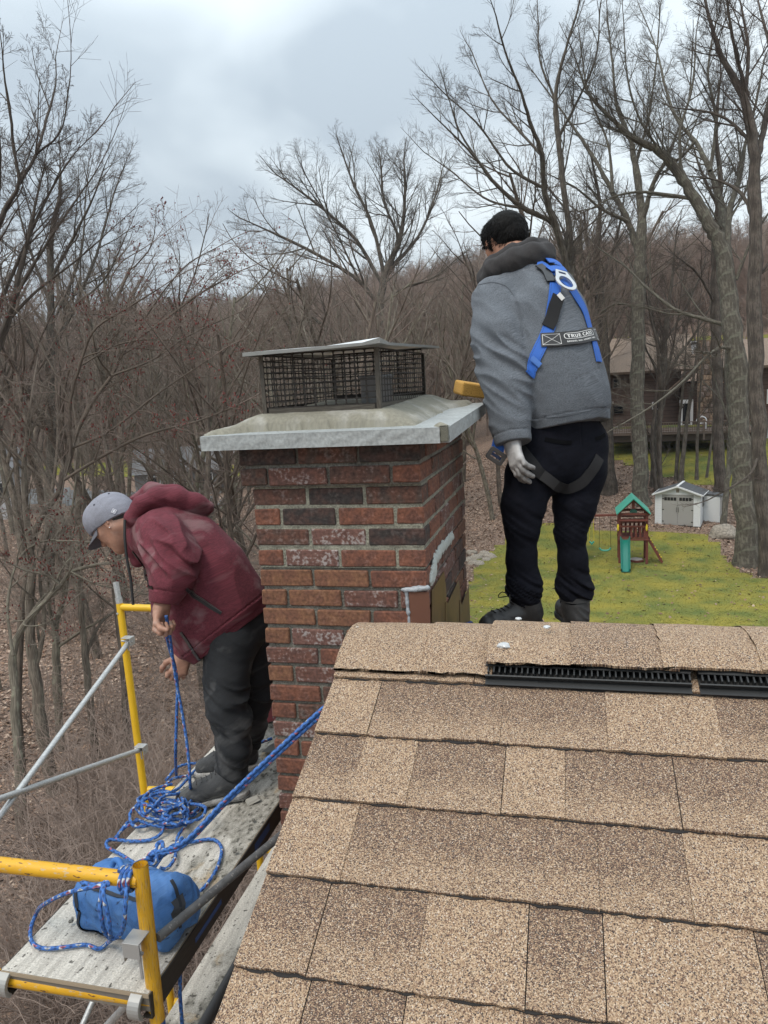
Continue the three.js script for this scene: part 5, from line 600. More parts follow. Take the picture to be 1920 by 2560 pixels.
{ // working plank
  const plT = dtex(512, 2048, (i, j) => { // plywood with wet mortar trodden over the far half, grain along the length
    const u = i / 512, v = j / 2048, n = 512, gr = tile((i * 3) % n, (j * 0.25) % n, n, 9, 2.2, 4), sp = tile(i, j % n, n, 22, 8.3, 4) , sp2 = tile((i * 1.7) % n, (j * 1.13) % n, n, 15, 3.1, 4), big = tile(i, (j * 0.5) % n, n, 4, 4.1, 5), sand = tile(i, (j * 0.7) % n, n, 4, 6.9, 4), fine = tile(i, j % n, n, 100, 1.3, 2); let c = mixc([0.37, 0.35, 0.315], [0.55, 0.525, 0.475], clamp(0.5 + 1.6 * gr)); const cover = clamp((big * 1.5 + (v - 0.36) * 2.2 + (u - 0.45) * 1.0 - sst(0.72, 0.95, v) * 1.1) * 4.5);
    c = mixc(c, mixc([0.33, 0.315, 0.28], [0.17, 0.16, 0.135], clamp(0.5 + 2 * sp2)), cover * 0.92); c = mixc(c, [0.38, 0.285, 0.17], clamp((sand - 0.16) * 9) * clamp(cover) * 0.7); c = mixc(c, [0.08, 0.075, 0.065], clamp((Math.max(sp, sp2 * 0.9) - 0.30 + 0.08 * cover) * 14) * 0.9); const s = 1 + 0.7 * fine; return [c[0] * s, c[1] * s, c[2] * s]; });
  const pl = thing('scaffold_plank', 'plywood scaffold plank caked in wet mortar, under the man in maroon', 'plank', V(-0.39, PY, -0.5)), x0 = -0.632, x1 = -0.142, z0 = -1.72, z1 = 0.655, nx = 60, nz = 260, g = new THREE.PlaneGeometry(1, 1, nx, nz).rotateX(-Math.PI / 2), p = g.attributes.position, u = g.attributes.uv;
  for (let i = 0; i < p.count; i++) { const a = p.getX(i) + 0.5, b = 0.5 - p.getZ(i), x = lerp(x0 + 0.004, x1 - 0.004, a), z = lerp(z1, z0, b); const cv = sst(0.28, 0.5, b + 0.25 * (a - 0.5)) * Math.min(1, 12 * Math.min(a, 1 - a)); p.setXYZ(i, x, PY + cv * (0.003 + 0.016 * Math.max(0, fbm(x * 12, 2.2, z * 12, 4)) + 0.006 * fbm(x * 50, 1, z * 50, 3)), z); u.setXY(i, a, b); }
  g.computeVertexNormals(); part('plywood_deck', g, M(null, 0.92, { map: plT, bumpMap: plT, bumpScale: 0.004 }), pl); part('plywood_deck', box(x0 + 0.002, PY - 0.014, z0, x1 - 0.002, PY - 0.002, z1 + 0.001), M([0.34, 0.27, 0.19], 0.9), pl);
  const rail = M([0.062, 0.058, 0.052], 0.6, { map: rep(mortTex, 3, 3), metalness: 0.3 }), rl = M([0.36, 0.36, 0.35], 0.55, { metalness: 0.5 });
  part('side_rail', mg([box(x1 - 0.002, PY - 0.075, z0, x1 + 0.002, PY - 0.003, z1), box(x1 - 0.03, PY - 0.079, z0, x1 + 0.002, PY - 0.0755, z1)]), rail, pl); part('side_rail', mg([box(x0 - 0.002, PY - 0.075, z0, x0 + 0.002, PY - 0.003, z1), box(x0 - 0.002, PY - 0.079, z0, x0 + 0.03, PY - 0.0755, z1)]), rail, pl); part('end_rail', box(x0 + 0.003, PY - 0.06, z1 - 0.03, x1 - 0.003, PY - 0.0145, z1 - 0.004), M([0.17, 0.15, 0.125], 0.8), pl);
  part('rail_marking', mg([[0.22, 0.40, 0.016], [-0.2, -0.06, 0.03]].map(([a, b, h]) => box(x1 + 0.0022, PY - 0.05, a, x1 + 0.003, PY - 0.05 + h, b))), M([0.03, 0.07, 0.2], 0.7), pl);
  for (const x of [x0 + 0.015, x1 - 0.04]) { const pts = []; for (let k = 0; k <= 12; k++) { const a = lerp(2.7, -0.75, k / 12); pts.push(V(x, -1.375 + Math.sin(a) * 0.03, 0.642 + 0.004 + Math.cos(a) * 0.03)); } const s = new THREE.Shape(); for (let k = 0; k <= 16; k++) { const a = lerp(2.9, -0.9, k / 16); s[k ? 'lineTo' : 'moveTo'](0.642 + Math.cos(a) * 0.041, -1.375 + Math.sin(a) * 0.041); } for (let k = 16; k >= 0; k--) { const a = lerp(2.9, -0.9, k / 16); s.lineTo(0.642 + Math.cos(a) * 0.031, -1.375 + Math.sin(a) * 0.031); } part('hook', new THREE.ExtrudeGeometry(s, { depth: 0.034, bevelEnabled: true, bevelSize: 0.0015, bevelThickness: 0.0015, bevelSegments: 1 }).applyMatrix4(new THREE.Matrix4().makeBasis(V(0, 0, 1), V(0, 1, 0), V(-1, 0, 0)).setPosition(x + 0.017, 0, 0)), rl, pl); }
  const lp = thing('scaffold_plank', 'narrow pale plank at a lower level between the scaffold and the roof edge', 'plank', V(-0.5, -2.1, -0.5)), lg = box(-0.555, -2.15, -1.3, -0.415, -2.1, 0.35, 0.003), lu = lg.attributes.uv, lq = lg.attributes.position; for (let i = 0; i < lu.count; i++) lu.setXY(i, (lq.getX(i) + 0.6) * 1.5, (lq.getZ(i) + 1.3) * 0.5); part('board', lg, M(null, 0.93, { map: plT, bumpMap: plT, bumpScale: 0.004 }), lp); part('edge_tube', pipe([V(-0.385, -2.1, 0.4), V(-0.39, -2.1, -0.5), V(-0.41, -2.1, -1.3)], 0.024, 16), M([0.05, 0.05, 0.052], 0.7), lp);
  const ff = thing('scaffolding', 'lower yellow scaffold frame glimpsed under the plank beside the brick chimney', 'scaffold frame', V(-0.8, -4, -1.45)), q = at(625, 2119, 4.4), w = at(720, 2130, 4.4); part('top_rail', tube(q, w), yelN, ff); const e = at(648, 2128, 4.4); part('post', tube(e, V(e.x + 0.02, H(e.x, e.z), e.z)), yelN, ff);
  const f2 = thing('scaffolding', 'thin yellow lower frame behind the foot of the near post', 'scaffold frame', at(430, 2500, 3.2)); const t0 = at(418, 2430, 3.2); part('post', tube(t0, V(t0.x + 0.01, H(t0.x, t0.z), t0.z), 0.016), yelN, f2); part('rail', tube(at(436, 2505, 3.2), at(470, 2508, 3.2), 0.016), yelN, f2);
}
const fabric = (seed, base, o = {}) => dtex(512, 512, (i, j) => { const f = tile(i, j, 512, 120, seed, 2) + 0.7 * tile(i, j, 512, 44, seed + 2, 2), c = tile(i, j, 512, 9, seed + 3, 5), d = tile(i, j, 512, 4, seed + 7, 5); let s = 1 + (o.f ?? 0.5) * f + (o.c ?? 0.3) * c; let q = base.map(v => v * s); if (o.dust) q = mixc(q, o.dust, clamp((d + 0.5 * c - o.t) * 3.2) * o.amt); return q; });
const bumpT = dtex(256, 256, (i, j) => 0.5 + 0.6 * tile(i, j, 256, 64, 4.4, 2) + 0.3 * tile(i, j, 256, 20, 6.1, 3), false);
const cloth = (t, r, b, o = {}) => M(null, r, { map: t, bumpMap: rep(bumpT, 3, 3), bumpScale: b, ...o });
const fold = (x, y, z, a, fy = 16, fx = 7) => { const n = N3(x * fx + 3.1, y * fy + 0.7 * x * fy, z * fx); return a * (0.35 - Math.abs(n)) * 1.6; };
const segT = (p, a, b) => { const v = b.clone().sub(a); return clamp(p.clone().sub(a).dot(v) / v.lengthSq()); };
const blackM = M([0.016, 0.016, 0.017], 0.75), skinA = M([0.42, 0.215, 0.14], 0.55), skinB = M([0.36, 0.185, 0.115], 0.55);

// ---------- the man in grey on the far side of the ridge ----------
{
  const A = (x, y, t) => at(x, y, t), f = V(-0.63, 0, -0.777), rt = V(0.777, 0, -0.63), up = V(0, 1, 0);
  const man = thing('person', 'man in grey fleece and blue harness standing beyond the roof ridge, back turned', 'person', A(1375, 1590, 3.02));
  const hp = { pel: A(1395, 1120, 3.02), wst: A(1405, 1040, 3.0), mid: A(1385, 930, 2.99), chs: A(1345, 800, 3.04), yok: A(1318, 712, 3.1), nck: A(1300, 672, 3.16), hd: A(1264, 604, 3.24), lS: A(1236, 752, 3.02), lE: A(1262, 935, 2.92), lW: A(1283, 1085, 2.855), rS: A(1385, 730, 3.18), rE: A(1352, 905, 3.42), rW: A(1262, 975, 3.34), lH: A(1320, 1150, 2.98), rH: A(1445, 1135, 3.04), lK: A(1304, 1318, 2.955), rK: A(1426, 1330, 3.02), lA: A(1312, 1492, 2.98), rA: A(1437, 1496, 3.05) };
  // harmony of the body: one continuous surface under the clothes
  const hd = head(hp.hd, V(-0.16, 1, -0.1), V(-0.62, -0.42, -0.7), 1.0);
  const lh = { W: A(1280, 1106, 2.84), d: A(1298, 1180, 2.80).sub(A(1280, 1106, 2.84)), n: V(0.8, -0.05, -0.6), s: V(-0.6, 0, -0.8) }, rh = { W: A(1252, 962, 3.3), d: A(1190, 962, 3.22).sub(A(1252, 962, 3.3)), n: V(0.1, -1, 0.1), s: V(0.3, -0.1, 0.95) };
  const lc = [[18, 22, 14], [16, 24, 16], [20, 26, 16], [26, 28, 16]], rc = C3(8, 22, 10);
  const limb = (r) => [...chain([[hp.pel, 0.125 - r], [hp.wst, 0.12 - r], [hp.mid, 0.15 - r], [hp.chs, 0.165 - r], [hp.yok, 0.12 - r]], 0.06, [f, 0.72]), cap(hp.lS, hp.rS, 0.085 - r, 0.085 - r, 0.05), ...chain([[hp.lS, 0.07 - r], [hp.lE, 0.055 - r], [hp.lW, 0.04 - r]], 0.03), ...chain([[hp.rS, 0.07 - r], [hp.rE, 0.055 - r], [hp.rW, 0.04 - r]], 0.03), ...chain([[hp.lH.clone().lerp(hp.pel, 0.3), 0.085 - r], [hp.lK, 0.058 - r], [hp.lA, 0.045 - r]], 0.04), ...chain([[hp.rH.clone().lerp(hp.pel, 0.3), 0.085 - r], [hp.rK, 0.058 - r], [hp.rA, 0.042 - r]], 0.04), cap(hp.yok, hd.P(0, -0.04, -0.03), 0.06, 0.055, 0.04)];
  const bodyF = field([...limb(0.012), ...hd.o]), handL = field([cap(hp.lE, lh.W, 0.03, 0.027, 0.02), ...hand(lh.W, lh.d, lh.n, lh.s, lc)]), handR = field([cap(hp.rE, rh.W, 0.03, 0.027, 0.02), ...hand(rh.W, rh.d, rh.n, rh.s, rc, { thumb: [[0.5, 0.75, 0.5], [0.75, 0.3, 0.75], [0.8, 0, 0.7]] })]);
  part('body', mg([nets(bodyF, 0.009), nets(handL, 0.004), nets(handR, 0.004)]), skinA, man);
  // trousers, bunched over the boots
  const trF = field([cap(A(1395, 1045, 3.0), A(1395, 1120, 3.03), 0.15, 0.15, 0.05, [f, 0.8]), cap(A(1350, 1120, 3.0), A(1448, 1112, 3.06), 0.122, 0.122, 0.05, [f, 0.9]), cap(A(1365, 1165, 3.0), A(1440, 1160, 3.05), 0.115, 0.112, 0.05, [f, 0.98]), ...chain([[A(1326, 1190, 2.98), 0.105], [A(1308, 1265, 2.96), 0.083], [hp.lK, 0.065], [A(1304, 1400, 2.97), 0.056], [A(1308, 1450, 2.98), 0.060], [A(1311, 1474, 2.98), 0.062], [A(1312, 1500, 2.98), 0.047]], 0.03), ...chain([[A(1452, 1185, 3.03), 0.102], [A(1436, 1265, 3.02), 0.080], [A(1426, 1330, 3.02), 0.059], [A(1432, 1400, 3.03), 0.054], [A(1434, 1452, 3.05), 0.060], [A(1437, 1476, 3.05), 0.064], [A(1437, 1502, 3.05), 0.047]], 0.03)], null,
    (x, y, z) => { const yk = hp.lK.y, ya = hp.lA.y; return fold(x, y, z, 0.006 * (1 - sst(0.02, 0.16, Math.abs(y - yk))), 30, 5) + fold(x, y, z, 0.016 * (1 - sst(0.03, 0.13, y - ya)), 38, 6) + fold(x, y, z, 0.003, 14, 6) - 0.004 * (1 - sst(0, 0.006, Math.abs(V(x, y, z).sub(hp.pel).dot(rt) - 0.02))) * sst(-0.14, 0.02, y - hp.pel.y + 0.02) * (V(x, y, z).sub(hp.pel).dot(f) < 0 ? 1 : 0); });
  const trT = fabric(3.3, [0.0065, 0.0072, 0.0115], { f: 0.5, c: 0.5 }), tr = part('trousers', nets(trF, 0.0075), new THREE.MeshPhysicalMaterial({ map: trT, roughness: 0.95, specularIntensity: 0.25, bumpMap: rep(bumpT, 3, 3), bumpScale: 0.0008 }), man);
  const pk = new THREE.MeshPhysicalMaterial({ color: 0x08090c, roughness: 0.95, specularIntensity: 0.25 }); for (const [a, b] of [[[1362, 1098], [1428, 1107]], [[1488, 1098], [1512, 1086]]]) part('pocket_welt', strap(trF, [a, [(a[0] + b[0]) / 2, (a[1] + b[1]) / 2 + 2], b], 0.016, 0.001, 0.0022, 14), pk, tr);
  const lcz = [[1325, 1470], [1325, 1500]];
  // boots
  const boot = (an, toe, dirPx) => { const h = toe.clone().sub(an).setY(0).normalize(), gy = an.y - 0.125, b = (a, y) => an.clone().addScaledVector(h, a).setY(gy + y); const up_ = field([...chain([[b(0.0, 0.118), 0.055], [b(-0.008, 0.09), 0.054], [b(-0.02, 0.055), 0.048]], 0.02), ...chain([[b(-0.03, 0.048), 0.043], [b(0.06, 0.055), 0.042], [b(0.14, 0.042), 0.042], [b(0.175, 0.038), 0.036]], 0.025)], (x, y, z, d) => Math.max(d, gy + 0.012 - y), (x, y, z) => fold(x, y, z, 0.003, 30, 12)); const so = field(chain([[b(-0.035, 0.012), 0.044], [b(0.05, 0.012), 0.038], [b(0.15, 0.012), 0.046], [b(0.18, 0.012), 0.04]], 0.02), (x, y, z, d) => Math.max(d, Math.abs(y - gy - 0.008) - 0.014)); return { up_, so, b, h, gy }; };
  for (const [an, toe] of [[hp.lA, A(1215, 1580, 2.93)], [hp.rA, A(1400, 1580, 3.35)]]) {
    const B = boot(an, toe), bt = part('boot', nets(B.up_, 0.006), M([0.022, 0.022, 0.023], 0.5, { bumpMap: rep(bumpT, 2, 2), bumpScale: 0.001 }), man); part('sole', nets(B.so, 0.006), blackM, bt); part('ankle_band', strap(B.up_, [0, 1, 2, 3, 4, 5, 6, 7, 8].map(k => { const a = k / 8 * 6.283; return B.b(Math.cos(a) * 0.06, 0.13).addScaledVector(V(-B.h.z, 0, B.h.x), Math.sin(a) * 0.06); }), 0.02, 0.002, 0.004, 30), blackM, bt);
    const side = V(-B.h.z, 0, B.h.x), la = []; for (let k = 0; k < 6; k++) for (const s of [-1, 1]) { const p = push(B.up_, B.b(0.05 + 0.018 * (5 - k), 0.06 + 0.014 * k), 0.002), q = push(B.up_, p.clone().addScaledVector(side, s * 0.02), 0.002); la.push(pipe([p, p.clone().lerp(q, 0.5).addScaledVector(B.h, 0.003), q], 0.0022, 6)); }
    const kn = B.b(0.066, 0.14); for (const [s, w] of [[-1, 0.025], [1, 0.03]]) la.push(rope([kn, kn.clone().addScaledVector(side, s * w).add(V(0, 0.012, 0)).addScaledVector(B.h, 0.02), kn.clone().addScaledVector(side, s * w * 1.6).add(V(0, -0.012, 0)).addScaledVector(B.h, 0.03), kn], 0.0022, 14, 6)); part('laces', mg(la), blackM, bt);
  }
  // fleece pullover
  const hl = A(1310, 1086, 3.0), hr = A(1530, 1047, 3.02), hx = hr.clone().sub(hl).normalize(), dn = hp.pel.clone().sub(hp.chs); dn.addScaledVector(hx, -dn.dot(hx)).normalize();
  const tor = [...chain([[A(1413, 1075, 3.02), 0.188], [A(1408, 1000, 3.0), 0.188], [A(1385, 920, 2.99), 0.186], [A(1357, 810, 3.03), 0.188], [A(1330, 738, 3.08), 0.14], [A(1310, 690, 3.14), 0.09]], 0.06, [f, 0.74]), cap(A(1243, 752, 3.03), A(1388, 728, 3.15), 0.088, 0.086, 0.07)];
  const torF = field(tor, (x, y, z, d) => Math.max(d, (x - hl.x) * dn.x + (y - hl.y) * dn.y + (z - hl.z) * dn.z), (x, y, z) => { const q = (x - hl.x) * dn.x + (y - hl.y) * dn.y + (z - hl.z) * dn.z; const a = V(x, y, z).sub(hp.lS); const sh = a.length(); return fold(x, y, z, 0.006 * sst(-0.5, -0.15, q) + 0.012 * (1 - sst(0.12, 0.34, sh)), 7, 11) - 0.004 * (1 - sst(0, 0.004, Math.abs(q + 0.036))); });
  const armL = chain([[A(1237, 752, 3.01), 0.092], [A(1245, 840, 2.95), 0.094], [A(1260, 930, 2.91), 0.092], [A(1268, 990, 2.885), 0.078], [A(1274, 1050, 2.865), 0.066], [A(1280, 1088, 2.855), 0.058], [A(1283, 1104, 2.85), 0.056]], 0.05), axL = hp.lE, cuL = A(1284, 1108, 2.85), cd = cuL.clone().sub(A(1272, 1040, 2.87)).normalize();
  const armF = field(armL, (x, y, z, d) => Math.max(d, (x - cuL.x) * cd.x + (y - cuL.y) * cd.y + (z - cuL.z) * cd.z), (x, y, z) => { const q = (x - cuL.x) * cd.x + (y - cuL.y) * cd.y + (z - cuL.z) * cd.z, e = Math.hypot(x - axL.x, y - axL.y - 0.03, z - axL.z); return fold(x, y, z, 0.020 * (1 - sst(0.05, 0.24, e)) * sst(-0.01, -0.06, q) + 0.010 * sst(-0.03, -0.08, q) , 15, 6) - 0.004 * (1 - sst(0, 0.004, Math.abs(q + 0.034))) + 0.003 * (1 - sst(0.0, 0.034, -q)); });
  const armR = field(chain([[A(1380, 735, 3.2), 0.082], [hp.rE, 0.082], [A(1290, 960, 3.37), 0.06], [A(1266, 972, 3.34), 0.052]], 0.05));
  const jF = join([torF, armF, armR], 0.018); const flT = fabric(7.1, [0.118, 0.132, 0.152], { f: 1.0, c: 0.22 });
  const flM = cloth(flT, 0.98, 0.0018), fp = part('fleece_pullover', nets(jF, 0.007), flM, man); for (const P of [[[1196, 712], [1240, 706], [1276, 726], [1298, 775], [1306, 840]], [[1316, 1050], [1400, 1040], [1470, 1026], [1526, 1012]]]) part('seam', strap(jF, P, 0.006, 0.0004, 0.0018, 40), flM, fp);
  // dark hood lying round the neck
  const hoodF = field([...chain([[A(1214, 702, 3.10), 0.026], [A(1236, 676, 3.03), 0.038], [A(1284, 655, 2.99), 0.046], [A(1330, 640, 3.01), 0.045], [A(1360, 634, 3.08), 0.039], [A(1352, 622, 3.2), 0.035]], 0.03), ...chain([[A(1208, 690, 3.12), 0.02], [A(1228, 656, 3.06), 0.02], [A(1278, 626, 3.04), 0.021], [A(1330, 610, 3.09), 0.022], [A(1356, 610, 3.16), 0.022]], 0.022), ...chain([[A(1210, 700, 3.12), 0.03], [A(1215, 705, 3.25), 0.03], [A(1250, 680, 3.34), 0.03], [A(1330, 640, 3.3), 0.035]], 0.03), cap(A(1335, 650, 3.01), A(1368, 648, 3.05), 0.03, 0.028, 0.03)], null, (x, y, z) => fold(x, y, z, 0.008, 14, 10));
  part('hood', nets(hoodF, 0.006), cloth(fabric(9.2, [0.030, 0.028, 0.029], { f: 0.4, c: 0.5 }), 0.95, 0.0006), man);
  // hair: a close-cropped cap of hair with short tufts
  const hairF = field([cap(hd.P(0, 0.030, -0.026), hd.P(0, 0.044, 0.026), 0.089, 0.080, 0.02), cap(hd.P(0, -0.012, -0.048), hd.P(0, 0.01, -0.04), 0.064, 0.075, 0.03)], (x, y, z, d) => { const q = V(x, y, z).sub(hp.hd), a = q.dot(hd.fw), b = q.dot(hd.up); return Math.max(d, (a - 0.074) * 0.9, -(b + 0.06 - Math.max(0, a + 0.03) * 0.85)); }, (x, y, z) => 0.005 * fbm(x * 60, y * 40, z * 60, 3));
  const hair = part('hair', nets(hairF, 0.005), new THREE.MeshPhysicalMaterial({ color: 0x0b0a0a, roughness: 0.75, specularIntensity: 0.35 }), man), tu = new GB(), R = rng(55); for (let k = 0; k < 3800; k++) { const v = V(R() - 0.5, R() - 0.5, R() - 0.5).normalize(), p = push(hairF, hp.hd.clone().addScaledVector(v, 0.1), 0); if (hairF(p.x, p.y, p.z) > 0.004) continue; const n = grad(hairF, p); if (n.dot(hd.fw) > 0.75 && n.dot(hd.up) < 0.2) continue; const q = p.clone().addScaledVector(n, -0.003), cb = hd.fw.clone().multiplyScalar(0.4 + R() * 0.5).addScaledVector(hd.up, -0.55).addScaledVector(V(R() - 0.5, R() - 0.5, R() - 0.5), 0.9), m = q.clone().addScaledVector(n, 0.003 + R() * 0.003).addScaledVector(cb, 0.004), e = m.clone().addScaledVector(n, 0.001 + R() * 0.003).addScaledVector(cb, 0.008 + R() * 0.006); tu.tube([[q.x, q.y, q.z, 0.0016], [m.x, m.y, m.z, 0.0013], [e.x, e.y, e.z, 0.0003]], 3); } part('strands', tu.geo(), new THREE.MeshPhysicalMaterial({ color: 0x0c0b0b, roughness: 0.6, specularIntensity: 0.4 }), hair, 'stuff');
  for (const s of [-1, 1]) part('eye', new THREE.SphereGeometry(0.0115, 12, 8).translate(...hd.P(s * 0.031, 0.002, 0.077).toArray()), M([0.5, 0.48, 0.45], 0.3), man);
  // gloves: pale backs, grey coated palms
  const glove = (W, d, n, s, c, o, el) => { const g = nets(field([cap(W.clone().lerp(el, 0.3), W, 0.033, 0.031, 0.02), ...hand(W, d, n, s, c, { ...o, grow: 0.0022, size: o?.size ?? 1 })], null, (x, y, z) => 0.0022 * fbm(x * 60, y * 60, z * 60, 2)), 0.0035), p = g.attributes.position, N = g.attributes.normal, col = []; const dd = d.clone().normalize(), nn = n.clone().addScaledVector(dd, -n.dot(dd)).normalize(); for (let i = 0; i < p.count; i++) { const q = V().fromBufferAttribute(p, i).sub(W), al = q.dot(dd), k = sst(-0.004, 0.012, q.dot(nn) + 0.012 * fbm(q.x * 40, q.y * 40, q.z * 40, 2)) * 1 + sst(0.10, 0.13, al) * 0.7, c2 = mixc([0.45, 0.445, 0.445], [0.19, 0.187, 0.187], clamp(k)); const z = 1 + 0.25 * fbm(q.x * 50, q.y * 50, q.z * 50 + 2, 3); col.push(c2[0] * z, c2[1] * z, c2[2] * z); } g.setAttribute('color', new THREE.Float32BufferAttribute(col, 3)); return g; };
  const gm = M([1, 1, 1], 0.85, { vertexColors: true, bumpMap: rep(bumpT, 6, 6), bumpScale: 0.0006 });
  part('glove', glove(lh.W, lh.d, lh.n, lh.s, lc, { size: 1.02 }, hp.lE), gm, man); part('glove', glove(rh.W, rh.d, rh.n, rh.s, rc, { thumb: [[0.5, 0.75, 0.5], [0.75, 0.3, 0.75], [0.8, 0, 0.7]] }, hp.rE), gm, man);
  // full-body harness
  const blueT = dtex(128, 64, (i, j) => { const s = 0.85 + 0.3 * ((i >> 1) % 2); const st = (j > 6 && j < 10 || j > 54 && j < 58) && (i % 16) < 9; const c = st ? [0.012, 0.03, 0.12] : [0.022, 0.115, 0.46]; return c.map(v => v * s); }), blueW = M(null, 0.7, { map: blueT, bumpMap: blueT, bumpScale: 0.0004 }), blk = M([0.009, 0.009, 0.0105], 0.9, { bumpMap: rep(bumpT, 4, 4), bumpScale: 0.0005 }), blkS = M([0.022, 0.023, 0.025], 0.4), met = M([0.62, 0.62, 0.62], 0.3, { metalness: 0.9 }), metD = M([0.11, 0.11, 0.115], 0.45, { metalness: 0.6 });
  const har = part('harness', strap(jF, [[1404, 700], [1438, 738], [1463, 785], [1478, 835], [1488, 868], [1497, 905]], 0.048, 0.004, 0.003, 44), blueW, man);
  part('webbing', strap(jF, [[1388, 700], [1386, 728], [1383, 760], [1374, 812], [1362, 845], [1345, 880], [1330, 915], [1322, 938]], 0.048, 0.004, 0.003, 44), blueW, har);
  part('webbing', strap(jF, [[1342, 660], [1362, 668], [1392, 690]], 0.04, 0.005, 0.003, 16), blueW, har); part('webbing', strap(jF, [[1362, 655], [1384, 660], [1398, 664]], 0.042, 0.012, 0.003, 14), blueW, har); part('webbing', strap(jF, [[1368, 683], [1388, 680], [1406, 682]], 0.032, 0.013, 0.006, 14), blueW, har);
  part('strap_sleeve', strap(jF, [[1394, 742], [1386, 768], [1377, 800], [1368, 820]], 0.051, 0.0085, 0.003, 22), blk, har); part('strap_sleeve', strap(jF, [[1345, 900], [1336, 910]], 0.047, 0.009, 0.004, 6), M([0.06, 0.17, 0.5], 0.7), har); part('label_tag', strap(jF, [[1392, 738], [1404, 752]], 0.022, 0.013, 0.001, 5), M([0.62, 0.62, 0.6], 0.6), har);
  part('dorsal_pad', strap(jF, [[1345, 668], [1362, 682], [1376, 708]], 0.036, 0.008, 0.006, 16), blkS, har);
  const cv = document.createElement('canvas'); cv.width = 1024; cv.height = 256; const cx = cv.getContext('2d'); cx.fillStyle = '#2c2c2e'; cx.fillRect(0, 0, 1024, 256); cx.fillStyle = '#dcdcda'; cx.strokeStyle = '#dcdcda'; cx.font = 'bold 86px sans-serif'; cx.textAlign = 'center'; cx.textBaseline = 'middle'; cx.fillText('TRUE CAST', 520, 96); cx.lineWidth = 9; cx.beginPath(); cx.roundRect(270, 40, 500, 106, 44); cx.stroke(); cx.font = 'bold 40px sans-serif'; cx.fillText('MODEL NO: UNIKIT 1403', 520, 196);
  cx.lineWidth = 5; for (const [x0, x1] of [[20, 220], [850, 1005]]) { cx.strokeRect(x0, 34, x1 - x0, 190); cx.beginPath(); cx.moveTo(x0, 34); cx.lineTo(x1, 224); cx.moveTo(x1, 34); cx.lineTo(x0, 224); cx.stroke(); }
  const bt = new THREE.CanvasTexture(cv); bt.colorSpace = THREE.SRGBColorSpace; part('chest_band', strap(jF, [[1352, 853], [1395, 850], [1445, 845], [1491, 838]], 0.056, 0.0095, 0.003, 40, true), M(null, 0.6, { map: bt }), har);
  { // metal back ring
    const c = hit(jF, 1408, 714), n = grad(jF, c), t0 = hit(jF, 1388, 681), y = t0.clone().sub(c); y.addScaledVector(n, -y.dot(n)).normalize(); const x = y.clone().cross(n), s = new THREE.Shape(), r = 0.046; s.absarc(0, 0, r, 2.55, 0.6, false); s.lineTo(0.026, 0.066); s.lineTo(-0.026, 0.066); s.closePath(); const h1 = new THREE.Path(); h1.absarc(0, -0.001, 0.033, 0, Math.PI * 2, true); const h2 = new THREE.Path([[-0.019, 0.044], [-0.019, 0.058], [0.019, 0.058], [0.019, 0.044]].map(q => new THREE.Vector2(...q))); s.holes.push(h1, h2);
    part('back_ring', new THREE.ExtrudeGeometry(s, { depth: 0.004, bevelEnabled: true, bevelSize: 0.0015, bevelThickness: 0.0015, bevelSegments: 2, curveSegments: 24 }).applyMatrix4(new THREE.Matrix4().makeBasis(x, y, n).setPosition(c.clone().addScaledVector(n, 0.016))), met, har);
  }
  part('seat_strap', strap(trF, [[1296, 1108], [1322, 1150], [1352, 1185], [1390, 1212], [1420, 1218], [1450, 1207], [1478, 1175], [1494, 1145]], 0.044, 0.012, 0.003, 50), blk, har); part('strap_patch', strap(trF, [[1352, 1186], [1372, 1201], [1384, 1209]], 0.04, 0.017, 0.002, 12), M([0.03, 0.03, 0.032], 0.9), har);
  const lw = strap(null, [A(1254, 1070, 2.87), A(1248, 1105, 2.86), A(1242, 1132, 2.855)], 0.05, 0, 0.003, 10); part('webbing', lw, blueW, har);
  { const c = A(1240, 1140, 2.85), X = A(1258, 1152, 2.86).sub(c).normalize(), Z = EYE.clone().sub(c).normalize(), Y = Z.clone().cross(X).normalize(), s = new THREE.Shape(), rr = (p, w, h, r) => { p.moveTo(-w + r, -h); p.lineTo(w - r, -h); p.quadraticCurveTo(w, -h, w, -h + r); p.lineTo(w, h - r); p.quadraticCurveTo(w, h, w - r, h); p.lineTo(-w + r, h); p.quadraticCurveTo(-w, h, -w, h - r); p.lineTo(-w, -h + r); p.quadraticCurveTo(-w, -h, -w + r, -h); }; rr(s, 0.036, 0.024, 0.01); const h = new THREE.Path(); rr(h, 0.025, 0.0125, 0.005); s.holes.push(h); const m4 = new THREE.Matrix4().makeBasis(X, Y, X.clone().cross(Y)).setPosition(c); part('buckle', new THREE.ExtrudeGeometry(s, { depth: 0.006, bevelEnabled: true, bevelSize: 0.002, bevelThickness: 0.002, bevelSegments: 2 }).applyMatrix4(m4), metD, har); part('buckle_bar', new THREE.BoxGeometry(0.05, 0.012, 0.004).applyMatrix4(m4), M([0.02, 0.035, 0.09], 0.6), har); }
  // the sponge he holds
  const sc = A(1194, 976, 3.22), sx = A(1240, 984, 3.25).sub(A(1160, 972, 3.2)).normalize(), sg = new RoundedBoxGeometry(0.19, 0.058, 0.10, 3, 0.009), sp = sg.attributes.position; for (let i = 0; i < sp.count; i++) { const v = V().fromBufferAttribute(sp, i); const k = 0.004 * fbm(v.x * 50, v.y * 50, v.z * 50, 3); sp.setXYZ(i, v.x + k, v.y + k * (1 + v.x * 3), v.z + k); } sg.computeVertexNormals(); const sz = V(-0.1, 0, 1).addScaledVector(sx, -V(-0.1, 0, 1).dot(sx)).normalize();
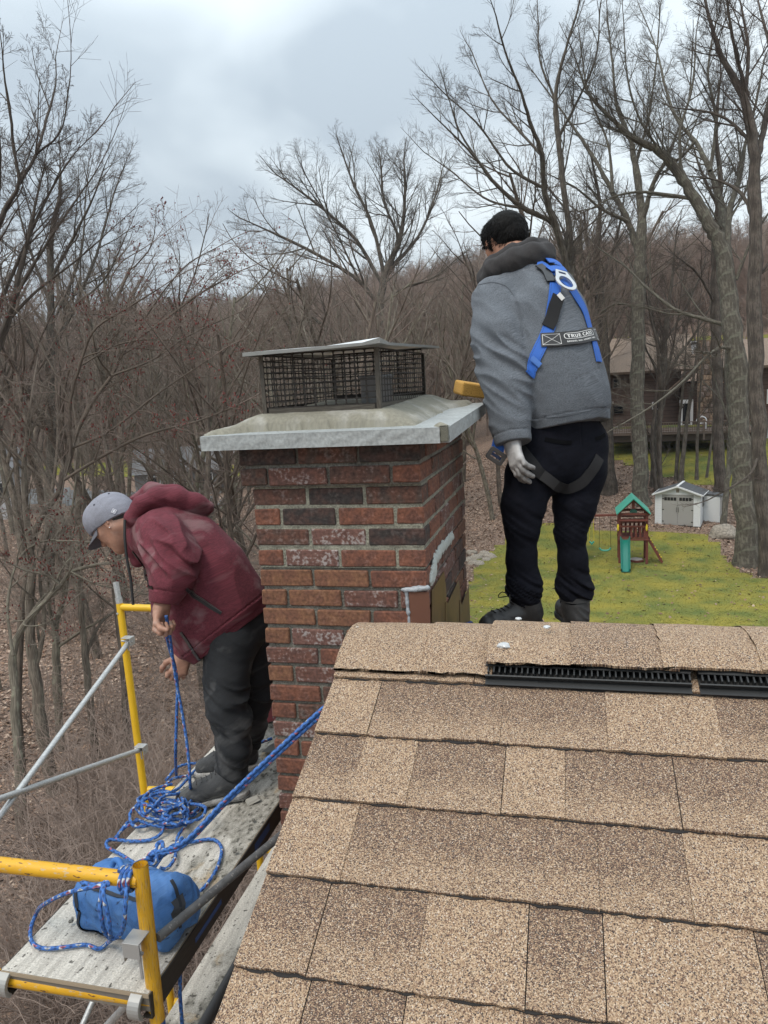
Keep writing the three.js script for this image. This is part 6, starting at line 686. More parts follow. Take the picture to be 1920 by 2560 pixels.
  top('sponge', sg.applyMatrix4(new THREE.Matrix4().makeBasis(sx, sz.clone().cross(sx), sz).setPosition(sc)), M(null, 0.95, { map: dtex(128, 128, (i, j) => { const p = tile(i, j, 128, 24, 3.7, 3); return mixc([0.62, 0.36, 0.09], [0.40, 0.21, 0.05], clamp((p - 0.05) * 5)); }), bumpMap: bumpT, bumpScale: 0.002 }), 'yellow-brown block sponge held over the chimney crown by the man in grey', 'sponge');
}
// ---------- the man in maroon on the plank ----------
{
  const A = (x, y, t) => at(x, y, t), man = thing('person', 'man in maroon hoodie and grey cap bending over on the scaffold plank', 'person', V(-0.42, PY, -0.42));
  const side = V(0.243, 0.17, 0.955).normalize();          // his left side, towards the camera
  const hd = head(A(287, 1307, 3.06), V(-0.62, 0.62, -0.15), V(-0.66, -0.74, 0.16), 0.92);
  const p = { pel: A(603, 1545, 3.12), wst: A(556, 1480, 3.1), chs: A(468, 1385, 3.08), yok: A(395, 1338, 3.07), lS: A(402, 1345, 2.97), rS: A(400, 1365, 3.2), lE: A(446, 1418, 2.86), lW: A(406, 1506, 2.84), rE: A(432, 1530, 3.22), rW: A(462, 1622, 3.14), lH: A(584, 1590, 3.05), rH: A(622, 1575, 3.2), lK: A(566, 1765, 3.0), rK: A(636, 1745, 3.2), lA: A(576, 1935, 3.01), rA: A(622, 1868, 3.24) };
  const lh = { W: A(404, 1517, 2.835), d: A(402, 1580, 2.83).sub(A(404, 1517, 2.835)), n: V(0.95, 0, 0.25), s: V(-0.25, 0.1, 0.95) }, lc = [[70, 80, 45], [72, 85, 45], [74, 85, 45], [76, 85, 45]];
  const rh = { W: A(463, 1634, 3.13), d: A(434, 1712, 3.08).sub(A(463, 1634, 3.13)), n: V(-0.55, -0.2, -0.75), s: V(-0.85, 0.1, 0.5) }, rc = [[52, 66, 32], [56, 70, 34], [60, 72, 36], [64, 74, 36]];
  const under = r => [...chain([[p.pel, 0.14 - r], [p.wst, 0.135 - r], [p.chs, 0.15 - r], [p.yok, 0.11 - r]], 0.06), cap(p.lS, p.rS, 0.08 - r, 0.08 - r, 0.05), ...chain([[p.lS, 0.065 - r], [p.lE, 0.052 - r], [p.lW, 0.038 - r]], 0.03), ...chain([[p.rS, 0.065 - r], [p.rE, 0.052 - r], [p.rW, 0.038 - r]], 0.03), ...chain([[p.lH, 0.1 - r], [p.lK, 0.065 - r], [p.lA, 0.045 - r]], 0.04), ...chain([[p.rH, 0.1 - r], [p.rK, 0.065 - r], [p.rA, 0.045 - r]], 0.04), cap(p.yok, hd.P(0, -0.05, -0.035), 0.058, 0.052, 0.04)];
  const lid = (s) => cap(hd.P(s * 0.024, 0.0, 0.086), hd.P(s * 0.04, 0.0, 0.08), 0.008, 0.008, 0.006);
  const faceF = field([...under(0.014), ...hd.o, lid(1), lid(-1)]);
  const c = hd.P(0, 0, 0), bx = [[c.x - 0.15, c.y - 0.16, c.z - 0.15], [c.x + 0.13, c.y + 0.15, c.z + 0.15]];
  const hL = field([cap(p.lE, lh.W, 0.03, 0.027, 0.02), ...hand(lh.W, lh.d, lh.n, lh.s, lc, { size: 1.0, thumb: [[0.7, 0.5, 0.5], [0.5, 0.1, 0.85], [0.2, -0.2, 0.95]] })]), hR = field([cap(p.rE, rh.W, 0.031, 0.028, 0.02), ...hand(rh.W, rh.d, rh.n, rh.s, rc, { spread: 0.06, thumb: [[0.65, 0.6, 0.45], [0.7, 0.15, 0.7], [0.5, -0.2, 0.85]] })]);
  const skT = dtex(256, 256, (i, j) => { const v = 1 + 0.22 * tile(i, j, 256, 8, 2.2, 4) + 0.2 * tile(i, j, 256, 60, 5, 2), d = clamp((tile(i, j, 256, 5, 7.7, 4) - 0.1) * 4) * 0.3; return mixc([0.345 * v, 0.185 * v, 0.128 * v], [0.45, 0.37, 0.33], d); });
  const skM = M(null, 0.55, { map: skT, bumpMap: rep(bumpT, 4, 4), bumpScale: 0.0004 }), hb = nets(faceF, 0.010), hf = nets(faceF, 0.0042, 6, 0.02, bx);
  part('body', mg([hb, hf, nets(hL, 0.0035), nets(hR, 0.0035)]), skM, man);
  for (const s of [-1, 1]) part('eye', new THREE.SphereGeometry(0.0098, 12, 8).translate(...hd.P(s * 0.031, -0.004, 0.0785).toArray()), M([0.05, 0.03, 0.025], 0.25), man);
  part('earring', new THREE.SphereGeometry(0.0032, 10, 8).translate(...hd.P(-0.083, -0.040, -0.004).toArray()), M([0.85, 0.85, 0.85], 0.15, { metalness: 0.9 }), man);
  const hairF = field([cap(hd.P(0, 0.012, -0.030), hd.P(0, 0.012, -0.005), 0.073, 0.073, 0.02), cap(hd.P(0, -0.02, -0.05), hd.P(0, 0.01, -0.04), 0.046, 0.057, 0.03), cap(hd.P(-0.07, 0.0, 0.022), hd.P(-0.075, 0.02, 0.02), 0.012, 0.02, 0.01, [hd.rt, 0.5]), cap(hd.P(0.07, 0.0, 0.022), hd.P(0.075, 0.02, 0.02), 0.012, 0.02, 0.01, [hd.rt, 0.5])], (x, y, z, d) => { const q = V(x, y, z).sub(c), a = q.dot(hd.fw), b = q.dot(hd.up); return Math.max(d, a - 0.042, -(b + 0.055 - Math.max(0, a + 0.045) * 1.1)); }, (x, y, z) => 0.003 * fbm(x * 90, y * 90, z * 90, 3)); part('hair', nets(hairF, 0.005), M([0.014, 0.012, 0.011], 0.6), man);
  // cap: six-panel crown and a curved brim
  const capM = cloth(fabric(5.5, [0.215, 0.222, 0.262], { f: 0.35, c: 0.25 }), 0.9, 0.0007), crF = field([cap(hd.P(0, 0.034, -0.026), hd.P(0, 0.045, 0.026), 0.085, 0.081, 0.02), cap(hd.P(0, 0.06, 0.0), hd.P(0, 0.062, 0.02), 0.069, 0.068, 0.04), cap(hd.P(0, 0.0, -0.036), hd.P(0, 0.03, -0.03), 0.081, 0.083, 0.02)], (x, y, z, d) => { const q = V(x, y, z).sub(c), a = q.dot(hd.fw), b = q.dot(hd.up); return Math.max(d, -(b + 0.006 - a * 0.36)); }, (x, y, z) => { const q = V(x, y, z).sub(c), an = Math.atan2(q.dot(hd.rt), q.dot(hd.fw)), s = Math.abs(((an / (Math.PI / 3)) % 1 + 1.5) % 1 - 0.5); return -0.0018 * (1 - sst(0, 0.02, s)) + 0.002 * fbm(x * 20, y * 20, z * 20, 2); });
  const capO = part('baseball_cap', nets(crF, 0.0042), capM, man); const br = new GB(), NB = 18, MB = 10; for (const [lift, sg] of [[0.0025, 1], [0, -1]]) { const o = br.v; for (let i = 0; i <= NB; i++) for (let k = 0; k <= MB; k++) { const a = lerp(-1.15, 1.15, i / NB), r0 = 0.089, r1 = 0.089 + 0.075 * Math.cos(a * 0.95), r = lerp(r0, r1, k / MB), x = Math.sin(a) * lerp(0.082, 0.084, k / MB) * (1 + 0.0 * k), z = lerp(Math.cos(a) * 0.10, Math.cos(a) * 0.10 + 0.072 * Math.cos(a * 1.1), k / MB) + 0.002, y = 0.024 - 0.028 * Math.pow(Math.abs(x) / 0.082, 2) * (0.5 + 0.5 * k / MB) - 0.012 * k / MB; const q = hd.P(x, y + lift, z); br.p.push(q.x, q.y, q.z); br.n.push(hd.up.x * sg, hd.up.y * sg, hd.up.z * sg); br.u.push(i / 4, k / 4); } for (let i = 0; i < NB; i++) for (let k = 0; k < MB; k++) { const q = o + i * (MB + 1) + k, w = q + MB + 1; sg > 0 ? br.i.push(q, q + 1, w, q + 1, w + 1, w) : br.i.push(q, w, q + 1, q + 1, w, w + 1); } } const bg = br.geo(); bg.computeVertexNormals(); part('brim', bg, cloth(fabric(6.5, [0.13, 0.132, 0.155], { f: 0.35, c: 0.3 }), 0.9, 0.0006, { side: THREE.DoubleSide }), capO);
  part('cap_button', new THREE.SphereGeometry(0.006, 12, 8).scale(1, 1, 1).translate(...hd.P(0, 0.137, 0.012).toArray()), capM, capO);
  for (const [px, py] of [[272, 1234], [235, 1262]]) { const q = hit(crF, px, py); if (q) part('eyelet', new THREE.TorusGeometry(0.0032, 0.0014, 6, 14).applyQuaternion(new THREE.Quaternion().setFromUnitVectors(V(0, 0, 1), grad(crF, q))).translate(q.x, q.y, q.z), M([0.05, 0.05, 0.07], 0.8), capO); }
  const emb = (draw, px, py, w, h, name, up2) => { const q = hit(crF, px, py); if (!q) return; const n = grad(crF, q), cv = document.createElement('canvas'); cv.width = cv.height = 128; draw(cv.getContext('2d')); const t = new THREE.CanvasTexture(cv); t.colorSpace = THREE.SRGBColorSpace; const y = up2.clone().addScaledVector(n, -up2.dot(n)).normalize(), x = y.clone().cross(n); part(name, new THREE.BoxGeometry(w, h, 0.0016).applyMatrix4(new THREE.Matrix4().makeBasis(x, y, n).setPosition(q.clone().addScaledVector(n, 0.001))), M(null, 0.8, { map: t }), capO); };
  emb(x => { x.fillStyle = '#80828f'; x.fillRect(0, 0, 128, 128); x.strokeStyle = '#e6e6ea'; x.lineWidth = 8; x.strokeRect(14, 14, 100, 100); x.fillStyle = '#e6e6ea'; x.font = 'bold 84px sans-serif'; x.textAlign = 'center'; x.textBaseline = 'middle'; x.fillText('R', 64, 68); }, 285, 1278, 0.019, 0.019, 'logo_patch', V(0.45, 0.85, 0.1));
  emb(x => { x.fillStyle = '#80828f'; x.fillRect(0, 0, 128, 128); x.strokeStyle = '#c9a878'; x.lineWidth = 12; x.beginPath(); x.moveTo(30, 40); x.lineTo(95, 30); x.lineTo(60, 70); x.lineTo(100, 100); x.stroke(); }, 328, 1247, 0.016, 0.02, 'embroidery', V(0.3, 0.9, 0));
  // trousers
  const trF = field([cap(A(575, 1580, 3.07), A(628, 1535, 3.16), 0.125, 0.13, 0.05), ...chain([[A(575, 1610, 3.05), 0.112], [A(566, 1690, 3.02), 0.087], [A(568, 1762, 3.0), 0.075], [A(579, 1800, 3.0), 0.067], [A(584, 1870, 3.0), 0.064], [A(578, 1925, 3.01), 0.056], [A(575, 1945, 3.01), 0.05]], 0.03), ...chain([[A(625, 1590, 3.2), 0.108], [A(632, 1680, 3.2), 0.085], [A(634, 1745, 3.2), 0.072], [A(630, 1810, 3.22), 0.06], [A(620, 1860, 3.24), 0.05]], 0.02)], (x, y, z, d) => d, (x, y, z) => fold(x, y, z, 0.020 * (1 - sst(0.03, 0.17, Math.abs(y - p.lK.y + 0.02))) + 0.010 * (1 - sst(0.02, 0.12, Math.abs(y - p.lA.y - 0.02))) + 0.005, 22, 6));
  part('trousers', nets(trF, 0.0075, 2.2), cloth(fabric(4.1, [0.017, 0.019, 0.022], { f: 0.4, c: 0.4, dust: [0.12, 0.12, 0.12], t: 0.06, amt: 0.5 }), 0.9, 0.0008), man);
  // shoes
  for (const [hl, toe, nm] of [[A(605, 1972, 3.02), A(492, 1998, 2.97)], [A(640, 1898, 3.24), A(540, 1905, 3.2)]]) { const h = toe.clone().sub(hl).setY(0).normalize(), g0 = PY + 0.016, b = (a, y, s = 0) => hl.clone().addScaledVector(h, a).addScaledVector(V(-h.z, 0, h.x), s).setY(g0 + y); const uF = field([...chain([[b(0.03, 0.05), 0.042], [b(0.09, 0.062), 0.044], [b(0.16, 0.045), 0.042], [b(0.225, 0.034), 0.036]], 0.03), cap(b(0.035, 0.09), b(0.05, 0.10), 0.042, 0.042, 0.03)], (x, y, z, d) => Math.max(d, g0 + 0.022 - y), (x, y, z) => fold(x, y, z, 0.003, 40, 20)), sF = field(chain([[b(0.022, 0.015), 0.05], [b(0.09, 0.015), 0.041], [b(0.18, 0.015), 0.048], [b(0.235, 0.015), 0.036]], 0.02), (x, y, z, d) => Math.max(d, Math.abs(y - g0 - 0.012) - 0.011)); const sh = part('shoe', nets(uF, 0.005), cloth(fabric(8.8, [0.05, 0.052, 0.055], { f: 0.5, c: 0.3, dust: [0.2, 0.2, 0.19], t: 0.1, amt: 0.5 }), 0.85, 0.001), man); part('midsole', nets(sF, 0.005), M([0.6, 0.59, 0.57], 0.8, { map: mortTex }), sh); part('outsole', nets(field(chain([[b(0.018, 0.003), 0.052], [b(0.09, 0.003), 0.042], [b(0.18, 0.003), 0.049], [b(0.238, 0.003), 0.037]], 0.02), (x, y, z, d) => Math.max(d, Math.abs(y - g0 - 0.0) - 0.004)), 0.005), M([0.12, 0.12, 0.115], 0.9), sh); const la = []; for (let k = 0; k < 5; k++) for (const s of [-1, 1]) { const q = push(uF, b(0.10 + k * 0.018, 0.12 - k * 0.01), 0.002), r = push(uF, q.clone().addScaledVector(V(-h.z, 0, h.x), s * 0.022), 0.002); la.push(pipe([q, q.clone().lerp(r, 0.5), r], 0.0024, 6)); } part('laces', mg(la), M([0.07, 0.07, 0.072], 0.9), sh); }
  part('sock', nets(field([cap(A(578, 1935, 3.01), A(575, 1958, 3.01), 0.037, 0.037)]), 0.006), M([0.33, 0.33, 0.34], 0.95), man);
  // hooded sweatshirt
  const q1 = A(508, 1650, 3.06), q2 = A(658, 1528, 3.12), hx = q2.clone().sub(q1).normalize(), ax = p.pel.clone().sub(p.chs); ax.addScaledVector(hx, -ax.dot(hx)).addScaledVector(side, -ax.dot(side)).normalize();
  const torF = field([...chain([[A(583, 1545, 3.1), 0.158], [A(556, 1505, 3.09), 0.166], [A(512, 1440, 3.08), 0.170], [A(462, 1375, 3.08), 0.152], [A(410, 1335, 3.07), 0.118], [A(362, 1318, 3.07), 0.085]], 0.06), cap(A(500, 1560, 3.06), A(512, 1600, 3.06), 0.115, 0.115, 0.07), cap(A(445, 1450, 3.07), A(490, 1540, 3.06), 0.11, 0.12, 0.06), cap(A(398, 1340, 2.99), A(400, 1360, 3.17), 0.09, 0.09, 0.06)], (x, y, z, d) => Math.max(d, (x - q1.x) * ax.x + (y - q1.y) * ax.y + (z - q1.z) * ax.z), (x, y, z) => { const q = (x - q1.x) * ax.x + (y - q1.y) * ax.y + (z - q1.z) * ax.z; return fold(x, y, z, 0.007, 6, 8) - 0.006 * (1 - sst(0, 0.005, Math.abs(q + 0.062))) - 0.01 * sst(-0.062, -0.02, q); });
  const cu = A(406, 1508, 2.845), cd = A(402, 1540, 2.84).sub(A(412, 1480, 2.85)).normalize(), el = A(455, 1412, 2.88);
  const armF = field(chain([[A(398, 1328, 2.96), 0.085], [A(415, 1355, 2.92), 0.088], [A(436, 1392, 2.88), 0.083], [A(442, 1418, 2.865), 0.079], [A(428, 1455, 2.85), 0.066], [A(413, 1490, 2.845), 0.050], [A(406, 1508, 2.845), 0.044]], 0.04), (x, y, z, d) => Math.max(d, (x - cu.x) * cd.x + (y - cu.y) * cd.y + (z - cu.z) * cd.z), (x, y, z) => { const q = (x - cu.x) * cd.x + (y - cu.y) * cd.y + (z - cu.z) * cd.z; return fold(x, y, z, 0.022 * sst(-0.05, -0.12, q) * (1 - sst(0.08, 0.24, Math.hypot(x - el.x + 0.05, y - el.y - 0.02, z - el.z))) + 0.008 * sst(-0.03, -0.07, q), 17, 8) - 0.005 * (1 - sst(0, 0.005, Math.abs(q + 0.05))); });
  const armR = field(chain([[A(402, 1370, 3.18), 0.085], [A(430, 1525, 3.24), 0.075], [A(455, 1595, 3.17), 0.055], [A(462, 1628, 3.135), 0.044]], 0.04), null, (x, y, z) => fold(x, y, z, 0.006, 24, 8));
  const jF = join([torF, armF, armR], 0.014), mT = fabric(6.2, [0.125, 0.026, 0.038], { f: 0.6, c: 0.35, dust: [0.25, 0.19, 0.19], t: 0.05, amt: 0.42 }), mM = cloth(mT, 0.97, 0.0012);
  const hoodie = part('hooded_sweatshirt', nets(jF, 0.0065, 2.4), mM, man);
  const hoodF = field([...chain([[A(322, 1330, 3.03), 0.020], [A(330, 1296, 2.98), 0.026], [A(352, 1262, 2.97), 0.031], [A(392, 1243, 3.0), 0.036], [A(440, 1244, 3.03), 0.040], [A(490, 1258, 3.06), 0.036], [A(520, 1268, 3.08), 0.025]], 0.025), ...chain([[A(345, 1300, 3.02), 0.035], [A(395, 1275, 3.05), 0.05], [A(450, 1275, 3.07), 0.045], [A(500, 1283, 3.09), 0.026]], 0.04), ...chain([[A(335, 1250, 3.1), 0.02], [A(380, 1226, 3.12), 0.03], [A(440, 1235, 3.13), 0.034], [A(505, 1262, 3.13), 0.026]], 0.03), ...chain([[A(322, 1330, 3.03), 0.022], [A(330, 1370, 3.06), 0.026], [A(345, 1400, 3.08), 0.03]], 0.03)], null, (x, y, z) => fold(x, y, z, 0.004, 20, 7)); part('hood', nets(hoodF, 0.0055, 2.4), mM, hoodie);
  part('drawstring', rope([A(312, 1300, 2.95), A(312, 1345, 2.93), A(318, 1400, 2.93), A(327, 1450, 2.93), A(330, 1480, 2.93), A(333, 1512, 2.93)], 0.0056, 24), blackM, hoodie);
  const zp = M([0.018, 0.018, 0.02], 0.5), zt = M([0.10, 0.09, 0.09], 0.5, { metalness: 0.5 });
  part('zip_opening', strap(jF, [[332, 1378], [346, 1410], [362, 1440], [382, 1470]], 0.02, 0.002, 0.003, 22), zp, hoodie); part('front_zip', strap(jF, [[452, 1580], [470, 1605], [486, 1632], [505, 1650]], 0.012, 0.003, 0.003, 18), zt, hoodie);
  const po = part('pocket_zip', strap(jF, [[466, 1472], [480, 1486], [500, 1500], [525, 1517], [553, 1533]], 0.013, 0.002, 0.002, 24), zp, hoodie); part('zip_teeth', strap(jF, [[466, 1468], [486, 1482], [508, 1497], [530, 1513], [554, 1530]], 0.004, 0.005, 0.003, 24), zt, po); part('seam', strap(jF, [[500, 1642], [545, 1600], [588, 1563], [648, 1516]], 0.006, 0.001, 0.002, 30), M([0.11, 0.016, 0.028], 0.97), hoodie);
}
// ---------- ropes, bag, bucket and tools ----------
const ropeT = (() => { const t = dtex(64, 128, (i, j) => { const u = i / 64, v = j / 128, a = (u * 2 + v * 2) % 1, b = (u * 2 - v * 2 + 4) % 1, k = Math.max(Math.sin(a * Math.PI * 4), Math.sin(b * Math.PI * 4)); const id = (Math.floor(u * 4 + v * 4) * 3 + Math.floor(u * 4 - v * 4 + 8) * 5) % 9; let c = [0.04, 0.135, 0.40]; if (id === 2 && (j >> 5) % 2) c = [0.46, 0.48, 0.52]; else if (id === 6 && (j >> 5) % 2) c = [0.34, 0.10, 0.14]; else if (id === 4) c = [0.03, 0.09, 0.31]; const s = 0.7 + 0.4 * k; return c.map(q => q * s); }); return t; })();
const ropeM = M(null, 0.75, { map: rep(ropeT, 16, 11), bumpMap: rep(ropeT, 16, 11), bumpScale: 0.002 });
const rr = 0.0062;
const onP = (px, py, h = 0) => atY(px, py, PY + 0.012 + h);
{
  // coils on the plank and the two lengths that run up to the hands
  const g = thing('rope', 'blue rope with white flecks, tangled on the plank and running up to the hands', 'rope', onP(470, 1990)), R = rng(808), loops = [];
  const lp = (P, n = 60) => loops.push(rope(P.map(q => q.isVector3 ? q : onP(q[0], q[1], (q[2] ?? 0) * 0.012)), rr, n));
  lp([[478, 1938, 0], [430, 1948, 1], [408, 1985, 2], [440, 1975, 2], [500, 1920, 2], [530, 1930, 1], [535, 1965, 1], [510, 2010, 0], [470, 2020, 1], [420, 2000, 2], [370, 1985, 3]], 90);
  lp([[370, 1985, 4], [345, 2010, 5], [325, 2035, 4], [335, 2065, 2], [380, 2060, 1], [420, 2030, 3], [460, 1985, 3], [500, 1990, 2], [495, 2020, 2], [455, 2045, 2], [400, 2050, 4], [360, 2040, 5], [340, 2020, 6]], 110);
  lp([[340, 2020, 7], [372, 1995, 7], [395, 2010, 5], [408, 2045, 4], [405, 2080, 1], [380, 2098, 0], [330, 2103, 0], [272, 2100, 1], [266, 2115, 1], [300, 2135, 0], [340, 2160, 1], [372, 2180, 4]], 100);
  lp([[320, 2055, 0], [300, 2080, 0], [290, 2100, 0]], 20); lp([[345, 2050, 2], [310, 2070, 1], [288, 2095, 0]], 24);
  lp([[455, 1985, 4], [470, 2020, 4], [465, 2060, 2], [445, 2090, 1], [440, 2120, 0], [435, 2150, 1], [415, 2172, 1], [400, 2170, 2]], 50); lp([[445, 1990, 4], [455, 2030, 4], [480, 2040, 1], [500, 2025, 1]], 30);
  lp([[430, 1960, 5], [380, 1975, 6], [355, 2005, 7], [362, 2035, 6], [385, 2015, 6], [410, 1990, 7], [440, 1985, 6], [470, 1975, 4], [485, 1990, 3], [470, 2010, 4]], 80); lp([[415, 1950, 2], [450, 1915, 2], [500, 1908, 1], [545, 1915, 0]], 36); lp([[340, 2048, 1], [380, 2062, 2], [430, 2068, 1], [480, 2050, 0]], 36);
  lp([[385, 2170, 3], [430, 2115, 2], [480, 2105, 0], [530, 2098, 0], [552, 2115, 0], [550, 2150, 0], [525, 2200, 0], [490, 2235, 0], [450, 2245, 0]], 70);
  for (let k = 0; k < 5; k++) { const P = [], a0 = R() * 6.28, cx = 400 + R() * 70, cy = 2000 + R() * 35; for (let q = 0; q < 9; q++) { const a = a0 + q * 0.75; P.push([cx + Math.cos(a) * (28 + R() * 30), cy + Math.sin(a) * (18 + R() * 14), 1 + R() * 7]); } P.push(P[0], P[1]); lp(P, 80); }
  part('coil', mg(loops), ropeM, g);
  part('hanging_strand', rope([at(415, 1540, 2.80), at(423, 1580, 2.84), at(431, 1640, 2.9), at(440, 1700, 2.93), at(455, 1780, 2.93), at(466, 1850, 2.91), at(473, 1915, 2.895), at(475, 1958, 2.90), onP(476, 1984, 0.036), onP(472, 2000, 0.012), onP(455, 2014, 0.000), onP(430, 2022, 0.000), onP(400, 2018, 0.012)], rr, 70), ropeM, g);
  part('hanging_strand', rope([at(412, 1570, 2.86), at(425, 1625, 2.97), at(437, 1665, 3.0), at(443, 1710, 2.98), at(441, 1800, 2.97), at(439, 1880, 2.98), onP(441, 1938, 0.000)], rr, 60), ropeM, g);
  // safety line: doubled, from the near post up under the roof edge and round the chimney
  const s = thing('rope', 'taut doubled blue rope from the near yellow post up towards the roof edge', 'rope', V(-0.15, -1.05, 0.6)), e = V(0.30, -0.635, 0.26), e2 = V(0.44, -0.56, 0.05), st = at(385, 2143, 2.12);
  for (const o of [-0.0085, 0.0085]) part('strand', rope([st.clone().add(V(o, 0.012 + o * 0.5, 0)), V(-0.07, -0.95, 0.53).add(V(o * 0.6, o, 0)), V(0.05, -0.842, 0.437).add(V(o * 0.3, o, 0)), e.clone().add(V(0, o, 0)), e2.clone().add(V(0, o, 0))], rr, 40), ropeM, s);
  const kn = []; { const c = at(380, 2146, 2.12), P = []; for (let k = 0; k < 18; k++) { const a = k * 0.9; P.push(c.clone().add(V(0.012 * Math.cos(a) + (k / 18 - 0.5) * 0.03, 0.014 * Math.sin(a) + (k / 18 - 0.5) * 0.02, 0.012 * Math.sin(a * 0.7)))); } kn.push(rope(P, rr, 120)); kn.push(rope([c, at(388, 2128, 2.14), at(394, 2110, 2.16), at(403, 2105, 2.17), at(407, 2116, 2.15), at(398, 2135, 2.13), at(386, 2150, 2.11)], rr, 40)); const w = []; for (let k = 0; k <= 40; k++) { const a = k * 0.48; w.push(V(-0.196 - 0.0125 * (k / 40 - 0.5) * 3.0, -1.012 + Math.cos(a) * 0.0285, 0.61 + Math.sin(a) * 0.0285)); } kn.push(rope(w, rr, 170)); kn.push(rope([V(-0.196, -0.982, 0.6), at(362, 2150, 2.13), c], rr, 20)); kn.push(rope([at(390, 2150, 2.12), at(405, 2140, 2.15), at(440, 2115, 2.22), at(455, 2095, 2.26)], rr, 30), rope([c, at(345, 2180, 2.12), at(320, 2165, 2.16), at(305, 2175, 2.15), at(325, 2190, 2.1), at(350, 2185, 2.06)], rr, 34)); }
  part('knot', mg(kn), ropeM, s);
  const t = thing('rope', 'blue rope tail hanging from the near post in long loops over the bag', 'rope', onP(150, 2330)), dl = [];
  dl.push(rope([V(-0.195, -1.03, 0.645), at(316, 2225, 1.99), at(312, 2280, 1.98), at(308, 2320, 2.0), at(295, 2342, 2.03), at(278, 2346, 2.04), at(262, 2330, 2.02), at(254, 2300, 2.0), at(250, 2270, 2.0), at(255, 2225, 2.02), at(262, 2205, 2.05)], rr, 90)); dl.push(rope([at(275, 2210, 2.04), at(230, 2218, 2.03), at(175, 2230, 2.05), at(120, 2255, 2.13), onP(88, 2290), onP(76, 2325), onP(82, 2358), onP(110, 2371), onP(160, 2368), onP(215, 2362), onP(250, 2372), onP(266, 2360), at(275, 2330, 2.0), at(268, 2280, 1.99), at(258, 2235, 2.0), at(262, 2210, 2.04)], rr, 130)); dl.push(rope([at(200, 2200, 2.1), at(212, 2208, 2.06), at(240, 2212, 2.05), at(272, 2204, 2.05), at(300, 2190, 2.08)], rr, 40));
  part('loop', mg(dl), ropeM, t);
  const u = rope([atX(1072, 1567, CW + 0.012), atX(1095, 1563, CW + 0.015), atX(1130, 1563, CW + 0.015), atX(1160, 1562, CW + 0.018), atX(1180, 1558, CW + 0.02), atX(1178, 1568, CW + 0.02), atX(1140, 1570, CW + 0.016), atX(1085, 1572, CW + 0.014), V(0.50, -0.52, 0.02)], 0.006, 60); top('rope', u, M(null, 0.8, { map: rep(ropeT, 16, 11), color: 0xb8b8d8 }), 'darker blue rope wrapped round the chimney foot behind the ridge', 'rope');  // rope texture multiplied to a darker tone
  top('rope', rope([at(680, 1846, 3.42), at(655, 1855, 3.4), at(640, 1862, 3.38), at(625, 1868, 3.35)], 0.007, 16), ropeM, 'short blue rope on the plank behind the feet of the man in maroon', 'rope');
  top('rope', rope([at(450, 2405, 2.25), at(451, 2440, 2.25), at(450, 2490, 2.26), V(-0.19, -3.5, 0.45)], 0.006, 20), ropeM, 'single blue rope hanging down under the plank beside the near post', 'rope');
}
{ // tool bag
  const b0 = atY(188, 2325, PY), ux = atY(425, 2400, PY).sub(b0), L0 = ux.length(); ux.normalize(); const uz = V(ux.z, 0, -ux.x); if (uz.z > 0) uz.negate(); const P = (a, y, c) => b0.clone().addScaledVector(ux, a).addScaledVector(uz, c).setY(PY + y + 0.004), W = L0 * 0.98, D = 0.17, R_ = 0.034;
  const bag = thing('tool_bag', 'sagging blue zipped tool bag lying on the near end of the plank', 'bag', P(W / 2, 0, D / 2)), f = field([...[[0.05, 0.035], [0.05, 0.105]].flatMap(([a, y]) => [cap(P(a - 0.015, y, 0.032), P(W - 0.035, y, 0.032), R_, R_, 0.03), cap(P(a - 0.015, y, D - 0.032), P(W - 0.035, y, D - 0.032), R_, R_, 0.03)]), cap(P(0.06, 0.09, D / 2), P(W - 0.06, 0.09, D / 2), 0.075, 0.075, 0.05), cap(P(0.06, 0.125, D / 2), P(W * 0.55, 0.118, D / 2), 0.035, 0.03, 0.05), cap(P(W * 0.7, 0.14, D / 2), P(W - 0.04, 0.15, D / 2), 0.035, 0.045, 0.04)], (x, y, z, d) => Math.max(d, PY + 0.006 - y), (x, y, z) => fold(x, y, z, 0.011, 13, 11) + fold(x, y, z, 0.006, 28, 24));
  const bT = dtex(256, 256, (i, j) => { const a = tile(i, j, 256, 6, 3.1, 5), s = tile(i, j, 256, 20, 7.3, 4), w = 1 + 0.3 * tile(i, j, 256, 90, 2, 2); let c = mixc([0.04, 0.135, 0.36], [0.07, 0.18, 0.41], clamp(0.5 + 1.5 * a)); c = mixc(c, [0.012, 0.03, 0.08], clamp((s - 0.28) * 12) * 0.9); return c.map(v => v * w); });
  part('bag_body', nets(f, 0.0065, 3), M(null, 0.75, { map: bT, bumpMap: rep(bumpT, 2, 2), bumpScale: 0.0008 }), bag); const dk = M([0.02, 0.025, 0.035], 0.7), cy = V(0.94, 0.33, 0.1);
  part('zip', strap(f, [[205, 2215], [260, 2228], [320, 2243], [350, 2255]], 0.011, 0.002, 0.002, 30), dk, bag); part('piping', strap(f, [[190, 2225], [192, 2270], [196, 2310], [215, 2325], [260, 2335]], 0.010, 0.001, 0.003, 30), dk, bag); part('piping', strap(f, [[428, 2200], [440, 2225], [447, 2250], [452, 2290], [450, 2320]], 0.010, 0.001, 0.003, 24), dk, bag); part('end_panel', strap(f, [[440, 2245], [447, 2270], [450, 2300]], 0.05, 0.002, 0.002, 14), M([0.05, 0.055, 0.065], 0.8), bag); part('carry_handle', rope([at(280, 2165, 2.3), at(286, 2152, 2.3), at(296, 2152, 2.29), at(306, 2170, 2.27)], 0.010, 18), M([0.04, 0.15, 0.42], 0.75), bag);
}
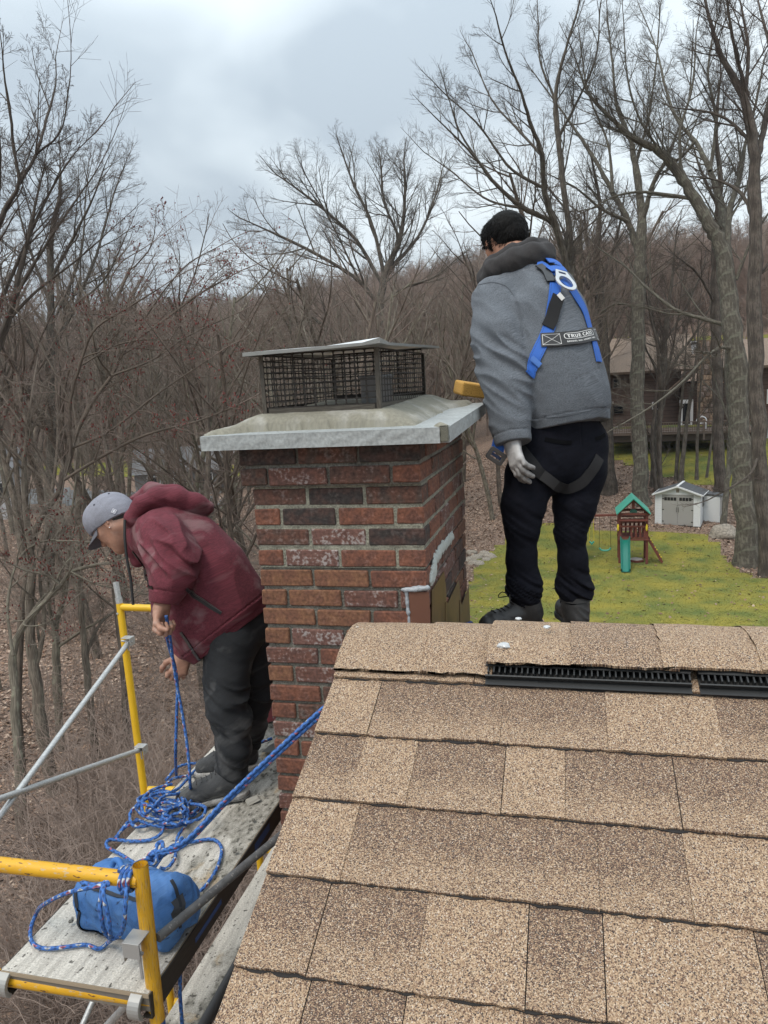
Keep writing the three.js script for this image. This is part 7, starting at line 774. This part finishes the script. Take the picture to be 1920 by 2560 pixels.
{ // bucket, trowel, rubble
  const c = atY(664, 1795, PY + 0.01), bk = thing('bucket', 'small white bucket with a faded red print standing behind the chimney corner', 'bucket', c), t = dtex(128, 128, (i, j) => { const k = j < 88 && tile(i, j, 128, 8, 2.6, 4) > -0.12 ? 1 : 0; return k ? [0.45, 0.12, 0.14] : [0.62, 0.60, 0.57]; }); const pr = [[0.0, 0], [0.058, 0], [0.062, 0.006], [0.075, 0.15], [0.084, 0.152], [0.084, 0.17], [0.078, 0.172], [0.076, 0.185], [0.08, 0.188], [0.076, 0.19], [0.06, 0.02], [0, 0.015]].map(q => new THREE.Vector2(...q)); part('pail', new THREE.LatheGeometry(pr, 28).translate(c.x, c.y, c.z), M(null, 0.55, { map: t }), bk); const hd = []; for (let k = 0; k <= 12; k++) { const a = k / 12 * Math.PI; hd.push(V(c.x + Math.cos(a) * 0.082, c.y + 0.165 - Math.sin(a) * 0.05, c.z + 0.03 + Math.sin(a) * 0.07)); } part('handle', rope(hd, 0.002, 24, 6), galv, bk);
  top('board', beam(atY(664, 1690, PY + 0.3), atY(672, 1770, PY + 0.05), 0.2, 0.012, V(1, 0, 0)), M([0.72, 0.71, 0.67], 0.8), 'white board leaning behind the small bucket', 'board');
  const q = atY(655, 1880, PY + 0.02), tr = thing('trowel', 'muddy trowel lying on the plank by the chimney corner', 'trowel', q), s = new THREE.Shape([[0, 0], [0.05, 0.06], [0.035, 0.17], [-0.035, 0.17], [-0.05, 0.06]].map(a => new THREE.Vector2(...a))); part('blade', new THREE.ExtrudeGeometry(s, { depth: 0.0015, bevelEnabled: true, bevelSize: 0.001, bevelThickness: 0.0005, bevelSegments: 1 }).rotateX(-Math.PI / 2).rotateY(-0.9).translate(q.x, q.y, q.z), M([0.10, 0.10, 0.095], 0.6, { metalness: 0.5 }), tr); part('handle', pipe([q.clone().add(V(-0.11, 0.03, 0.1)), q.clone().add(V(-0.15, 0.04, 0.14)), q.clone().add(V(-0.19, 0.035, 0.17))], 0.013, 10), M([0.06, 0.045, 0.03], 0.8), tr);
  const R = rng(66), ch = new GB(), gs = []; for (let k = 0; k < 90; k++) { const a = R(), b = Math.pow(R(), 0.7), x = lerp(-0.6, -0.17, a), z = lerp(0.5, -1.4, b); if (R() > 0.25 + b) continue; const r = 0.003 + R() * R() * 0.013, g = new THREE.IcosahedronGeometry(r, 0), p = g.attributes.position; for (let i = 0; i < p.count; i++) p.setXYZ(i, p.getX(i) * (1 + 0.6 * N3(p.getX(i) * 300, k, 1)), p.getY(i) * 0.6, p.getZ(i) * (1 + 0.6 * N3(k, p.getZ(i) * 300, 1))); g.computeVertexNormals(); g.translate(x, PY + 0.012 + r * 0.4, z); gs.push(g); } const mb = top('mortar_crumbs', mg(gs), M([0.24, 0.23, 0.20], 0.97, { map: mortTex }), 'crumbs of grey mortar strewn over the plank', 'rubble'); mb.userData.kind = 'stuff';
  const ck = atY(632, 2000, PY + 0.015), cg = block(0.05, 0.012, 0.028, 0.003, 0.008, R); top('mortar_chip', cg.rotateY(0.7).rotateX(0.2).translate(ck.x, ck.y, ck.z), M([0.30, 0.29, 0.26], 0.95), 'flat mortar chip beside the heel of the nearer shoe', 'rubble');
}
// ---------- in the garden below ----------
{ // white resin shed
  const c = ground(1745, 1318), fl0 = ground(1637, 1308), dx = ground(1737, 1318).sub(fl0).setY(0).normalize(), W = 2.35, Hh = 1.72, yb = H(c.x, c.z) + 0.05, dz = V(-dx.z, 0, dx.x); if (dz.z > 0) dz.negate(); const D = 1.75, O = fl0.clone().setY(yb), P = (a, y, d) => O.clone().addScaledVector(dx, a).addScaledVector(dz, d).setY(yb + y);
  const sh = thing('garden_shed', 'white resin garden shed with grey double doors and a dark shingled roof', 'shed', P(W / 2, 0, D / 2)), wt = M([0.66, 0.68, 0.69], 0.6), gy = M([0.33, 0.325, 0.31], 0.65), dkR = M([0.075, 0.08, 0.088], 0.85), bk = M([0.015, 0.015, 0.016], 0.4), Y = V(0, 1, 0);
  const bx = (a0, y0, d0, a1, y1, d1, m, nm, par = sh, bev = 0.006) => part(nm, beam(P((a0 + a1) / 2, (y0 + y1) / 2, d0), P((a0 + a1) / 2, (y0 + y1) / 2, d1), a1 - a0, y1 - y0, dx, bev), m, par);
  for (let k = 0; k < 12; k++) { const y = k * Hh / 12; bx(0.06, y + 0.004, 0, 0.36, y + Hh / 12, 0.03, wt, 'wall_panel'); bx(W - 0.36, y + 0.004, 0, W - 0.06, y + Hh / 12, 0.03, wt, 'wall_panel'); part('wall_panel', beam(P(W - 0.015, y + Hh / 24 + 0.002, 0.06), P(W - 0.015, y + Hh / 24 + 0.002, D), 0.03, Hh / 12 - 0.004, dx, 0.005), wt, sh); part('wall_panel', beam(P(0.015, y + Hh / 24 + 0.002, 0.06), P(0.015, y + Hh / 24 + 0.002, D), 0.03, Hh / 12 - 0.004, dx, 0.005), wt, sh); }
  bx(0.0, 0, -0.02, 0.07, Hh, 0.06, wt, 'corner_post'); bx(W - 0.07, 0, -0.02, W, Hh, 0.06, wt, 'corner_post'); bx(0.03, 0, D - 0.03, W - 0.03, Hh, D, wt, 'wall'); bx(-0.03, -0.12, 0, W + 0.03, 0, D, M([0.06, 0.055, 0.05], 0.9), 'floor');
  bx(0.36, 0.02, 0.012, 0.40, Hh - 0.02, 0.05, gy, 'door_frame'); bx(W - 0.40, 0.02, 0.012, W - 0.36, Hh - 0.02, 0.05, gy, 'door_frame'); bx(0.36, Hh - 0.08, 0.01, W - 0.36, Hh, 0.05, gy, 'door_frame');
  for (const [a0, a1] of [[0.405, W / 2 - 0.006], [W / 2 + 0.006, W - 0.405]]) { const dr = bx(a0, 0.03, 0.014, a1, Hh - 0.085, 0.045, gy, 'door'), w = (a1 - a0 - 0.12) / 4; for (let k = 0; k < 8; k++) bx(a0 + 0.06 + k * (a1 - a0 - 0.12) / 8 + 0.004, 0.10, 0.004, a0 + 0.06 + (k + 1) * (a1 - a0 - 0.12) / 8 - 0.004, Hh - 0.5, 0.014, gy, 'door_plank', dr, 0.003); for (let k = 0; k < 4; k++) bx(a0 + 0.07 + k * w + 0.012, Hh - 0.34, 0.006, a0 + 0.07 + (k + 1) * w - 0.012, Hh - 0.16, 0.015, bk, 'door_pane', dr, 0.002); for (const y of [0.2, 0.85, 1.45]) bx(a0 < 1 ? a0 - 0.03 : a1 - 0.07, y, 0.0, a0 < 1 ? a0 + 0.07 : a1 + 0.03, y + 0.045, 0.012, bk, 'hinge', dr, 0.003); const hx = a0 < 1 ? a1 - 0.06 : a0 + 0.04; bx(hx, 0.75, -0.03, hx + 0.02, 1.02, -0.01, bk, 'door_handle', dr, 0.005); bx(hx, 0.76, -0.015, hx + 0.02, 0.79, 0.012, bk, 'door_handle', dr, 0.003); bx(hx, 0.98, -0.015, hx + 0.02, 1.01, 0.012, bk, 'door_handle', dr, 0.003); }
  const gH = 0.42, tri = new THREE.Shape([[-0.02, 0], [W + 0.02, 0], [W / 2, gH]].map(q => new THREE.Vector2(...q))), m4 = z => new THREE.Matrix4().makeBasis(dx, Y, dx.clone().cross(Y)).setPosition(P(0, Hh, z)); part('gable', new THREE.ExtrudeGeometry(tri, { depth: 0.04, bevelEnabled: false }).applyMatrix4(m4(0.03)), wt, sh); bx(W / 2 - 0.08, Hh + 0.12, -0.02, W / 2 + 0.08, Hh + 0.30, 0.0, M([0.26, 0.22, 0.17], 0.8), 'gable_vent');
  for (const s of [0, 1]) { const e0 = s ? W + 0.12 : -0.12, sl = V().addScaledVector(dx, W / 2 - e0).addScaledVector(Y, gH + 0.04), up = P(W / 2, Hh + gH + 0.03, D / 2), lo = P(e0, Hh - 0.02, D / 2), dir = up.clone().sub(lo), len = dir.length(); dir.normalize(); const rf = part('roof', beam(P((W / 2 + e0) / 2, Hh + gH / 2, -0.16), P((W / 2 + e0) / 2, Hh + gH / 2, D + 0.12), len, 0.04, dir, 0.004), dkR, sh); for (let k = 0; k < 7; k++) { const q = lo.clone().addScaledVector(dir, (k + 0.5) * len / 7); part('roof_course', beam(q.clone().addScaledVector(dz, -D / 2 - 0.14).add(V(0, 0.026, 0)), q.clone().addScaledVector(dz, D / 2 + 0.10).add(V(0, 0.026, 0)), len / 7 - 0.01, 0.014, dir, 0.003), dkR, rf); } part('fascia', beam(lo.clone().addScaledVector(dz, -D / 2 - 0.18).add(V(0, 0.01, 0)), up.clone().addScaledVector(dz, -D / 2 - 0.18).add(V(0, 0.01, 0)), 0.05, 0.09, dz, 0.006), wt, sh); part('eave_trim', beam(lo.clone().addScaledVector(dz, -D / 2 - 0.16).addScaledVector(dx, s ? 0.015 : -0.015), lo.clone().addScaledVector(dz, D / 2 + 0.12).addScaledVector(dx, s ? 0.015 : -0.015), 0.03, 0.06, dx, 0.004), wt, sh); }
  part('ridge_cap', beam(P(W / 2, Hh + gH + 0.06, -0.2), P(W / 2, Hh + gH + 0.06, D + 0.14), 0.13, 0.04, dx, 0.01), wt, sh);
  const wn = part('window', beam(P(W + 0.012, 1.28, 0.55), P(W + 0.012, 1.28, 0.98), 0.03, 0.55, dx, 0.006), gy, sh); for (const y of [1.10, 1.28, 1.45]) for (const d of [0.58, 0.78]) part('pane', beam(P(W + 0.03, y, d), P(W + 0.03, y, d + 0.17), 0.008, 0.14, dx, 0), bk, wn);
  const an = part('side_cabinet', mg([beam(P(W + 0.42, 0.78, 0.95), P(W + 0.42, 0.78, 1.75), 0.84, 1.56, dx, 0.01)]), wt, sh); for (let k = 0; k < 11; k++) part('wall_panel', beam(P(W + 0.02, 0.07 + k * 0.138, 0.94), P(W + 0.82, 0.07 + k * 0.138, 0.94), 0.02, 0.13, dz, 0.004), wt, an); part('cabinet_door', beam(P(W + 0.85, 0.76, 1.0), P(W + 0.85, 0.76, 1.7), 0.03, 1.45, dx, 0.005), gy, an); part('cabinet_roof', beam(P(W + 0.02, 1.68, 1.33), P(W + 0.95, 1.57, 1.33), 0.92, 0.05, dz, 0.006), dkR, an);
}
{ // playset
  const b0 = ground(1550, 1408), dep = toPx(b0)[2], k = dep / F, dx = V(0.96, 0, 0.02).normalize(), dz = V(0.02, 0, -1).normalize(), yb = b0.y, O = b0, P = (px, up, d = 0) => O.clone().addScaledVector(dx, (px - 1550) * k).addScaledVector(dz, d).setY(yb + up * k);   // measured on the photograph at its own distance
  const red = M([0.155, 0.042, 0.028], 0.8, { map: dtex(64, 256, (i, j) => 0.85 + 0.5 * tile(i * 2 % 64, j >> 2, 64, 8, 2.3, 3)) }), grn = M([0.012, 0.16, 0.115], 0.4), grL = M([0.06, 0.33, 0.25], 0.45), yel = M([0.68, 0.52, 0.03], 0.5), dkg = M([0.01, 0.06, 0.045], 0.5), blk = M([0.02, 0.02, 0.02], 0.6), tan = M([0.36, 0.28, 0.2], 0.9), Y = V(0, 1, 0);
  const ps = thing('playset', 'red-brown wooden playset tower with green roof, green slide and swings on the lawn', 'playset', b0), B = (a, b, w, h, s = dz) => beam(a, b, w * k, h * k, s, 0.006), D = 1.15;
  for (const d of [0, D]) for (const px of [1549, 1613]) part('post', B(P(px, 0, d), P(px, 132, d), 6, 6, dx), red, ps);
  for (const d of [0, D]) { part('floor_beam', B(P(1545, 62, d - 0.04), P(1617, 62, d - 0.04), 9, 4), red, ps); part('rail', B(P(1545, 95, d - 0.05), P(1617, 95, d - 0.05), 6, 4), red, ps); part('rail', B(P(1543, 126, d - 0.05), P(1620, 126, d - 0.05), 6, 5), red, ps); const pn = part('wall_panel', B(P(1548, 111, d - 0.02), P(1614, 111, d - 0.02), 22, 3), red, ps); for (const x of [1563, 1596]) { part('window', B(P(x - 9, 111, d - 0.06), P(x + 9, 111, d - 0.06), 17, 2), dkg, pn); part('pane', B(P(x - 7, 111, d - 0.075), P(x - 1, 111, d - 0.075), 12, 1), tan, pn); part('pane', B(P(x + 1, 111, d - 0.075), P(x + 7, 111, d - 0.075), 12, 1), tan, pn); } for (let q = 0; q < 6; q++) if (d || q > 1) { const x = 1556 + q * 10.4; part('slat', B(P(x, 66, d - 0.03), P(x, 93, d - 0.03), 5, 2, dx), red, ps); } }
  for (const px of [1549, 1613]) for (const up of [62, 95, 126]) part('rail', beam(P(px, up, 0), P(px, up, D), 3 * k, 7 * k, dx, 0.005), red, ps); part('floor', beam(P(1548, 66, D / 2), P(1614, 66, D / 2), D, 0.05, dz, 0.004), red, ps);
  for (const s of [-1, 1]) { const lo = P(1581 + s * 39, 128, D / 2), up = P(1581, 166, D / 2), dir = up.clone().sub(lo), l = dir.length(); dir.normalize(); const mid = lo.clone().lerp(up, 0.5); part('roof', beam(mid.clone().addScaledVector(dz, -D / 2 - 0.28), mid.clone().addScaledVector(dz, D / 2 + 0.28), l + 0.03, 0.05, dir, 0.01), grL, ps); part('rafter', beam(P(1581 + s * 33, 130, -0.02), P(1581, 160, -0.02), 0.06, 0.08, dz, 0.004), red, ps); }
  part('gable_post', B(P(1581, 128, -0.02), P(1581, 158, -0.02), 7, 4, dx), red, ps); part('gable_disc', new THREE.CylinderGeometry(9 * k, 9 * k, 0.05, 20, 1, false, Math.PI / 2, Math.PI).rotateX(Math.PI / 2).translate(...P(1581, 130, -0.08).toArray()), dkg, ps);
  { // slide: a shaped trough
    const g = new GB(), n = 26, prof = [[-12, 5], [-11, 6.5], [-9.5, 6.5], [-8.5, 1], [-4, 0], [4, 0], [8.5, 1], [9.5, 6.5], [11, 6.5], [12, 5], [11, -1.5], [-11, -1.5]], c = []; for (let q = 0; q <= n; q++) { const t = q / n; c.push([t, lerp(64, 3.5, sst(0, 1, t) * 0.35 + t * 0.65), -lerp(0.05, 1.75, t)]); } const w = t => 1 - 0.08 * t; c.forEach(([t, up, d]) => { for (const [a, b] of [...prof, prof[0]]) { const p = P(1562 - t * 3 + a * w(t), up + b, d - 0.02); g.p.push(p.x, p.y, p.z); g.u.push(t, a / 12); g.n.push(0, 1, 0); } }); const m = prof.length + 1; for (let q = 0; q < n; q++) for (let j = 0; j < m - 1; j++) { const a = q * m + j; g.i.push(a, a + m, a + 1, a + 1, a + m, a + m + 1); } const G = g.geo(); G.computeVertexNormals(); part('slide', G, M([0.012, 0.15, 0.115], 0.3, { side: THREE.DoubleSide }), ps);
  }
  // climbing ladder
  for (const d of [0.15, 0.85]) part('ladder_rail', B(P(1618, 60, d), P(1650, 2, d), 6, 5, dx), red, ps); for (let q = 0; q < 6; q++) { const x = 1621 + q * 5.2, u = 55 - q * 9.4; part('rung', beam(P(x, u, 0.12), P(x, u, 0.88), 3 * k, 4 * k, dx, 0.004), red, ps); part('climbing_hold', new THREE.SphereGeometry(2.2 * k, 8, 6).translate(...P(x + 2, u + 2, 0.3 + 0.3 * (q % 2)).toArray()), yel, ps); }
  for (const x of [1545, 1612]) part('steering_pennant', new THREE.SphereGeometry(1, 10, 8).scale(2.6 * k, 9 * k, 0.03).translate(...P(x, 93, -0.12).toArray()), yel, ps);
  // swing beam, far legs and swings
  part('swing_beam', B(P(1543, 118, D / 2), P(1440, 116, D / 2), 7, 5), red, ps); for (const d of [-0.6, D + 0.6]) part('swing_leg', B(P(1444, 116, D / 2), P(1440, 0, d), 6, 5, dx), red, ps);
  for (const [x0, x1, up, m] of [[1499, 1531, 28, grL], [1475, 1490, 45, grL]]) { const sw = part('swing_seat', rope([P(x0 + 2, up + 5, D / 2), P(x0 + 6, up, D / 2), P((x0 + x1) / 2, up - 2, D / 2), P(x1 - 6, up, D / 2), P(x1 - 2, up + 5, D / 2)], 2.4 * k, 18, 8), m, ps); for (const x of [x0, x1]) part('swing_chain', pipe([P(x + (x === x0 ? 3 : -3), 115, D / 2), P(x + (x === x0 ? 2 : -2), 60, D / 2), P(x + (x === x0 ? 2 : -2), up + 4, D / 2)], 0.5 * k, 6), x0 > 1490 ? blk : yel, sw); }
  part('sandbox', new THREE.CylinderGeometry(20 * k, 20 * k, 5 * k, 6).translate(...P(1590, 2.5, 0.55).toArray()), red, ps); part('sand', new THREE.CylinderGeometry(17 * k, 17 * k, 5.6 * k, 6).translate(...P(1590, 2.8, 0.55).toArray()), M([0.42, 0.38, 0.35], 0.95), ps);
}
{ // boulder and stones
  const rock = (c, r, sx, sy, sz, sd) => { const g = mergeVertices(new THREE.IcosahedronGeometry(1, 4).deleteAttribute('uv').deleteAttribute('normal')), p = g.attributes.position, u = []; for (let i = 0; i < p.count; i++) { const v = V().fromBufferAttribute(p, i), k = 1 + 0.5 * fbm(v.x * 1.1 + sd, v.y * 1.1, v.z * 1.1, 4); const s = v.x > 0.3 ? 1 - (v.x - 0.3) * 0.5 : 1; p.setXYZ(i, v.x * k * sx * r + c.x, Math.max(-0.15, v.y * k * s) * sy * r + c.y, v.z * k * sz * r + c.z); u.push(v.x, v.y); } g.setAttribute('uv', new THREE.Float32BufferAttribute(u, 2)); g.computeVertexNormals(); return g; }, rm = M([0.62, 0.55, 0.46], 0.95, { map: dtex(128, 128, (i, j) => 0.42 + 0.45 * tile(i, j, 128, 8, 6.6, 4)) });
  top('boulder', rock(ground(1812, 1338), 0.8, 0.95, 0.75, 0.8, 3), rm, 'large angular boulder on the ground right of the shed', 'boulder'); const R = rng(99); [[1180, 1382], [1190, 1395], [1205, 1390], [1215, 1400], [1185, 1408], [1197, 1410], [1210, 1385], [1172, 1400], [1225, 1392]].forEach(([x, y]) => top('stone', rock(ground(x, y), 0.25 + R() * 0.2, 1, 0.6, 1, R() * 20), rm, 'pale field stone in the low heap at the lawn edge by the chimney', 'stone', 'stones heaped at the lawn edge'));
}
{ // brown house beyond the trees
  const c = ground(1690, 1062), dep = 54, k = dep / F, b = at(1690, 1062, dep), yb = b.y, dx = V(0.995, 0, 0.1).normalize(), dz = V(-dx.z, 0, dx.x).negate(), P = (px, py, d = 0) => b.clone().addScaledVector(dx, (px - 1690) * k * 1.03).addScaledVector(dz.z < 0 ? dz : dz.clone().negate(), d).setY(yb + (1062 - py) * k);
  const hs = thing('brown_house', 'dark brown house with a tan roof, stone chimney and deck beyond the back lawn', 'house', b), st = dtex(128, 256, (i, j) => { const q = (j % 16) / 16, v = 0.8 + 0.4 * tile(i, j % 128, 128, 10, 3.2, 3); return (q < 0.12 ? 0.5 : 1) * v; }), wl = M([0.12, 0.08, 0.064], 0.9, { map: rep(st, 1, 1) }), rf = M([0.26, 0.195, 0.15], 0.9, { map: rep(st, 6, 4) }), rf2 = M([0.36, 0.25, 0.19], 0.9, { map: rep(st, 4, 3) }), sto = M([0.24, 0.17, 0.12], 0.95), wh = M([0.7, 0.7, 0.7], 0.5), gl = new THREE.MeshPhysicalMaterial({ color: 0x11151a, roughness: 0.08 }), dk = M([0.075, 0.058, 0.048], 0.9), rail = M([0.16, 0.12, 0.10], 0.8), Y = V(0, 1, 0);
  const wall = (x0, y0, x1, y1, d0, d1, nm = 'wall', m = wl) => part(nm, beam(P((x0 + x1) / 2, (y0 + y1) / 2, d0), P((x0 + x1) / 2, (y0 + y1) / 2, d1), (x1 - x0) * k * 1.03, (y1 - y0) * k, dx, 0), m, hs);
  wall(1470, 915, 1700, 1062, 0, 9); wall(1700, 960, 1775, 1062, -0.5, 7); wall(1770, 920, 1960, 1062, 1, 9);
  const slope = (x0, x1, yE, dE, yR, dR, m, nm = 'roof') => { const A = P((x0 + x1) / 2, yE, dE), B = P((x0 + x1) / 2, yR, dR); return part(nm, beam(A, B, (x1 - x0) * k * 1.03, 0.18, dx, 0), m, hs); };
  slope(1455, 1725, 928, -0.8, 838, 4.6, rf); slope(1455, 1725, 928, 10, 838, 4.6, rf); slope(1765, 1980, 930, 0.2, 862, 5, rf); slope(1765, 1980, 930, 10, 862, 5, rf);
  for (const [xa, ya, xb, yb2] of [[1735, 920, 1660, 990], [1735, 920, 1790, 965]]) { const A = P(xa, ya, 3), B = P(xb, yb2, 3); part('roof', beam(A, B, 7.5, 0.2, dz, 0), rf2, hs); part('fascia', beam(P(xa, ya + 6, -1), P(xb, yb2 + 6, -1), 0.12, 0.35, dz, 0), dk, hs); }
  const ch = wall(1735, 860, 1785, 1062, -1.1, 0.4, 'stone_chimney', sto), R = rng(404); for (let r = 0; r < 15; r++) for (let q = 0; q < 4; q++) { const x = 1735 + q * 12.5 + (r % 2) * 3, y = 866 + r * 13; part('stone', block(11 * k, 11.5 * k, 0.14, 0.03, 0.06, R).applyMatrix4(new THREE.Matrix4().makeBasis(dx, Y, dx.clone().cross(Y)).setPosition(P(x + 5, y + 5, -1.12))), [sto, M([0.3, 0.215, 0.15], 0.95), M([0.17, 0.125, 0.1], 0.95), M([0.26, 0.2, 0.17], 0.95)][(r * 7 + q * 3) % 4], ch); }
  const win = (x0, y0, x1, y1, d, m = dk) => { const w = wall(x0, y0, x1, y1, d - 0.12, d + 0.02, 'window', m); part('pane', beam(P((x0 + x1) / 2, (y0 + y1) / 2, d - 0.15), P((x0 + x1) / 2, (y0 + y1) / 2, d - 0.11), (x1 - x0 - 5) * k, (y1 - y0 - 5) * k, dx, 0), gl, w); return w; };
  win(1543, 940, 1562, 965, 0, M([0.2, 0.17, 0.15], 0.8)); win(1635, 1003, 1652, 1022, 0, wh); win(1543, 1008, 1570, 1030, 0); win(1822, 985, 1850, 1040, 1); win(1890, 985, 1915, 1020, 1, wh);
  const dr = wall(1697, 1000, 1727, 1062, -0.62, -0.48, 'door', wh); part('pane', beam(P(1712, 1034, -0.66), P(1712, 1034, -0.6), 17 * k, 50 * k, dx, 0), gl, dr); wall(1500, 998, 1545, 1003, -0.4, 0, 'trim', M([0.4, 0.38, 0.35], 0.8)); part('porch_light', new THREE.SphereGeometry(0.1, 10, 8).translate(...P(1667, 992, -0.3).toArray()), wh, hs);
  // deck with railing
  wall(1540, 1068, 1850, 1074, -4.2, 0, 'deck', rail); wall(1540, 1074, 1850, 1090, -4.0, -0.5, 'deck_skirt', dk); const dp = (x, y) => P(x, y, -4.2); part('handrail', beam(dp(1540, 1046), dp(1850, 1046), 0.1, 0.06, dz, 0), rail, hs); part('handrail', beam(dp(1540, 1064), dp(1850, 1064), 0.06, 0.05, dz, 0), rail, hs); for (let x = 1540; x <= 1850; x += 5) part('baluster', beam(dp(x, 1046), dp(x, 1068), 0.045, 0.045, dx, 0), rail, hs); for (let x = 1540; x <= 1850; x += 51) part('rail_post', beam(dp(x, 1043), dp(x, 1088), 0.12, 0.12, dx, 0), rail, hs);
  const cb = P(1742, 1068, -2.5), cc = thing('garden_chair', 'white garden chair on the deck of the brown house', 'chair', cb); part('backrest', new THREE.TorusGeometry(0.32, 0.04, 8, 20, Math.PI).translate(cb.x, cb.y + 0.55, cb.z), wh, cc); part('seat', new THREE.BoxGeometry(0.6, 0.05, 0.5).translate(cb.x, cb.y + 0.42, cb.z + 0.2), wh, cc); for (const sx of [-0.26, 0.26]) for (const sz of [0, 0.4]) part('leg', new THREE.BoxGeometry(0.05, 0.42, 0.05).translate(cb.x + sx, cb.y + 0.21, cb.z + sz), wh, cc);
}
{ // white parked cars up the slope, a white garage and houses glimpsed at the left
  const car = (px, py, dep, name, label, col, yaw) => { const c = at(px, py, dep); c.y = H(c.x, c.z); const g = thing('parked_car', label, 'car', c, null), s = new THREE.Shape([[-2.2, 0.35], [-2.2, 0.85], [-1.9, 0.98], [-1.2, 1.05], [-0.7, 1.5], [0.9, 1.52], [1.5, 1.08], [2.15, 0.95], [2.25, 0.4]].map(q => new THREE.Vector2(...q))); const bd = new THREE.ExtrudeGeometry(s, { depth: 1.5, bevelEnabled: true, bevelSize: 0.1, bevelThickness: 0.12, bevelSegments: 2 }).translate(0, 0, -0.75); const add = (n, ge, m) => { const o = new THREE.Mesh(ge, m); o.name = numbered(n); g.add(o); }; add('body', bd, M(col, 0.3)); add('window', new THREE.ExtrudeGeometry(new THREE.Shape([[-1.05, 1.06], [-0.62, 1.43], [0.85, 1.44], [1.3, 1.08]].map(q => new THREE.Vector2(...q))), { depth: 1.78, bevelEnabled: false }).translate(0, 0, -0.89), M([0.03, 0.035, 0.04], 0.1)); for (const x of [-1.4, 1.4]) for (const z of [-0.8, 0.8]) add('wheel', new THREE.CylinderGeometry(0.34, 0.34, 0.22, 18).rotateX(Math.PI / 2).translate(x, 0.34, z), M([0.02, 0.02, 0.02], 0.8)); g.rotation.y = yaw; shadowed(g); };
  car(1692, 825, 112, 'parked_car', 'white car parked up the slope, left of a pair seen through the trees', [0.75, 0.76, 0.78], 0.1); car(1735, 822, 118, 'parked_car', 'white car parked up the slope, right of a pair seen through the trees', [0.72, 0.74, 0.77], 0.25);
  const hut = (px, py, dep, w, h, d, label, wc, rc, yaw) => { const c = at(px, py, dep), g = thing('white_house', label, 'house', c.setY(H(c.x, c.z) - 0.3)), add = (n, ge, m, par = g) => { const o = new THREE.Mesh(ge, m); o.name = numbered(n); par.add(o); return o; }; add('wall', new THREE.BoxGeometry(w, h, d).translate(0, h / 2, 0), M(wc, 0.8)); const s = new THREE.Shape([[-d / 2 - 0.4, 0], [d / 2 + 0.4, 0], [0, d * 0.32]].map(q => new THREE.Vector2(...q))); add('roof', new THREE.ExtrudeGeometry(s, { depth: w + 0.8, bevelEnabled: false }).translate(0, 0, -w / 2 - 0.4).rotateY(Math.PI / 2).translate(0, h, 0), M(rc, 0.9)); for (let k = 0; k < 3; k++) { const wn = add('window', new THREE.BoxGeometry(1.1, 1.4, 0.08).translate(-w / 2 + (k + 0.7) * w / 3.2, h * 0.62, d / 2 + 0.03), M([0.7, 0.7, 0.7], 0.6)); add('pane', new THREE.BoxGeometry(0.9, 1.2, 0.04).translate(-w / 2 + (k + 0.7) * w / 3.2, h * 0.62, d / 2 + 0.09), M([0.03, 0.035, 0.04], 0.1), wn); } g.rotation.y = yaw; shadowed(g); };
  hut(1935, 1000, 56, 6, 3, 5, 'white garage at the right edge behind the big trunks', [0.68, 0.70, 0.72], [0.1, 0.1, 0.11], 0.1); hut(-40, 1180, 58, 5, 4.0, 5, 'white house at the left edge glimpsed through bare branches', [0.5, 0.51, 0.53], [0.16, 0.16, 0.17], 0.5); hut(455, 1205, 66, 7, 2.4, 6, 'grey-roofed low house glimpsed behind the hood of the man in maroon', [0.22, 0.22, 0.22], [0.13, 0.13, 0.135], 0.4); hut(640, 1020, 95, 6, 5, 5, 'small pale house far off left of the chimney cap', [0.6, 0.6, 0.62], [0.2, 0.2, 0.2], 0.2);
}
renderer.render(scene, camera);
